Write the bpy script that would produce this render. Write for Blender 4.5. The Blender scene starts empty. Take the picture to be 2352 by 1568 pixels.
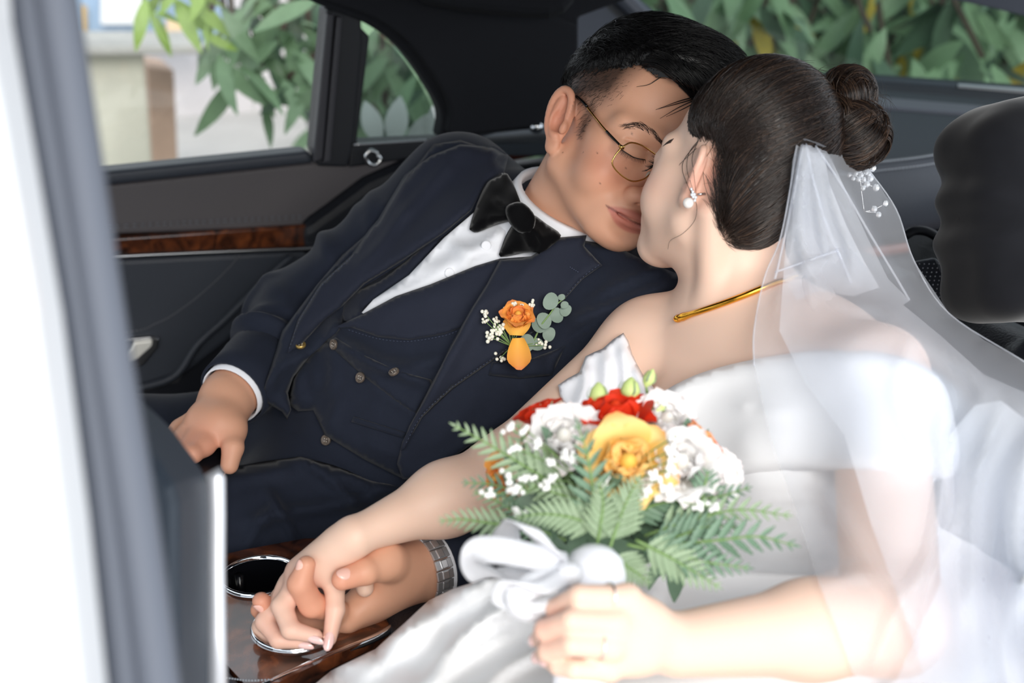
import bpy, bmesh, math, random, time
import numpy as np
from mathutils import Matrix, Vector
from mathutils.bvhtree import BVHTree
from mathutils.geometry import delaunay_2d_cdt

T0 = time.time()
rng = np.random.default_rng(7)
random.seed(7)
SC = bpy.context.scene
COL = SC.collection

# ------------------------------------------------------------------ camera, world, lights
FPX = 3267.0
PITCH = math.radians(20)
CAM = np.array([0.0, 0.0, 1.40])
FWD = np.array([0, math.cos(PITCH), -math.sin(PITCH)])
UPV = np.array([0, math.sin(PITCH), math.cos(PITCH)])
RGT = np.array([1.0, 0, 0])

cam_data = bpy.data.cameras.new('camera')
cam_data.sensor_width = 36.0
cam_data.lens = 36.0 * FPX / 2352
cam_data.clip_start = 0.05
cam_data.dof.use_dof = True
cam_data.dof.focus_distance = 1.47
cam_data.dof.aperture_fstop = 4.2
cam = bpy.data.objects.new('camera', cam_data)
COL.objects.link(cam)
cam.location = CAM.tolist()
cam.rotation_euler = (math.pi / 2 - PITCH, 0, 0)
SC.camera = cam

SC.view_settings.view_transform = 'Standard'
SC.view_settings.look = 'None'
SC.view_settings.gamma = 1.0
SC.view_settings.use_curve_mapping = False
SC.view_settings.exposure = 0.86

world = bpy.data.worlds.new('overcast_sky')
SC.world = world
world.use_nodes = True
_bg = world.node_tree.nodes['Background']
_bg.inputs['Color'].default_value = (0.86, 0.93, 1.0, 1)
_bg.inputs['Strength'].default_value = 0.88

sun_data = bpy.data.lights.new('sun', 'SUN')
sun_data.energy = 1.65
sun_data.angle = math.radians(34)
sun_data.color = (1.0, 0.955, 0.89)
sun = bpy.data.objects.new('sun', sun_data)
COL.objects.link(sun)
SUN_DIR = Vector((-0.17, 0.89, -0.42)).normalized()      # the way the light travels
sun.rotation_euler = SUN_DIR.to_track_quat('-Z', 'Y').to_euler()

# ------------------------------------------------------------------ pixel helpers
def P(px, py, d):
    """world point seen at photo pixel (px, py) at depth d along the view axis"""
    return CAM + d * (FWD + (px - 1176) / FPX * RGT - (py - 784) / FPX * UPV)

def ray(px, py):
    return FWD + (px - 1176) / FPX * RGT - (py - 784) / FPX * UPV

def Pz(px, py, z):
    r = ray(px, py)
    return CAM + r * ((z - CAM[2]) / r[2])

def Ppl(px, py, o, n):
    r = ray(px, py); o = np.asarray(o, float); n = np.asarray(n, float)
    return CAM + r * (np.dot(o - CAM, n) / np.dot(r, n))

def px_of(p):
    q = np.asarray(p, float) - CAM
    d = q @ FWD
    return np.stack([1176 + FPX * (q @ RGT) / d, 784 - FPX * (q @ UPV) / d, d], -1)

# ------------------------------------------------------------------ object helpers
def lin(c):
    c = np.asarray(c, float)
    if c.max() > 1.0: c = c / 255.0
    return tuple(np.where(c <= 0.04045, c / 12.92, ((c + 0.055) / 1.055) ** 2.4))

MATS = {}
def mat(name, col=(0.5, 0.5, 0.5), rough=0.5, metal=0.0, sheen=0.0, sss=0.0, coat=0.0, bump=0.0, bscale=200.0,
        var=0.0, vscale=20.0, alpha=1.0, trans=0.0, ior=1.45, vcol=False, spec=0.5, sss_r=(1.0, 0.35, 0.2), sss_s=0.004,
        aniso=0.0, emit=None, estr=0.0):
    if name in MATS: return MATS[name]
    m = bpy.data.materials.new(name); m.use_nodes = True
    nt = m.node_tree; b = nt.nodes['Principled BSDF']
    c = lin(col)
    b.inputs['Base Color'].default_value = (*c, 1)
    b.inputs['Roughness'].default_value = rough
    b.inputs['Metallic'].default_value = metal
    b.inputs['IOR'].default_value = ior
    b.inputs['Specular IOR Level'].default_value = spec
    b.inputs['Alpha'].default_value = alpha
    b.inputs['Transmission Weight'].default_value = trans
    b.inputs['Coat Weight'].default_value = coat
    b.inputs['Coat Roughness'].default_value = 0.06
    b.inputs['Anisotropic'].default_value = aniso
    if sheen:
        b.inputs['Sheen Weight'].default_value = sheen
        b.inputs['Sheen Roughness'].default_value = 0.4
    if sss:
        b.inputs['Subsurface Weight'].default_value = sss
        b.inputs['Subsurface Radius'].default_value = sss_r
        b.inputs['Subsurface Scale'].default_value = sss_s
    if emit is not None:
        b.inputs['Emission Color'].default_value = (*lin(emit), 1)
        b.inputs['Emission Strength'].default_value = estr
    src = None
    if vcol:
        a = nt.nodes.new('ShaderNodeVertexColor'); a.layer_name = 'Col'
        src = a.outputs['Color']
        nt.links.new(src, b.inputs['Base Color'])
    if var:
        tc = nt.nodes.new('ShaderNodeTexCoord')
        n = nt.nodes.new('ShaderNodeTexNoise'); n.inputs['Scale'].default_value = vscale; n.inputs['Detail'].default_value = 5
        nt.links.new(tc.outputs['Object'], n.inputs['Vector'])
        hs = nt.nodes.new('ShaderNodeHueSaturation')
        mr = nt.nodes.new('ShaderNodeMapRange')
        mr.inputs['From Min'].default_value = 0.25; mr.inputs['From Max'].default_value = 0.75
        mr.inputs['To Min'].default_value = 1 - var; mr.inputs['To Max'].default_value = 1 + var
        nt.links.new(n.outputs['Fac'], mr.inputs['Value'])
        nt.links.new(mr.outputs['Result'], hs.inputs['Value'])
        if src is not None: nt.links.new(src, hs.inputs['Color'])
        else: hs.inputs['Color'].default_value = (*c, 1)
        nt.links.new(hs.outputs['Color'], b.inputs['Base Color'])
    if bump:
        tc = nt.nodes.new('ShaderNodeTexCoord')
        n = nt.nodes.new('ShaderNodeTexNoise'); n.inputs['Scale'].default_value = bscale; n.inputs['Detail'].default_value = 3
        nt.links.new(tc.outputs['Object'], n.inputs['Vector'])
        bp = nt.nodes.new('ShaderNodeBump'); bp.inputs['Strength'].default_value = bump; bp.inputs['Distance'].default_value = 0.002
        nt.links.new(n.outputs['Fac'], bp.inputs['Height'])
        nt.links.new(bp.outputs['Normal'], b.inputs['Normal'])
    MATS[name] = m
    return m

def link(o, parent=None):
    COL.objects.link(o)
    if parent is not None:
        o.parent = parent
        if parent.type == 'EMPTY' or parent.get('_loc'):
            o.matrix_parent_inverse = Matrix.Translation(Vector(parent.location)).inverted()
    return o

def mk(name, verts, faces, m=None, parent=None, smooth=True, cols=None):
    me = bpy.data.meshes.new(name)
    verts = np.asarray(verts, dtype=np.float32)
    if isinstance(faces, np.ndarray) and faces.ndim == 2:
        nf, k = faces.shape
        me.vertices.add(len(verts)); me.vertices.foreach_set('co', verts.ravel())
        me.loops.add(nf * k); me.loops.foreach_set('vertex_index', faces.astype(np.int32).ravel())
        me.polygons.add(nf); me.polygons.foreach_set('loop_start', np.arange(0, nf * k, k, dtype=np.int32))
        me.update(calc_edges=True)
    else:
        me.from_pydata(verts.tolist(), [], [list(map(int, f)) for f in faces])
        me.update()
    if smooth:
        me.polygons.foreach_set('use_smooth', np.ones(len(me.polygons), bool))
    if cols is not None:
        a = me.color_attributes.new('Col', 'FLOAT_COLOR', 'POINT')
        cc = np.ones((len(verts), 4), np.float32); cc[:, :3] = cols
        a.data.foreach_set('color', cc.ravel())
    if m is not None: me.materials.append(m)
    o = bpy.data.objects.new(name, me)
    return link(o, parent)

def thing(name, label, cat, loc=(0, 0, 0), group=None):
    o = bpy.data.objects.new(name, None); COL.objects.link(o)
    o.empty_display_size = 0.05
    o.location = [float(v) for v in loc]
    return tag(o, label, cat, group)

def tag(o, label, cat, group=None, kind=None):
    o['label'] = label; o['category'] = cat
    if group: o['group'] = group
    if kind: o['kind'] = kind
    return o

def struct(o, label=None, cat=None):
    o['kind'] = 'structure'
    if label: o['label'] = label
    if cat: o['category'] = cat
    return o

def merge(parts):
    """[(verts, faces)] -> one"""
    vs, fs, n = [], [], 0
    for v, f in parts:
        v = np.asarray(v, float); vs.append(v)
        fs += [[i + n for i in ff] for ff in f]; n += len(v)
    return np.concatenate(vs), fs

# ------------------------------------------------------------------ basic shapes (return verts, faces)
def frame_of(t, hint=(0, 0, 1)):
    t = np.asarray(t, float); t = t / (np.linalg.norm(t) + 1e-12)
    h = np.asarray(hint, float)
    if abs(np.dot(h, t)) > 0.95: h = np.array([1.0, 0, 0])
    x = np.cross(h, t); x /= np.linalg.norm(x)
    return x, np.cross(t, x), t

def catmull(pts, n=8, closed=False):
    pts = np.asarray(pts, float); m = len(pts); out = []
    rngi = range(m) if closed else range(m - 1)
    for i in rngi:
        if closed: p0, p1, p2, p3 = pts[i - 1], pts[i], pts[(i + 1) % m], pts[(i + 2) % m]
        else:
            p1, p2 = pts[i], pts[i + 1]
            p0 = pts[i - 1] if i > 0 else 2 * p1 - p2
            p3 = pts[i + 2] if i + 2 < m else 2 * p2 - p1
        for k in range(n):
            t = k / n
            out.append(0.5 * ((2 * p1) + (-p0 + p2) * t + (2 * p0 - 5 * p1 + 4 * p2 - p3) * t * t + (-p0 + 3 * p1 - 3 * p2 + p3) * t ** 3))
    if not closed: out.append(pts[-1])
    return np.array(out)

def tube(pts, r, seg=8, closed=False, flat=None, hint=(0, 0, 1), caps=True):
    """tube along pts; r scalar or per point; flat=(a,b) radii scale on the two cross axes"""
    pts = np.asarray(pts, float); n = len(pts)
    r = np.broadcast_to(np.asarray(r, float), (n,))
    a, b = flat if flat else (1, 1)
    if closed: tan = np.roll(pts, -1, 0) - np.roll(pts, 1, 0)
    else: tan = np.gradient(pts, axis=0)
    x, y, _ = frame_of(tan[0], hint)
    V = []
    ang = np.arange(seg) * 2 * math.pi / seg
    for i in range(n):
        t = tan[i] / (np.linalg.norm(tan[i]) + 1e-12)
        x = x - t * np.dot(x, t); x /= np.linalg.norm(x) + 1e-12
        y = np.cross(t, x)
        V.append(pts[i] + r[i] * (a * np.cos(ang)[:, None] * x + b * np.sin(ang)[:, None] * y))
    V = np.concatenate(V); Fs = []
    for i in range(n if closed else n - 1):
        j = (i + 1) % n
        for k in range(seg):
            l = (k + 1) % seg
            Fs.append([i * seg + k, i * seg + l, j * seg + l, j * seg + k])
    if not closed and caps:
        Fs.append(list(range(seg))[::-1]); Fs.append([(n - 1) * seg + k for k in range(seg)])
    return V, Fs

def lathe(prof, seg=24, axis=(0, 0, 1), o=(0, 0, 0), hint=(1, 0, 0)):
    """prof [(r, h)] around axis at o"""
    x, y, t = frame_of(axis, hint)
    V = []; Fs = []
    ang = np.arange(seg) * 2 * math.pi / seg
    for r, h in prof:
        V.append(np.asarray(o) + t * h + r * (np.cos(ang)[:, None] * x + np.sin(ang)[:, None] * y))
    n = len(prof)
    for i in range(n - 1):
        for k in range(seg):
            l = (k + 1) % seg
            Fs.append([i * seg + k, i * seg + l, (i + 1) * seg + l, (i + 1) * seg + k])
    return np.concatenate(V), Fs

def sphere(c, r, nu=10, nv=7, M=None):
    V = []; Fs = []
    r = np.broadcast_to(np.asarray(r, float), (3,))
    for i in range(1, nv):
        ph = math.pi * i / nv
        for k in range(nu):
            a = 2 * math.pi * k / nu
            V.append((math.sin(ph) * math.cos(a) * r[0], math.sin(ph) * math.sin(a) * r[1], math.cos(ph) * r[2]))
    V += [(0, 0, r[2]), (0, 0, -r[2])]; V = np.array(V)
    if M is not None: V = V @ np.asarray(M).T
    V = V + np.asarray(c)
    for i in range(nv - 2):
        for k in range(nu):
            l = (k + 1) % nu
            Fs.append([i * nu + k, (i + 1) * nu + k, (i + 1) * nu + l, i * nu + l])
    t = (nv - 1) * nu
    for k in range(nu):
        l = (k + 1) % nu
        Fs.append([t, k, l]); Fs.append([t + 1, (nv - 2) * nu + l, (nv - 2) * nu + k])
    return V, Fs

def loft(rows, closed_u=False):
    """rows: list of equal-length point lists"""
    rows = [np.asarray(r, float) for r in rows]; n = len(rows[0]); Fs = []
    for i in range(len(rows) - 1):
        for k in range(n if closed_u else n - 1):
            l = (k + 1) % n
            Fs.append([i * n + k, i * n + l, (i + 1) * n + l, (i + 1) * n + k])
    return np.concatenate(rows), Fs

def solid(name, V, Fs, m, parent=None, th=0.003, offset=-1, smooth=True, bev=0.0, sub=0):
    o = mk(name, V, Fs, m, parent, smooth)
    s = o.modifiers.new('solid', 'SOLIDIFY'); s.thickness = th; s.offset = offset
    if sub:
        q = o.modifiers.new('sub', 'SUBSURF'); q.levels = sub; q.render_levels = sub
    if bev:
        b = o.modifiers.new('bev', 'BEVEL'); b.width = bev; b.segments = 2; b.limit_method = 'ANGLE'
    return o

def slab(poly3, th, n):
    """flat prism from a 3d polygon extruded along -n*th"""
    p = np.asarray(poly3, float); n = np.asarray(n, float) / np.linalg.norm(n)
    k = len(p); V = np.concatenate([p, p - n * th])
    Fs = [list(range(k)), list(range(2 * k - 1, k - 1, -1))]
    for i in range(k):
        j = (i + 1) % k
        Fs.append([j, i, i + k, j + k])
    return V, Fs

def box(c, s, M=None):
    c = np.asarray(c, float); s = np.asarray(s, float) / 2
    V = np.array([(x, y, z) for z in (-1, 1) for y in (-1, 1) for x in (-1, 1)], float) * s
    if M is not None: V = V @ np.asarray(M, float).T
    return V + c, [[0, 2, 3, 1], [4, 5, 7, 6], [0, 1, 5, 4], [2, 6, 7, 3], [0, 4, 6, 2], [1, 3, 7, 5]]

def bevel(o, w=0.004, seg=3):
    b = o.modifiers.new('bev', 'BEVEL'); b.width = w; b.segments = seg; b.limit_method = 'ANGLE'
    return o

# ------------------------------------------------------------------ implicit surfaces
class Sdf:
    """smooth blend of ellipsoids, tapered capsules and rounded boxes, meshed with sparse surface nets"""
    def __init__(s): s.p = []; s.M = None; s.o = None; s.s = 1.0
    def frame(s, M=None, o=None, sc=None):
        if sc is not None: s.s = sc
        s.M = None if M is None else np.asarray(M, float); s.o = None if o is None else np.asarray(o, float)
    def _add(s, kind, c, R, k, sub, **a):
        c = np.asarray(c, float)
        if s.M is not None:
            M, o = s.M * s.s, s.o
            k = k * s.s; R = R * s.s
            for q in ('r', 'ra', 'rb', 'h'):
                if q in a: a[q] = a[q] * s.s
            c = o + M @ c
            for q in ('a', 'b'):
                if q in a: a[q] = o + M @ np.asarray(a[q], float)
            if 'rot' in a: a['rot'] = s.M @ a['rot']
        s.p.append(dict(kind=kind, c=c, R=R, k=k, sub=sub, **a))
    def ell(s, c, r, k=0.01, rot=None, sub=False):
        r = np.broadcast_to(np.asarray(r, float), (3,)).copy()
        s._add('e', c, r.max(), k, sub, r=r, rot=np.eye(3) if rot is None else np.asarray(rot, float))
    def cap(s, a, b, ra, rb=None, k=0.01, sub=False):
        a = np.asarray(a, float); b = np.asarray(b, float); rb = ra if rb is None else rb
        s._add('c', (a + b) / 2, np.linalg.norm(b - a) / 2 + max(ra, rb), k, sub, a=a, b=b, ra=ra, rb=rb)
    def chain(s, pts, rad, k=0.004, k0=None, sub=False):
        rad = np.broadcast_to(np.asarray(rad, float), (len(pts),))
        for i in range(len(pts) - 1):
            s.cap(pts[i], pts[i + 1], rad[i], rad[i + 1], k0 if (i == 0 and k0) else k, sub)
    def box(s, c, h, r, k=0.01, rot=None, sub=False):
        h = np.asarray(h, float)
        s._add('b', c, np.linalg.norm(h) + r, k, sub, h=h, r=r, rot=np.eye(3) if rot is None else np.asarray(rot, float))
    def _prim(s, q, X):
        kd = q['kind']
        if kd == 'e':
            l = (X - q['c']) @ q['rot']
            r = q['r']; u = l / r; k0 = np.sqrt((u * u).sum(-1)); w = u / r; k1 = np.sqrt((w * w).sum(-1))
            return np.where(k1 > 1e-9, k0 * (k0 - 1) / np.maximum(k1, 1e-9), -r.min())
        if kd == 'c':
            a, b = q['a'], q['b']; ba = b - a; L = max(ba @ ba, 1e-12)
            pa = X - a; h = np.clip((pa @ ba) / L, 0, 1)
            e = pa - h[..., None] * ba
            return np.sqrt((e * e).sum(-1)) - (q['ra'] + (q['rb'] - q['ra']) * h)
        l = np.abs((X - q['c']) @ q['rot']) - q['h']
        return np.sqrt((np.maximum(l, 0) ** 2).sum(-1)) + np.minimum(l.max(-1), 0) - q['r']
    def ev(s, X, hd=0.0, centers=None):
        """X (...,3). centers: block centres for culling when X is (nb,n,3)"""
        D = np.full(X.shape[:-1], 0.5)
        ref = X if centers is None else centers
        for q in s.p:
            dc = np.sqrt(((ref - q['c']) ** 2).sum(-1))
            m = dc < q['R'] + q['k'] + hd + 0.085
            if not m.any(): continue
            d = s._prim(q, X[m]); o = D[m]; k = q['k']
            if q['sub']:
                h = np.clip(0.5 - 0.5 * (o + d) / k, 0, 1)
                D[m] = o * (1 - h) - d * h + k * h * (1 - h)
            else:
                h = np.clip(0.5 + 0.5 * (o - d) / k, 0, 1)
                D[m] = o * (1 - h) + d * h - k * h * (1 - h)
        return D
    def mesh(s, h=0.002, clip=None, newton=1):
        B = 8
        lo = np.min([q['c'] - q['R'] for q in s.p if not q['sub']], 0) - 0.02
        hi = np.max([q['c'] + q['R'] for q in s.p if not q['sub']], 0) + 0.02
        bs = B * h
        nb = np.ceil((hi - lo) / bs).astype(int)
        g = np.stack(np.meshgrid(*[np.arange(n) for n in nb], indexing='ij'), -1).reshape(-1, 3)
        cen = lo + (g + 0.5) * bs
        if clip is not None:
            m = clip(cen); g, cen = g[m], cen[m]
        dc = s.ev(cen)
        m = np.abs(dc) < bs * 1.4
        g, cen = g[m], cen[m]
        loc = np.stack(np.meshgrid(*[np.arange(B + 1)] * 3, indexing='ij'), -1).reshape(-1, 3)
        Ds = []
        for i in range(0, len(g), 1500):
            gg = g[i:i + 1500]
            X = lo + (gg[:, None, :] * B + loc[None]) * h
            Ds.append(s.ev(X, bs * 0.87, cen[i:i + 1500]))
        D = np.concatenate(Ds).reshape(-1, B + 1, B + 1, B + 1)
        N = nb * B + 3
        def key(ix): return (ix[..., 0] * N[1] + ix[..., 1]) * N[2] + ix[..., 2]
        ins = D < 0
        c8 = [ins[:, a:B + a, b:B + b, c:B + c] for a in (0, 1) for b in (0, 1) for c in (0, 1)]
        cnt = sum(x.astype(np.int8) for x in c8)
        act = (cnt > 0) & (cnt < 8)
        bi, i, j, k = np.nonzero(act)
        acc = np.zeros((len(bi), 3)); num = np.zeros(len(bi))
        offs = [(a, b, c) for a in (0, 1) for b in (0, 1) for c in (0, 1)]
        vals = {o: D[bi, i + o[0], j + o[1], k + o[2]] for o in offs}
        for o in offs:
            for ax in range(3):
                if o[ax]: continue
                p = list(o); p[ax] = 1; p = tuple(p)
                d0, d1 = vals[o], vals[p]
                m = (d0 < 0) != (d1 < 0)
                t = d0[m] / (d0[m] - d1[m])
                e = np.tile(np.array(o, float), (m.sum(), 1)); e[:, ax] = t
                acc[m] += e; num[m] += 1
        cell = g[bi] * B + np.stack([i, j, k], -1)
        V = lo + (cell + acc / num[:, None]) * h
        ks = key(cell + 1); od = np.argsort(ks); ks = ks[od]; V = V[od]
        Fl = []
        for ax in range(3):
            sl0 = [slice(None), slice(0, B), slice(0, B), slice(0, B)]
            sl1 = list(sl0); sl1[ax + 1] = slice(1, B + 1)
            d0, d1 = ins[tuple(sl0)], ins[tuple(sl1)]
            b2, i2, j2, k2 = np.nonzero(d0 != d1)
            base = g[b2] * B + np.stack([i2, j2, k2], -1) + 1
            u, v = (ax + 1) % 3, (ax + 2) % 3
            q = []
            for du, dv in ((1, 1), (0, 1), (0, 0), (1, 0)):
                cc = base.copy(); cc[:, u] -= du; cc[:, v] -= dv
                kk = key(cc); ix = np.searchsorted(ks, kk); ix = np.minimum(ix, len(ks) - 1)
                q.append(np.where(ks[ix] == kk, ix, -1))
            q = np.stack(q, -1); fl = d0[b2, i2, j2, k2]
            q = np.where(fl[:, None], q, q[:, ::-1])
            Fl.append(q[(q >= 0).all(1)])
        Fq = np.concatenate(Fl)
        for _ in range(newton):
            V = V - s.grad(V, h * 0.5)[1] * np.clip(s.ev(V), -h, h)[:, None]
        return V, Fq
    def grad(s, V, e=0.001):
        n = np.stack([s.ev(V + np.eye(3)[i] * e) - s.ev(V - np.eye(3)[i] * e) for i in range(3)], -1)
        return n, n / (np.linalg.norm(n, axis=1, keepdims=True) + 1e-12)

def bvh_of(V, Fs):
    return BVHTree.FromPolygons([tuple(map(float, v)) for v in V], [tuple(map(int, f)) for f in Fs])

# ------------------------------------------------------------------ cloth draped on bodies along view rays
def smooth_poly(pts, n=6):
    return catmull(np.asarray(pts, float), n, closed=True)

def seg_dist(pts, line):
    """distance from 2d pts to polyline; also the parameter along it (0..1)"""
    pts = np.asarray(pts, float); line = np.asarray(line, float)
    best = np.full(len(pts), 1e9); par = np.zeros(len(pts)); side = np.zeros(len(pts))
    L = np.linalg.norm(np.diff(line, axis=0), axis=1); cum = np.r_[0, np.cumsum(L)]; tot = cum[-1] + 1e-9
    for i in range(len(line) - 1):
        a, b = line[i], line[i + 1]; ab = b - a; t = np.clip(((pts - a) @ ab) / (ab @ ab + 1e-9), 0, 1)
        e = pts - a - t[:, None] * ab; d = np.linalg.norm(e, axis=1); m = d < best
        best[m] = d[m]; par[m] = ((cum[i] + t * L[i]) / tot)[m]; side[m] = np.sign(ab[0] * e[:, 1] - ab[1] * e[:, 0])[m]
    return best, par, side

def poly_mesh(outline, step):
    """triangulate a 2d outline with interior points about step apart"""
    out = np.asarray(outline, float)
    pts = []
    n = len(out)
    for i in range(n):
        a, b = out[i], out[(i + 1) % n]; L = np.linalg.norm(b - a); k = max(1, int(L / step))
        for j in range(k): pts.append(a + (b - a) * j / k)
    bd = np.array(pts); nb = len(bd)
    lo, hi = bd.min(0), bd.max(0)
    gx = np.arange(lo[0], hi[0], step); gy = np.arange(lo[1], hi[1], step * 0.87)
    gr = np.array([(x + (step / 2 if j % 2 else 0), y) for j, y in enumerate(gy) for x in gx])
    x0, y0 = bd[:, 0], bd[:, 1]; x1, y1 = np.roll(x0, -1), np.roll(y0, -1)
    ins = np.zeros(len(gr), bool)
    for i in range(nb):
        c = ((y0[i] > gr[:, 1]) != (y1[i] > gr[:, 1]))
        xx = (x1[i] - x0[i]) * (gr[:, 1] - y0[i]) / (y1[i] - y0[i] + 1e-12) + x0[i]
        ins ^= c & (gr[:, 0] < xx)
    gr = gr[ins]
    if len(gr):
        d, _, _ = seg_dist(gr, np.vstack([bd, bd[:1]]))
        gr = gr[d > step * 0.45]
    allp = np.vstack([bd, gr]) if len(gr) else bd
    vs, _, fs, *_ = delaunay_2d_cdt([Vector(p) for p in allp], [(i, (i + 1) % nb) for i in range(nb)], [list(range(nb))], 1, 1e-5)
    V = np.array([tuple(v) for v in vs]); Fs = [list(f) for f in fs]
    bdist, _, _ = seg_dist(V, np.vstack([bd, bd[:1]]))
    return V, Fs, bdist

RIDGE_GAIN = 1.8
class Drape:
    """depth field over photo pixels, held in front of solid bodies"""
    def __init__(s, outline, step, bvhs, off=0.004, dflt=None, anchors=None, relax=30, stiff=0.5, smooth_n=0, keep=False):
        ol = smooth_poly(outline, smooth_n) if smooth_n else outline
        s.uv, s.F, s.bd = poly_mesh(ol, step)
        n = len(s.uv); hit = np.full(n, np.nan)
        for i, (x, y) in enumerate(s.uv):
            r = ray(x, y); L = np.linalg.norm(r); best = None
            for b in bvhs:
                h = b.ray_cast(Vector(CAM), Vector(r / L), 5.0)
                if h[0] is not None and (best is None or h[3] < best): best = h[3]
            if best is not None: hit[i] = best / L
        s.hit = hit
        D = hit - off
        anc = {}
        if anchors:
            for (ax, ay, ad) in anchors:
                anc[int(np.argmin(((s.uv - (ax, ay)) ** 2).sum(1)))] = ad
        un = np.isnan(D)
        if un.any():
            if (~un).any():
                src = s.uv[~un]; sd = D[~un]
                if anc:
                    src = np.vstack([src, s.uv[list(anc)]]); sd = np.r_[sd, list(anc.values())]
            else:
                src = s.uv[list(anc)]; sd = np.array(list(anc.values()))
            if anc and dflt is None:
                idx = np.nonzero(un)[0]
                for i in idx:
                    w = 1 / (((src - s.uv[i]) ** 2).sum(1) + 50) ** 1.5
                    D[i] = (w * sd).sum() / w.sum()
            elif dflt is not None: D[un] = dflt
            else:
                for i in np.nonzero(un)[0]: D[i] = sd[np.argmin(((src - s.uv[i]) ** 2).sum(1))]
        for i, v in anc.items(): D[i] = v
        E = set()
        for f in s.F:
            for a, b in zip(f, f[1:] + f[:1]): E.add((min(a, b), max(a, b)))
        E = np.array(list(E)); s.E = E
        deg = np.bincount(E.ravel(), minlength=n).astype(float)
        lim = np.where(np.isnan(hit), 1e9, hit - off)
        ai = np.array(list(anc), int)
        av = np.array(list(anc.values()), float)
        for _ in range(relax):
            S = np.bincount(E[:, 0], D[E[:, 1]], n) + np.bincount(E[:, 1], D[E[:, 0]], n)
            D = D * (1 - stiff) + stiff * S / deg
            D = np.minimum(D, lim)
            if keep: D = np.maximum(D, np.where(np.isnan(hit), -1e9, hit - off - keep))
            if len(ai): D[ai] = av
        s.D = D
    def ridge(s, line, w, amp, ends=True):
        """raise (amp>0, metres) a fold along a pixel polyline"""
        d, t, _ = seg_dist(s.uv, catmull(line, 5) if len(line) > 2 else line)
        e = np.exp(-(d / w) ** 2)
        if ends: e = e * np.clip(np.minimum(t, 1 - t) * 5 + 0.25, 0, 1)
        s.D = s.D - amp * RIDGE_GAIN * e
        return s
    def edge(s, w, amp):
        """roll the border back by amp over w pixels"""
        s.D = s.D + amp * np.clip(1 - s.bd / w, 0, 1) ** 2
        return s
    def verts(s, extra=0.0):
        r = FWD + ((s.uv[:, 0] - 1176) / FPX)[:, None] * RGT - ((s.uv[:, 1] - 784) / FPX)[:, None] * UPV
        return CAM + r * (s.D - extra)[:, None]
    def obj(s, name, m, parent=None, th=0.003):
        V = s.verts()
        # make faces look at the camera
        f = s.F[0]; n = np.cross(V[f[1]] - V[f[0]], V[f[2]] - V[f[0]])
        Fs = s.F if n @ (V[f[0]] - CAM) < 0 else [ff[::-1] for ff in s.F]
        return solid(name, V, Fs, m, parent, th, -1)
    def bvh(s): return bvh_of(s.verts(), s.F)

def vnoise(X, sc, seed=0):
    """cheap smooth noise from sines"""
    r = np.random.default_rng(seed); v = np.zeros(len(X))
    for i in range(5):
        k = r.normal(size=3) * sc * (0.7 + 0.3 * i); v += np.sin(X @ k + r.uniform(0, 6.3)) / (1 + 0.4 * i)
    return v / 2.5

# ------------------------------------------------------------------ heads (local frame: x = the person's left, y = up, z = forward)
CB = np.stack([RGT, UPV, -FWD], 1)
def basis(X, Y, Z):
    A = np.array([X, Y, Z], float).T
    u, _, v = np.linalg.svd(A)
    return CB @ (u @ v)

G_M = basis((0.789, -0.327, -0.52), (0.469, 0.868, 0.166), (0.397, -0.375, 0.838))
G_O = P(1427, 335, 1.57)
B_M = basis((-0.702, 0.114, 0.703), (0.346, 0.917, 0.197), (-0.622, 0.381, -0.684))
B_O = P(1684, 434, 1.395)

G_S, B_S = 1.01, 0.917

def mir(f):
    for s in (-1, 1): f(s)

def ear(S, s, c, sc, tilt=0.3, flare=0.5):
    """outer ear on side s: rim, antihelix, bowl and lobe"""
    M0, o0 = S.M, S.o
    a = flare
    # ear plane: u = backwards (+ outwards), v = up
    u = np.array([s * math.sin(a), 0, -math.cos(a)]); v = np.array([s * 0.10, 1, -0.12]); v /= np.linalg.norm(v)
    u -= v * (u @ v); u /= np.linalg.norm(u); w = np.cross(v, u) * s
    w = w * np.sign(w[0] * s)
    R = np.stack([u, v, w], 1)
    S.frame(M0 @ R, o0 + S.s * (M0 @ np.asarray(c, float)))
    k = sc; EW = 0.82
    D = np.array([EW, 1, 1])
    S.ell((0.010 * k * EW, 0.0, 0.000), (0.016 * k, 0.027 * k, 0.0042 * k), 0.006)
    rim = [(-0.002, -0.004, 0.003), (-0.004, 0.012, 0.004), (0.002, 0.027, 0.005), (0.014, 0.031, 0.006), (0.024, 0.023, 0.006), (0.027, 0.008, 0.006), (0.023, -0.010, 0.005), (0.014, -0.022, 0.003)]
    S.chain(catmull(np.array(rim) * k * D, 3), 0.0033 * k, 0.003)
    S.ell((0.005 * k, -0.029 * k, 0.003), (0.0085 * k, 0.0095 * k, 0.0048 * k), 0.006)
    anti = [(0.014, 0.022, 0.004), (0.017, 0.010, 0.005), (0.016, -0.004, 0.0055), (0.010, -0.016, 0.0055), (0.003, -0.019, 0.005)]
    S.chain(catmull(np.array(anti) * k * D, 3), 0.0027 * k, 0.004)
    S.ell((-0.004 * k, -0.008 * k, 0.006 * k), (0.0045 * k, 0.007 * k, 0.004 * k), 0.004)       # tragus
    S.ell((0.006 * k, -0.003 * k, 0.0075 * k), (0.0075 * k, 0.011 * k, 0.0062 * k), 0.003, sub=True)   # bowl
    S.frame(M0, o0)

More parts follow.
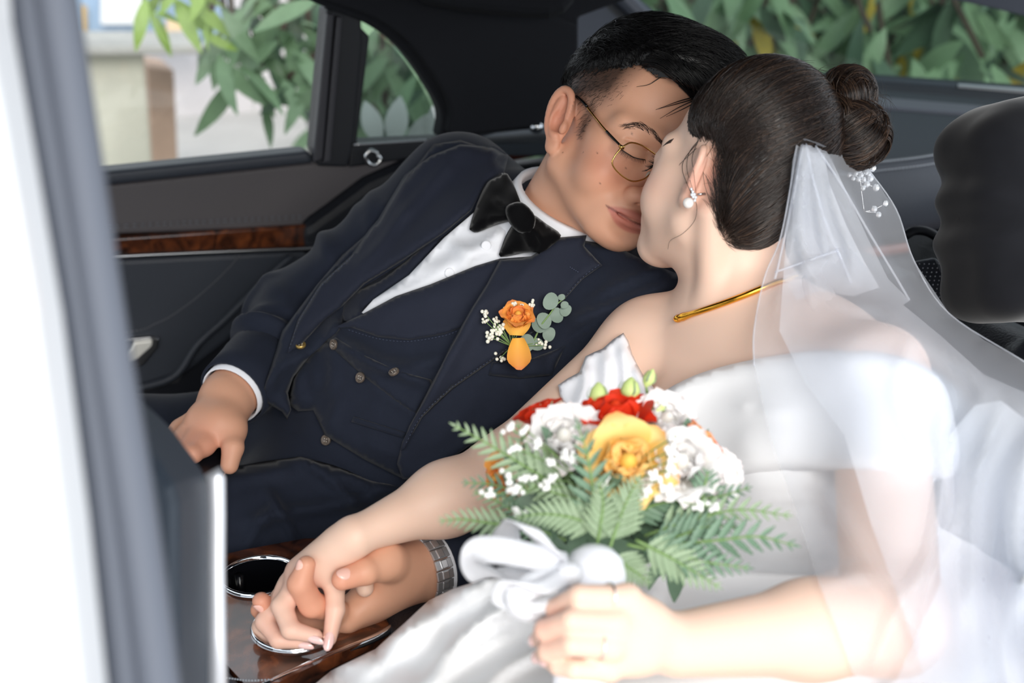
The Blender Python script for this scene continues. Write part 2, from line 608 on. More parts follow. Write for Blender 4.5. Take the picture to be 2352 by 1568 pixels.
def head(S, M, o, male):
    S.frame(M, o, G_S if male else B_S)
    w = 1.0 if male else 0.95
    S.ell((0, 0.046 if male else 0.044, -0.012 if male else -0.008), ((0.079 if male else 0.072), 0.083, 0.084 if male else 0.073), 0.02)
    S.ell((0, 0.048, 0.026), (0.060 * w, 0.055, 0.052), 0.025)
    S.ell((0, -0.014, 0.018), (0.060 * w, 0.062, 0.062), 0.02)
    if male:
        def side(s):
            S.cap((s * 0.052, -0.046, 0.000), (s * 0.020, -0.079, 0.060), 0.020, 0.017, 0.022)
            S.ell((s * 0.042, -0.034, 0.052), (0.022, 0.028, 0.026), 0.020)
            S.ell((s * 0.050, -0.002, 0.044), (0.016, 0.014, 0.020), 0.020)
        mir(side)
        S.ell((0, -0.084, 0.072), (0.022, 0.0160, 0.017), 0.020)
        S.ell((0, -0.066, 0.03), (0.040, 0.026, 0.045), 0.020)
    else:
        def side(s):
            S.cap((s * 0.044, -0.050, 0.004), (s * 0.012, -0.090, 0.062), 0.019, 0.015, 0.025)
            S.ell((s * 0.037, -0.034, 0.052), (0.025, 0.034, 0.028), 0.022)
            S.ell((s * 0.044, -0.002, 0.046), (0.016, 0.015, 0.020), 0.022)
        mir(side)
        S.ell((0, -0.092, 0.072), (0.018, 0.0160, 0.016), 0.020)
        S.ell((0, -0.072, 0.03), (0.034, 0.026, 0.042), 0.022)
    # brows, sockets, closed lids
    def eye(s):
        S.cap((s * 0.016, 0.023, 0.082 if male else 0.078), (s * 0.050, 0.023, 0.064 if male else 0.060), 0.010, 0.009, 0.02)
        S.ell((s * 0.030, 0.007, 0.104), (0.016, 0.011, 0.016), 0.02, sub=True)
        S.ell((s * 0.033, 0.003, 0.0695), (0.0185, 0.0150, 0.0150), 0.009)
        # lid crease and lash line
        lash = [(s * (0.032 + 0.0165 * math.sin(t)), -0.0015 - 0.0052 * math.cos(t), 0.0855 - 0.0055 * math.sin(t) ** 2 - 0.0045 * (math.sin(t) > 0) * math.sin(t) ** 2 - 0.0005) for t in np.linspace(-1.35, 1.35, 9)]
        S.chain(lash, 0.0009, 0.0022, sub=True)
        cr = [(s * (0.032 + 0.016 * math.sin(t)), 0.008 + 0.0035 * math.cos(t), 0.0835 - 0.007 * math.sin(t) ** 2) for t in np.linspace(-1.2, 1.3, 8)]
        S.chain(cr, 0.0008, 0.003, sub=True)
        return lash
    lashes = {s: eye(s) for s in (-1, 1)}
    # nose
    nb = 1.0 if male else 0.85
    S.cap((0, 0.018, 0.079), (0, -0.020, 0.098), 0.0095 * nb, 0.0105 * nb, 0.012)
    S.ell((0, -0.0325, 0.1015), (0.0130 * nb, 0.0115 * nb, 0.0135 * nb), 0.010)
    def wing(s):
        S.ell((s * 0.0145 * nb, -0.0365, 0.0915), (0.0085 * nb, 0.0085 * nb, 0.0115 * nb), 0.006)
        S.cap((s * 0.007 * nb, -0.0455, 0.099), (s * 0.010 * nb, -0.040, 0.094), 0.0032, 0.0028, 0.004, sub=True)
    mir(wing)
    # mouth
    S.ell((0, -0.060, 0.071), (0.032, 0.021, 0.0200), 0.018)
    up = MOUTH_UP; lo = MOUTH_LO
    S.chain(catmull(up, 3), [*np.interp(np.arange(16), [0, 5, 7.5, 10, 15], [0.0018, 0.0030, 0.0034, 0.0030, 0.0018])], 0.004)
    S.chain(catmull(lo, 3), [*np.interp(np.arange(13), [0, 4, 6, 8, 12], [0.0020, 0.0042, 0.0050, 0.0042, 0.0020])], 0.004)
    ml = [(-0.0305, -0.0605, 0.0740), (-0.022, -0.0612, 0.0835), (-0.012, -0.0618, 0.0905), (0, -0.0622, 0.0945), (0.012, -0.0618, 0.0905), (0.022, -0.0612, 0.0835), (0.0305, -0.0605, 0.0740)]
    S.chain(catmull(ml, 4), 0.0010, 0.0026, sub=True)
    S.ell((0, -0.0765, 0.0920), (0.018, 0.005, 0.006), 0.012, sub=True)
    if male: mir(lambda s: ear(S, s, (s * 0.0745, -0.004, -0.002), 1.0, flare=0.35))
    else: mir(lambda s: ear(S, s, (s * 0.0660, 0.004, 0.000), 0.90, flare=0.72))
    S.frame()
    return dict(lash=lashes, up=np.array(up), lo=np.array(lo))

MOUTH_UP = [(-0.0290, -0.0610, 0.0735), (-0.016, -0.0580, 0.0860), (-0.005, -0.0560, 0.0905), (0.005, -0.0560, 0.0905), (0.016, -0.0580, 0.0860), (0.0290, -0.0610, 0.0735)]
MOUTH_LO = [(-0.0270, -0.0620, 0.0735), (-0.013, -0.0665, 0.0860), (0, -0.0682, 0.0892), (0.013, -0.0665, 0.0860), (0.0270, -0.0620, 0.0735)]
def to_local(V, M, o): return (V - o) @ M / (G_S if M is G_M else B_S)
def to_world(L, M, o): return np.asarray(L, float) @ M.T * (G_S if M is G_M else B_S) + o

def face_paint(V, M, o, base, male):
    """skin colour per vertex: lips, blush, ear and nose redness, stubble shade, moles"""
    L = to_local(V, M, o)
    C = np.tile(np.array(lin(base)), (len(V), 1))
    def blend(c, w):
        nonlocal C
        w = np.clip(w, 0, 1)[:, None]; C = C * (1 - w) + np.array(lin(c)) * w
    inh = (np.abs(L) < 0.2).all(1) & (L[:, 1] > -0.13)
    g = lambda c, r: np.exp(-(((L - np.array(c)) / np.array(r)) ** 2).sum(1)) * inh
    red = (205, 120, 96) if male else (236, 168, 146)
    for s in (-1, 1):
        blend(red, 0.42 * g((s * 0.045, -0.025, 0.065), (0.03, 0.022, 0.035)))
        blend(red, 0.55 * g((s * 0.080, 0.0, -0.015), (0.014, 0.035, 0.03)))
    blend(red, 0.5 * g((0, -0.034, 0.11), (0.016, 0.014, 0.02)))
    # lips
    zz = (L[:, 2] > 0.065)
    for ch, r in ((MOUTH_UP, 0.0046), (MOUTH_LO, 0.0066)):
        pts = catmull(np.array(ch), 5)
        d, t, _ = seg_dist(L[:, :2], pts[:, :2])
        rr = r * np.clip(1.0 - (2 * np.abs(t - 0.5)) ** 3 * 0.65, 0, 1)
        blend((192, 112, 100) if male else (205, 70, 66), 0.8 * np.clip((rr - d) / 0.0022 + 0.5, 0, 1) * zz * inh)
    d, t, _ = seg_dist(L[:, :2], np.array([(-0.031, -0.0605), (0, -0.0622), (0.031, -0.0605)]))
    blend((95, 45, 40), 0.7 * np.clip((0.0011 - d) / 0.0008 + 0.5, 0, 1) * zz * inh)
    if male:
        blend((120, 92, 80), 0.30 * g((0, -0.052, 0.09), (0.026, 0.008, 0.03)) )
        blend((150, 105, 85), 0.25 * g((0, -0.10, 0.08), (0.035, 0.02, 0.03)))
        pp = px_of(V)
        for x, y in ((1452, 313), (1334, 348), (1441, 389), (1381, 426), (1289, 347), (1367, 351)):
            q = np.where(np.linalg.norm(pp[:, :2] - (x, y), axis=1) < 6, pp[:, 2], 9)
            if q.min() > 8: continue
            dd = np.linalg.norm(V - V[np.argmin(q)], axis=1)
            blend((90, 58, 46), 0.75 * np.clip((0.0014 - dd) / 0.0012, 0, 1))
    return C

def strands(name, roots, dirs_fn, m, parent, r=0.00028, seg=8, sides=3):
    """thin tapered hairs: dirs_fn(i) -> polyline"""
    parts_v, parts_f, n = [], [], 0
    for i in range(roots):
        pts = dirs_fn(i)
        if pts is None: continue
        k = len(pts)
        rad = r * np.interp(np.linspace(0, 1, k), [0, 0.15, 0.7, 1], [0.8, 1, 0.8, 0.12])
        V, Fq = hair_tube(pts, rad, sides)
        parts_v.append(V); parts_f.append(Fq + n); n += len(V)
    return mk(name, np.concatenate(parts_v), np.concatenate(parts_f), m, parent)

_HF = {}
def hair_tube(pts, rad, sides=3):
    n = len(pts)
    t = np.gradient(pts, axis=0); t /= np.linalg.norm(t, axis=1, keepdims=True) + 1e-12
    h = np.array([0.3, 0.5, 0.81]); x = np.cross(t, h); x /= np.linalg.norm(x, axis=1, keepdims=True) + 1e-9; y = np.cross(t, x)
    a = np.arange(sides) * 2 * math.pi / sides
    V = (pts[:, None, :] + rad[:, None, None] * (np.cos(a)[None, :, None] * x[:, None, :] + np.sin(a)[None, :, None] * y[:, None, :])).reshape(-1, 3)
    if (n, sides) not in _HF:
        i, k = np.meshgrid(np.arange(n - 1), np.arange(sides), indexing='ij'); l = (k + 1) % sides
        _HF[(n, sides)] = np.stack([i * sides + k, i * sides + l, (i + 1) * sides + l, (i + 1) * sides + k], -1).reshape(-1, 4)
    return V, _HF[(n, sides)]

SKIN_G = mat('skin_groom', (214, 160, 130), 0.48, vcol=True, sss=0.12, bump=0.05, bscale=900, spec=0.4)
SKIN_B = mat('skin_bride', (245, 212, 190), 0.45, vcol=True, sss=0.15, bump=0.03, bscale=900, spec=0.4)
HAIR_G = mat('black_hair', (14, 13, 14), 0.42, spec=0.5)
HAIR_BL = mat('light_brown_hair', (76, 58, 46), 0.3, spec=0.6, var=0.3, vscale=90)
HAIR_B = mat('brown_hair', (38, 29, 25), 0.30, spec=0.6, var=0.45, vscale=90)

# ------------------------------------------------------------------ groom: body
SUIT = mat('navy_wool', (32, 37, 50), 0.85, sheen=0.1, bump=0.25, bscale=1600, var=0.06, vscale=60, spec=0.2)
SUIT_L = mat('navy_lapel', (35, 39, 52), 0.8, sheen=0.1, bump=0.22, bscale=1500, var=0.05, vscale=50, spec=0.2)
VEST = mat('navy_vest', (31, 36, 49), 0.85, sheen=0.1, bump=0.25, bscale=1600, var=0.06, vscale=60, spec=0.2)
SHIRT = mat('white_cotton', (236, 238, 244), 0.75, bump=0.12, bscale=1400, spec=0.2)
VELVET = mat('black_velvet', (7, 7, 9), 0.95, sheen=0.18, spec=0.1)
NAIL = mat('nail', (238, 190, 176), 0.22, spec=0.6)
HORN = mat('horn_button', (92, 82, 74), 0.3, var=0.4, vscale=300)

g_neck = P(1290, 545, 1.635); g_hip = P(800, 1090, 1.74)
g_shR = P(1052, 440, 1.75); g_shL = P(1490, 720, 1.57)
g_elR, g_wrR = P(695, 735, 1.76), P(522, 915, 1.62)
g_elL, g_wrL = P(1340, 1180, 1.55), P(992, 1300, 1.41)
g_kR, g_kL = P(300, 1062, 1.74), P(400, 1262, 1.60)
g_hR, g_hL = P(740, 1040, 1.82), P(880, 1170, 1.70)

tx = g_shL - g_shR; tx /= np.linalg.norm(tx)
ty = g_neck - g_hip; ty -= tx * (ty @ tx); ty /= np.linalg.norm(ty)
tz = np.cross(tx, ty)                    # forward, towards the camera
G_T = np.stack([tx, ty, tz], 1)
def gl(t): return g_hip + (g_neck - g_hip) * t

def g_torso(S, e=0.0):
    S.ell(gl(0.70) - tz * 0.02, (0.175 + e, 0.16 + e, 0.110 + e), 0.05, rot=G_T)
    S.ell(gl(0.35), (0.160 + e, 0.15 + e, 0.125 + e), 0.06, rot=G_T)
    S.ell(gl(0.0), (0.165 + e, 0.11 + e, 0.115 + e), 0.05, rot=G_T)
    S.cap(g_neck - ty * 0.03 - tz * 0.02, g_shR, 0.055 + e, 0.058 + e, 0.04)
    S.cap(g_neck - ty * 0.03 - tz * 0.02, g_shL, 0.055 + e, 0.058 + e, 0.04)

def finger(S, px, rad, k=0.003, k0=0.008):
    S.chain([P(*q) for q in px], rad, k, k0)

SG = Sdf(); head(SG, G_M, G_O, True)
gn0 = to_world((0, -0.035, -0.022), G_M, G_O)
SG.cap(gn0, g_neck, 0.058, 0.062, 0.018)
SG.cap(to_world((0, -0.055, 0.02), G_M, G_O), P(1310, 505, 1.61), 0.032, 0.045, 0.025)
# right hand, resting on the thigh
SG.cap(g_elR, g_wrR, 0.040, 0.030, 0.02)
for kx, ky, kd in ((415, 985, 1.620), (428, 1000, 1.590), (446, 1012, 1.570), (470, 1022, 1.560)):
    SG.cap(g_wrR, P(kx, ky, kd), 0.016, 0.0108, 0.014)
SG.cap(g_wrR, P(532, 985, 1.580), 0.026, 0.0165, 0.015)
SG.cap(P(470, 965, 1.590), P(500, 970, 1.580), 0.020, 0.020, 0.015)
finger(SG, [(532, 985, 1.580), (535, 1028, 1.560), (527, 1068, 1.555)], [0.0150, 0.0120, 0.0100])
finger(SG, [(470, 1022, 1.560), (444, 1042, 1.545), (428, 1040, 1.560)], [0.0112, 0.0102, 0.009])
finger(SG, [(446, 1012, 1.570), (418, 1036, 1.550), (402, 1050, 1.565)], [0.0112, 0.0102, 0.009])
finger(SG, [(428, 1000, 1.590), (396, 1022, 1.565), (380, 1046, 1.575)], [0.0112, 0.0102, 0.009])
finger(SG, [(415, 985, 1.620), (382, 1008, 1.595), (368, 1030, 1.595)], [0.0100, 0.009, 0.008])
# left hand, clasping the bride's hand
SG.cap(g_elL, g_wrL, 0.042, 0.031, 0.02)
g_palm = P(860, 1345, 1.375)
SG.cap(g_wrL, P(900, 1325, 1.385), 0.029, 0.031, 0.02)
for kx, ky, kd in ((790, 1405, 1.375), (800, 1425, 1.365), (790, 1432, 1.385), (800, 1440, 1.395)):
    SG.cap(P(925, 1325, 1.39), P(kx, ky, kd), 0.017, 0.0115, 0.016)
SG.cap(P(930, 1300, 1.375), P(885, 1288, 1.335), 0.024, 0.0175, 0.018)       # ball of the thumb
finger(SG, [(885, 1288, 1.335), (840, 1312, 1.312), (786, 1331, 1.300)], [0.0165, 0.0125, 0.0098], k0=0.012)
finger(SG, [(770, 1402, 1.350), (716, 1388, 1.320), (689, 1340, 1.305), (703, 1297, 1.302)], [0.0120, 0.0122, 0.0115, 0.0085], k0=0.01)
finger(SG, [(780, 1415, 1.375), (700, 1425, 1.365), (640, 1412, 1.350), (600, 1380, 1.338)], [0.0118, 0.0112, 0.0105, 0.0085], k0=0.01)
finger(SG, [(785, 1430, 1.39), (710, 1450, 1.385), (640, 1435, 1.375), (595, 1400, 1.362)], [0.0115, 0.0108, 0.010, 0.0082], k0=0.01)
finger(SG, [(800, 1440, 1.40), (730, 1465, 1.40), (670, 1455, 1.395), (635, 1435, 1.39)], [0.0100, 0.0095, 0.009, 0.0078], k0=0.01)

GSK = (214, 162, 134)
near = lambda c, r: (lambda X: np.linalg.norm(X - c, axis=1) < r)
Vh, Fh = SG.mesh(0.0018, clip=lambda X: (np.linalg.norm(X - G_O, axis=1) < 0.21) & ((X - g_neck) @ ty > -0.035))
Vr, Fr = SG.mesh(0.0024, clip=near(P(470, 990, 1.585), 0.125))
Vl, Fl = SG.mesh(0.0018, clip=near(P(830, 1350, 1.37), 0.165))
# the hidden trunk and limbs, coarser, under the clothes
ST = Sdf(); g_torso(ST, -0.012)
for a, b, c in ((g_shR, g_elR, g_wrR), (g_shL, g_elL, g_wrL)): ST.cap(a, b, 0.046, 0.040, 0.03); ST.cap(b, c, 0.040, 0.028, 0.02)
for a, b in ((g_hR, g_kR), (g_hL, g_kL)):
    ST.cap(a, b, 0.072, 0.055, 0.04); ST.cap(b, b + np.array([-0.10, -0.02, -0.40]), 0.052, 0.036, 0.03); ST.cap(b + np.array([-0.10, -0.02, -0.40]), b + np.array([-0.24, -0.06, -0.42]), 0.036, 0.03, 0.02)
ST.cap(gn0, g_neck, 0.052, 0.056, 0.02)
Vt, Ft = ST.mesh(0.009, newton=0)
Vb = np.concatenate([Vh, Vr, Vl, Vt]); n1, n2, n3 = len(Vh), len(Vh) + len(Vr), len(Vh) + len(Vr) + len(Vl)
Fb = np.concatenate([Fh, Fr + n1, Fl + n2, Ft + n3])
Cb = face_paint(Vb, G_M, G_O, GSK, True)
# dark stubble colour faded into the scalp on the clipped sides
Lh = to_local(Vb, G_M, G_O)
fade = np.clip((Lh[:, 1] + 0.045 * np.clip(0.5 - Lh[:, 2] / 0.09, -1, 1) - 0.018) / 0.035, 0, 1) * np.clip((0.055 - Lh[:, 2]) / 0.02, 0, 1) * (np.abs(Lh[:, 0]) > 0.03) * (np.abs(Lh).max(1) < 0.2)
sb = np.exp(-((Lh[:, 2] - 0.022) / 0.012) ** 2) * np.clip((Lh[:, 1] + 0.016) / 0.012, 0, 1) * np.clip((0.07 - Lh[:, 1]) / 0.02, 0, 1) * (np.abs(Lh[:, 0]) > 0.05) * (np.abs(Lh).max(1) < 0.2)
earm = (np.abs(Lh[:, 0]) > 0.0795) & (Lh[:, 1] < 0.032)
fade = np.where(earm, 0, np.maximum(fade, 0.75 * sb))
Cb = Cb * (1 - 0.90 * fade[:, None]) + np.array(lin((36, 30, 28))) * 0.90 * fade[:, None]
for c, r in ((P(455, 1030, 1.555), 0.035), (P(690, 1330, 1.32), 0.04), (P(610, 1395, 1.34), 0.04), (P(790, 1330, 1.3), 0.02)):
    w = 0.35 * np.exp(-((Vb - c) ** 2).sum(1) / r ** 2)[:, None]; Cb = Cb * (1 - w) + np.array(lin((226, 140, 118))) * w
groom = mk('person', Vb, Fb, SKIN_G, cols=Cb)
tag(groom, 'man in navy three-piece suit, black bow tie and glasses, eyes closed, leaning on the bride', 'person')
print('groom body', len(Vb), round(time.time() - T0, 1))

# ------------------------------------------------------------------ groom: suit
SJ = Sdf(); g_torso(SJ, 0.004)
for a, b, c, e0 in ((g_shR, g_elR, g_wrR, 0), (g_shL, g_elL, g_wrL, 1)):
    w = c - b; L = np.linalg.norm(w); w = w / L; cc = c - w * (0.012 if not e0 else 0.022)
    SJ.cap(a, b, 0.066, 0.058, 0.035); SJ.cap(b, cc - w * 0.035, 0.058, 0.0405, 0.03)
cutz = gl(0.02)
Vj, Fj = SJ.mesh(0.0045)
def cloth_folds(V, N, axis_pts, amp, n, seed, wr):
    """wrinkles running round a limb near the bend"""
    r = np.random.default_rng(seed); a = np.asarray(axis_pts[0]); b = np.asarray(axis_pts[1]); ab = b - a
    t = ((V - a) @ ab) / (ab @ ab); rad = np.linalg.norm(V - a - np.clip(t, 0, 1)[:, None] * ab, axis=1)
    d = np.zeros(len(V)); ph = np.arctan2((V - a) @ frame_of(ab)[0], (V - a) @ frame_of(ab)[1])
    for i in range(n):
        c = r.uniform(0.05, 0.95); sk = r.uniform(-0.16, 0.16); p0 = r.uniform(-3.1, 3.1)
        ang = np.abs((ph - p0 + math.pi) % (2 * math.pi) - math.pi)
        d += amp * r.uniform(0.4, 1) * np.exp(-((t - c - sk * np.cos(ph)) / wr) ** 2) * np.clip(1.6 - ang, 0, 1)
    d *= np.clip((0.11 - rad) / 0.03, 0, 1) * ((t > -0.1) & (t < 1.1))
    return V + N * d[:, None]
Nj = SJ.grad(Vj)[1]
for a, b, s in ((g_shR, g_elR, 1), (g_elR, g_wrR, 2), (g_shL, g_elL, 3), (g_elL, g_wrL, 4)):
    Vj = cloth_folds(Vj, Nj, (a, b), 0.010, 8, s, 0.05)
Vj = Vj + Nj * (0.0018 * vnoise(Vj, 28, 3))[:, None]
jacket = mk('jacket', Vj, Fj, SUIT, groom)
B_J = bvh_of(Vj, Fj)

SP = Sdf()
for a, b in ((g_hR, g_kR), (g_hL, g_kL)):
    SP.cap(a, b, 0.090, 0.080, 0.03); SP.cap(b, b + np.array([-0.10, -0.02, -0.40]), 0.074, 0.056, 0.03)
SP.ell(gl(0.0), (0.172, 0.118, 0.122), 0.04, rot=G_T)
Vp, Fp = SP.mesh(0.005)
Np = SP.grad(Vp)[1]
Vp = cloth_folds(Vp, Np, (g_hL, g_kL), 0.006, 8, 11, 0.04); Vp = cloth_folds(Vp, Np, (g_hR, g_kR), 0.006, 8, 12, 0.04)
Vp = Vp + Np * (0.0022 * vnoise(Vp, 22, 5))[:, None]
trousers = mk('trousers', Vp, Fp, SUIT, groom)
B_P = bvh_of(Vp, Fp)

tf = Drape([(430, 1100), (520, 1074), (600, 1060), (690, 1048), (760, 1066), (850, 1098), (930, 1110), (1000, 1150), (900, 1200), (740, 1246), (600, 1300), (430, 1330)], 14, [B_P], 0.006, relax=20, keep=0.01).edge(16, 0.010)
for ln_, w_2, a_ in (([(690, 1050), (760, 1100), (830, 1170)], 13, 0.010), ([(610, 1120), (650, 1180), (680, 1244)], 9, 0.008), ([(920, 1110), (820, 1150), (700, 1170), (560, 1200)], 16, 0.009), ([(560, 1270), (600, 1200), (640, 1140)], 12, 0.006), ([(760, 1080), (860, 1120), (940, 1130)], 10, 0.008), ([(520, 1100), (600, 1090), (680, 1080)], 14, 0.006)): tf.ridge(ln_, w_2, a_)
tf.obj('trouser_front', SUIT, trousers, 0.004)
Z3 = lambda pts: [(480 + x / 1.96, 300 + y / 1.96) for x, y in pts]
# shirt front and vest, laid on the chest
sh = Drape(Z3([(1320, 190), (1190, 370), (1060, 480), (900, 650), (740, 760), (660, 850), (760, 860), (1000, 760), (1200, 680), (1400, 620), (1620, 500), (1600, 420)]), 12, [B_J], 0.006, relax=25)
sh.ridge(Z3([(1080, 500), (1160, 540), (1260, 500), (1340, 440)]), 14, 0.006).ridge(Z3([(900, 650), (1080, 590), (1180, 520)]), 16, 0.005)
sh.ridge(Z3([(760, 770), (950, 690), (1100, 610)]), 14, 0.004).ridge(Z3([(1120, 620), (1200, 560), (1300, 540)]), 12, 0.005).ridge(Z3([(1230, 520), (1060, 640), (800, 780)]), 20, 0.002)
shirt = sh.obj('shirt_front', SHIRT, groom)
for q in ((1245, 522), (1075, 640)):
    i = int(np.argmin(((sh.uv - Z3([q])[0]) ** 2).sum(1))); c = sh.verts()[i]
    mk('shirt_button', *lathe([(0.0001, 0.0022), (0.0035, 0.0022), (0.0052, 0.0028), (0.0056, 0.0012), (0.0054, 0)], 16, -ray(*sh.uv[i]), c), SHIRT, shirt)
vest_o = [(560, 890), (530, 950), (440, 1010), (370, 1130), (355, 1230), (400, 1262), (470, 1258), (520, 1370), (700, 1480), (880, 1570), (1000, 1560), (1300, 1100), (1500, 700), (1540, 560), (1310, 575), (1200, 610), (1000, 690), (840, 745), (690, 825)]
ve = Drape(Z3(vest_o), 13, [B_J, B_P], 0.011, relax=40)
ve.ridge(Z3([(560, 930), (720, 1055), (860, 1100), (1000, 1150)]), 22, 0.009).ridge(Z3([(590, 1000), (700, 1075), (850, 1130), (980, 1170)]), 9, -0.006)
ve.ridge(Z3([(540, 960), (560, 1060), (545, 1180)]), 12, 0.004).ridge(Z3([(700, 1130), (850, 1230), (950, 1290)]), 9, 0.003).ridge(Z3([(480, 1060), (470, 1150)]), 14, 0.004)
ve.edge(22, 0.008)
ve.ridge(Z3([(600, 960), (760, 1030), (900, 1060), (1080, 1020)]), 16, 0.006).ridge(Z3([(420, 1060), (400, 1150), (430, 1230)]), 12, 0.005).ridge(Z3([(600, 1200), (560, 1290), (560, 1350)]), 12, 0.004).ridge(Z3([(700, 1400), (800, 1440), (900, 1470)]), 12, 0.004)
vest = ve.obj('vest', VEST, groom, 0.004)
B_V = ve.bvh()
# vest: overlapping front edge and pocket welt
o = Drape(Z3([(530, 955), (700, 1110), (860, 1230), (930, 1275), (960, 1225), (1010, 1150), (1000, 1120), (850, 1080), (700, 1010), (570, 930)]), 10, [B_V], 0.004, relax=6, keep=0.003).edge(10, 0.004)
o.obj('vest_overlap', VEST, vest, 0.003)
o = Drape(Z3([(650, 1288), (885, 1362), (872, 1382), (640, 1310)]), 10, [B_V], 0.0035, relax=2, keep=0.003); o.obj('vest_pocket', VEST, vest, 0.003)
# vest lapels
vl = Drape(Z3([(1310, 575), (1200, 608), (1000, 690), (840, 745), (690, 825), (560, 888), (640, 885), (760, 928), (900, 942), (1060, 915), (1160, 878), (1260, 780), (1400, 680), (1450, 590)]), 9, [B_V], 0.006, relax=14, keep=0.005).edge(12, 0.004)
vl.ridge(Z3([(700, 840), (900, 780), (1150, 700)]), 40, 0.004)
vl.obj('vest_lapel', SUIT_L, vest, 0.004); B_VL = vl.bvh()
vr = Drape(Z3([(1040, 490), (900, 650), (760, 742), (700, 790), (690, 826), (640, 862), (605, 852), (592, 790), (640, 730), (760, 680), (880, 590), (980, 500)]), 9, [B_V, B_J], 0.008, relax=14, keep=0.006).edge(12, 0.004)
vr.obj('vest_lapel', SUIT_L, vest, 0.004)

def stitched(line, bv, n, m, parent, off=0.0012, name='stitching', ln=0.0022, r=0.00045):
    """row of short stitches pressed on a surface"""
    pts = catmull(np.array(line, float), 12); L = np.r_[0, np.cumsum(np.linalg.norm(np.diff(pts, axis=0), axis=1))]
    parts = []
    for i in range(n):
        q = []
        for t in ((i + 0.15) / n, (i + 0.5) / n, (i + 0.7) / n):
            x, y = [np.interp(t * L[-1], L, pts[:, k]) for k in (0, 1)]
            rr = ray(x, y); l = np.linalg.norm(rr); hs = [b.ray_cast(Vector(CAM), Vector(rr / l), 5) for b in bv]
            hs = [h[3] for h in hs if h[0] is not None]
            if not hs: q = None; break
            q.append(CAM + rr * (min(hs) / l - off))
        if q: parts.append(tube(q, [r * 0.6, r, r * 0.6], 4))
    if parts:
        o = mk(name, *merge(parts), m, parent)
        return o
THREAD = mat('navy_thread', (66, 74, 95), 0.8)
stitched(Z3([(625, 895), (760, 936), (900, 948), (1060, 922), (1150, 888)]), [B_VL, B_V], 34, THREAD, vest)

def button(c, n, r, parent, m=HORN, name='button'):
    b = mk(name, *lathe([(0.0001, 0.0022), (r * 0.55, 0.0022), (r * 0.75, 0.0036), (r * 0.95, 0.0034), (r, 0.0016), (r * 0.92, 0)], 20, n, c), m, parent)
    x, y, t = frame_of(n)
    hp = [sphere(np.asarray(c) + t * 0.0026 + (x * a + y * bb) * r * 0.25, r * 0.09, 6, 4) for a in (-1, 1) for bb in (-1, 1)]
    mk('thread', *merge(hp), mat('button_thread', (205, 200, 192), 0.6), b)
    return b
def on(bv, x, y, off=0.0):
    rr = ray(x, y); l = np.linalg.norm(rr); best = None
    for b in bv:
        h = b.ray_cast(Vector(CAM), Vector(rr / l), 5)
        if h[0] is not None and (best is None or h[3] < best[0]): best = (h[3], np.array(h[1]))
    p = CAM + rr * (best[0] / l - off); n = best[1]
    return p, (n if n @ rr < 0 else -n)
for (x, y) in ((685, 1112), (835, 1091), (530, 1392), (566, 962)):
    c, n = on([B_V, B_P, B_J], *Z3([(x, y)])[0], 0.004)
    if x == 835: n = n + UPV * 1.6
    button(c, n, 0.0062, vest)

# jacket fronts
jr = Drape(Z3([(1130, 40), (1010, 60), (900, 200), (760, 420), (600, 560), (480, 700), (330, 900), (280, 1060), (240, 1180), (260, 1225), (330, 1265), (352, 1300), (370, 1255), (355, 1180), (380, 1110), (450, 1020), (540, 930), (600, 860), (610, 790), (700, 700), (880, 590), (1060, 470), (1190, 360), (1310, 200), (1280, 90)]), 13, [B_J, B_V], 0.014, relax=40, keep=0.03).edge(14, 0.006)
jr.ridge(Z3([(560, 600), (420, 800), (330, 1000)]), 30, 0.008).ridge(Z3([(440, 1000), (330, 1060), (250, 1170)]), 16, 0.008)
jr.obj('jacket_front', SUIT, jacket, 0.004); B_JR = jr.bvh()
jl = Drape(Z3([(1560, 470), (1830, 520), (2000, 600), (2150, 660), (2170, 760), (1950, 900), (1750, 1000), (1600, 1150), (1480, 1240), (1200, 1400), (950, 1570), (870, 1568), (845, 1500), (870, 1400), (930, 1280), (1010, 1120), (1100, 960), (1230, 760), (1380, 640)]), 13, [B_J, B_V, B_VL], 0.012, relax=40).edge(14, 0.006)
jl.ridge(Z3([(2150, 650), (1900, 760), (1700, 830), (1600, 900)]), 14, 0.007).ridge(Z3([(2140, 720), (1850, 840), (1660, 960)]), 12, 0.006).ridge(Z3([(2100, 600), (1850, 700), (1700, 790)]), 12, 0.005)
jl.ridge(Z3([(1600, 1150), (1530, 1060), (1560, 980)]), 14, 0.005).ridge(Z3([(1250, 1380), (1100, 1480), (900, 1560)]), 16, 0.004)
jl.ridge(Z3([(2160, 690), (1900, 800), (1680, 900), (1600, 960)]), 6, -0.004).ridge(Z3([(2000, 650), (1800, 740), (1680, 820)]), 6, -0.003).ridge(Z3([(1500, 1240), (1420, 1180), (1400, 1130)]), 8, 0.003)
jl.obj('jacket_front', SUIT, jacket, 0.004); B_JL = jl.bvh()
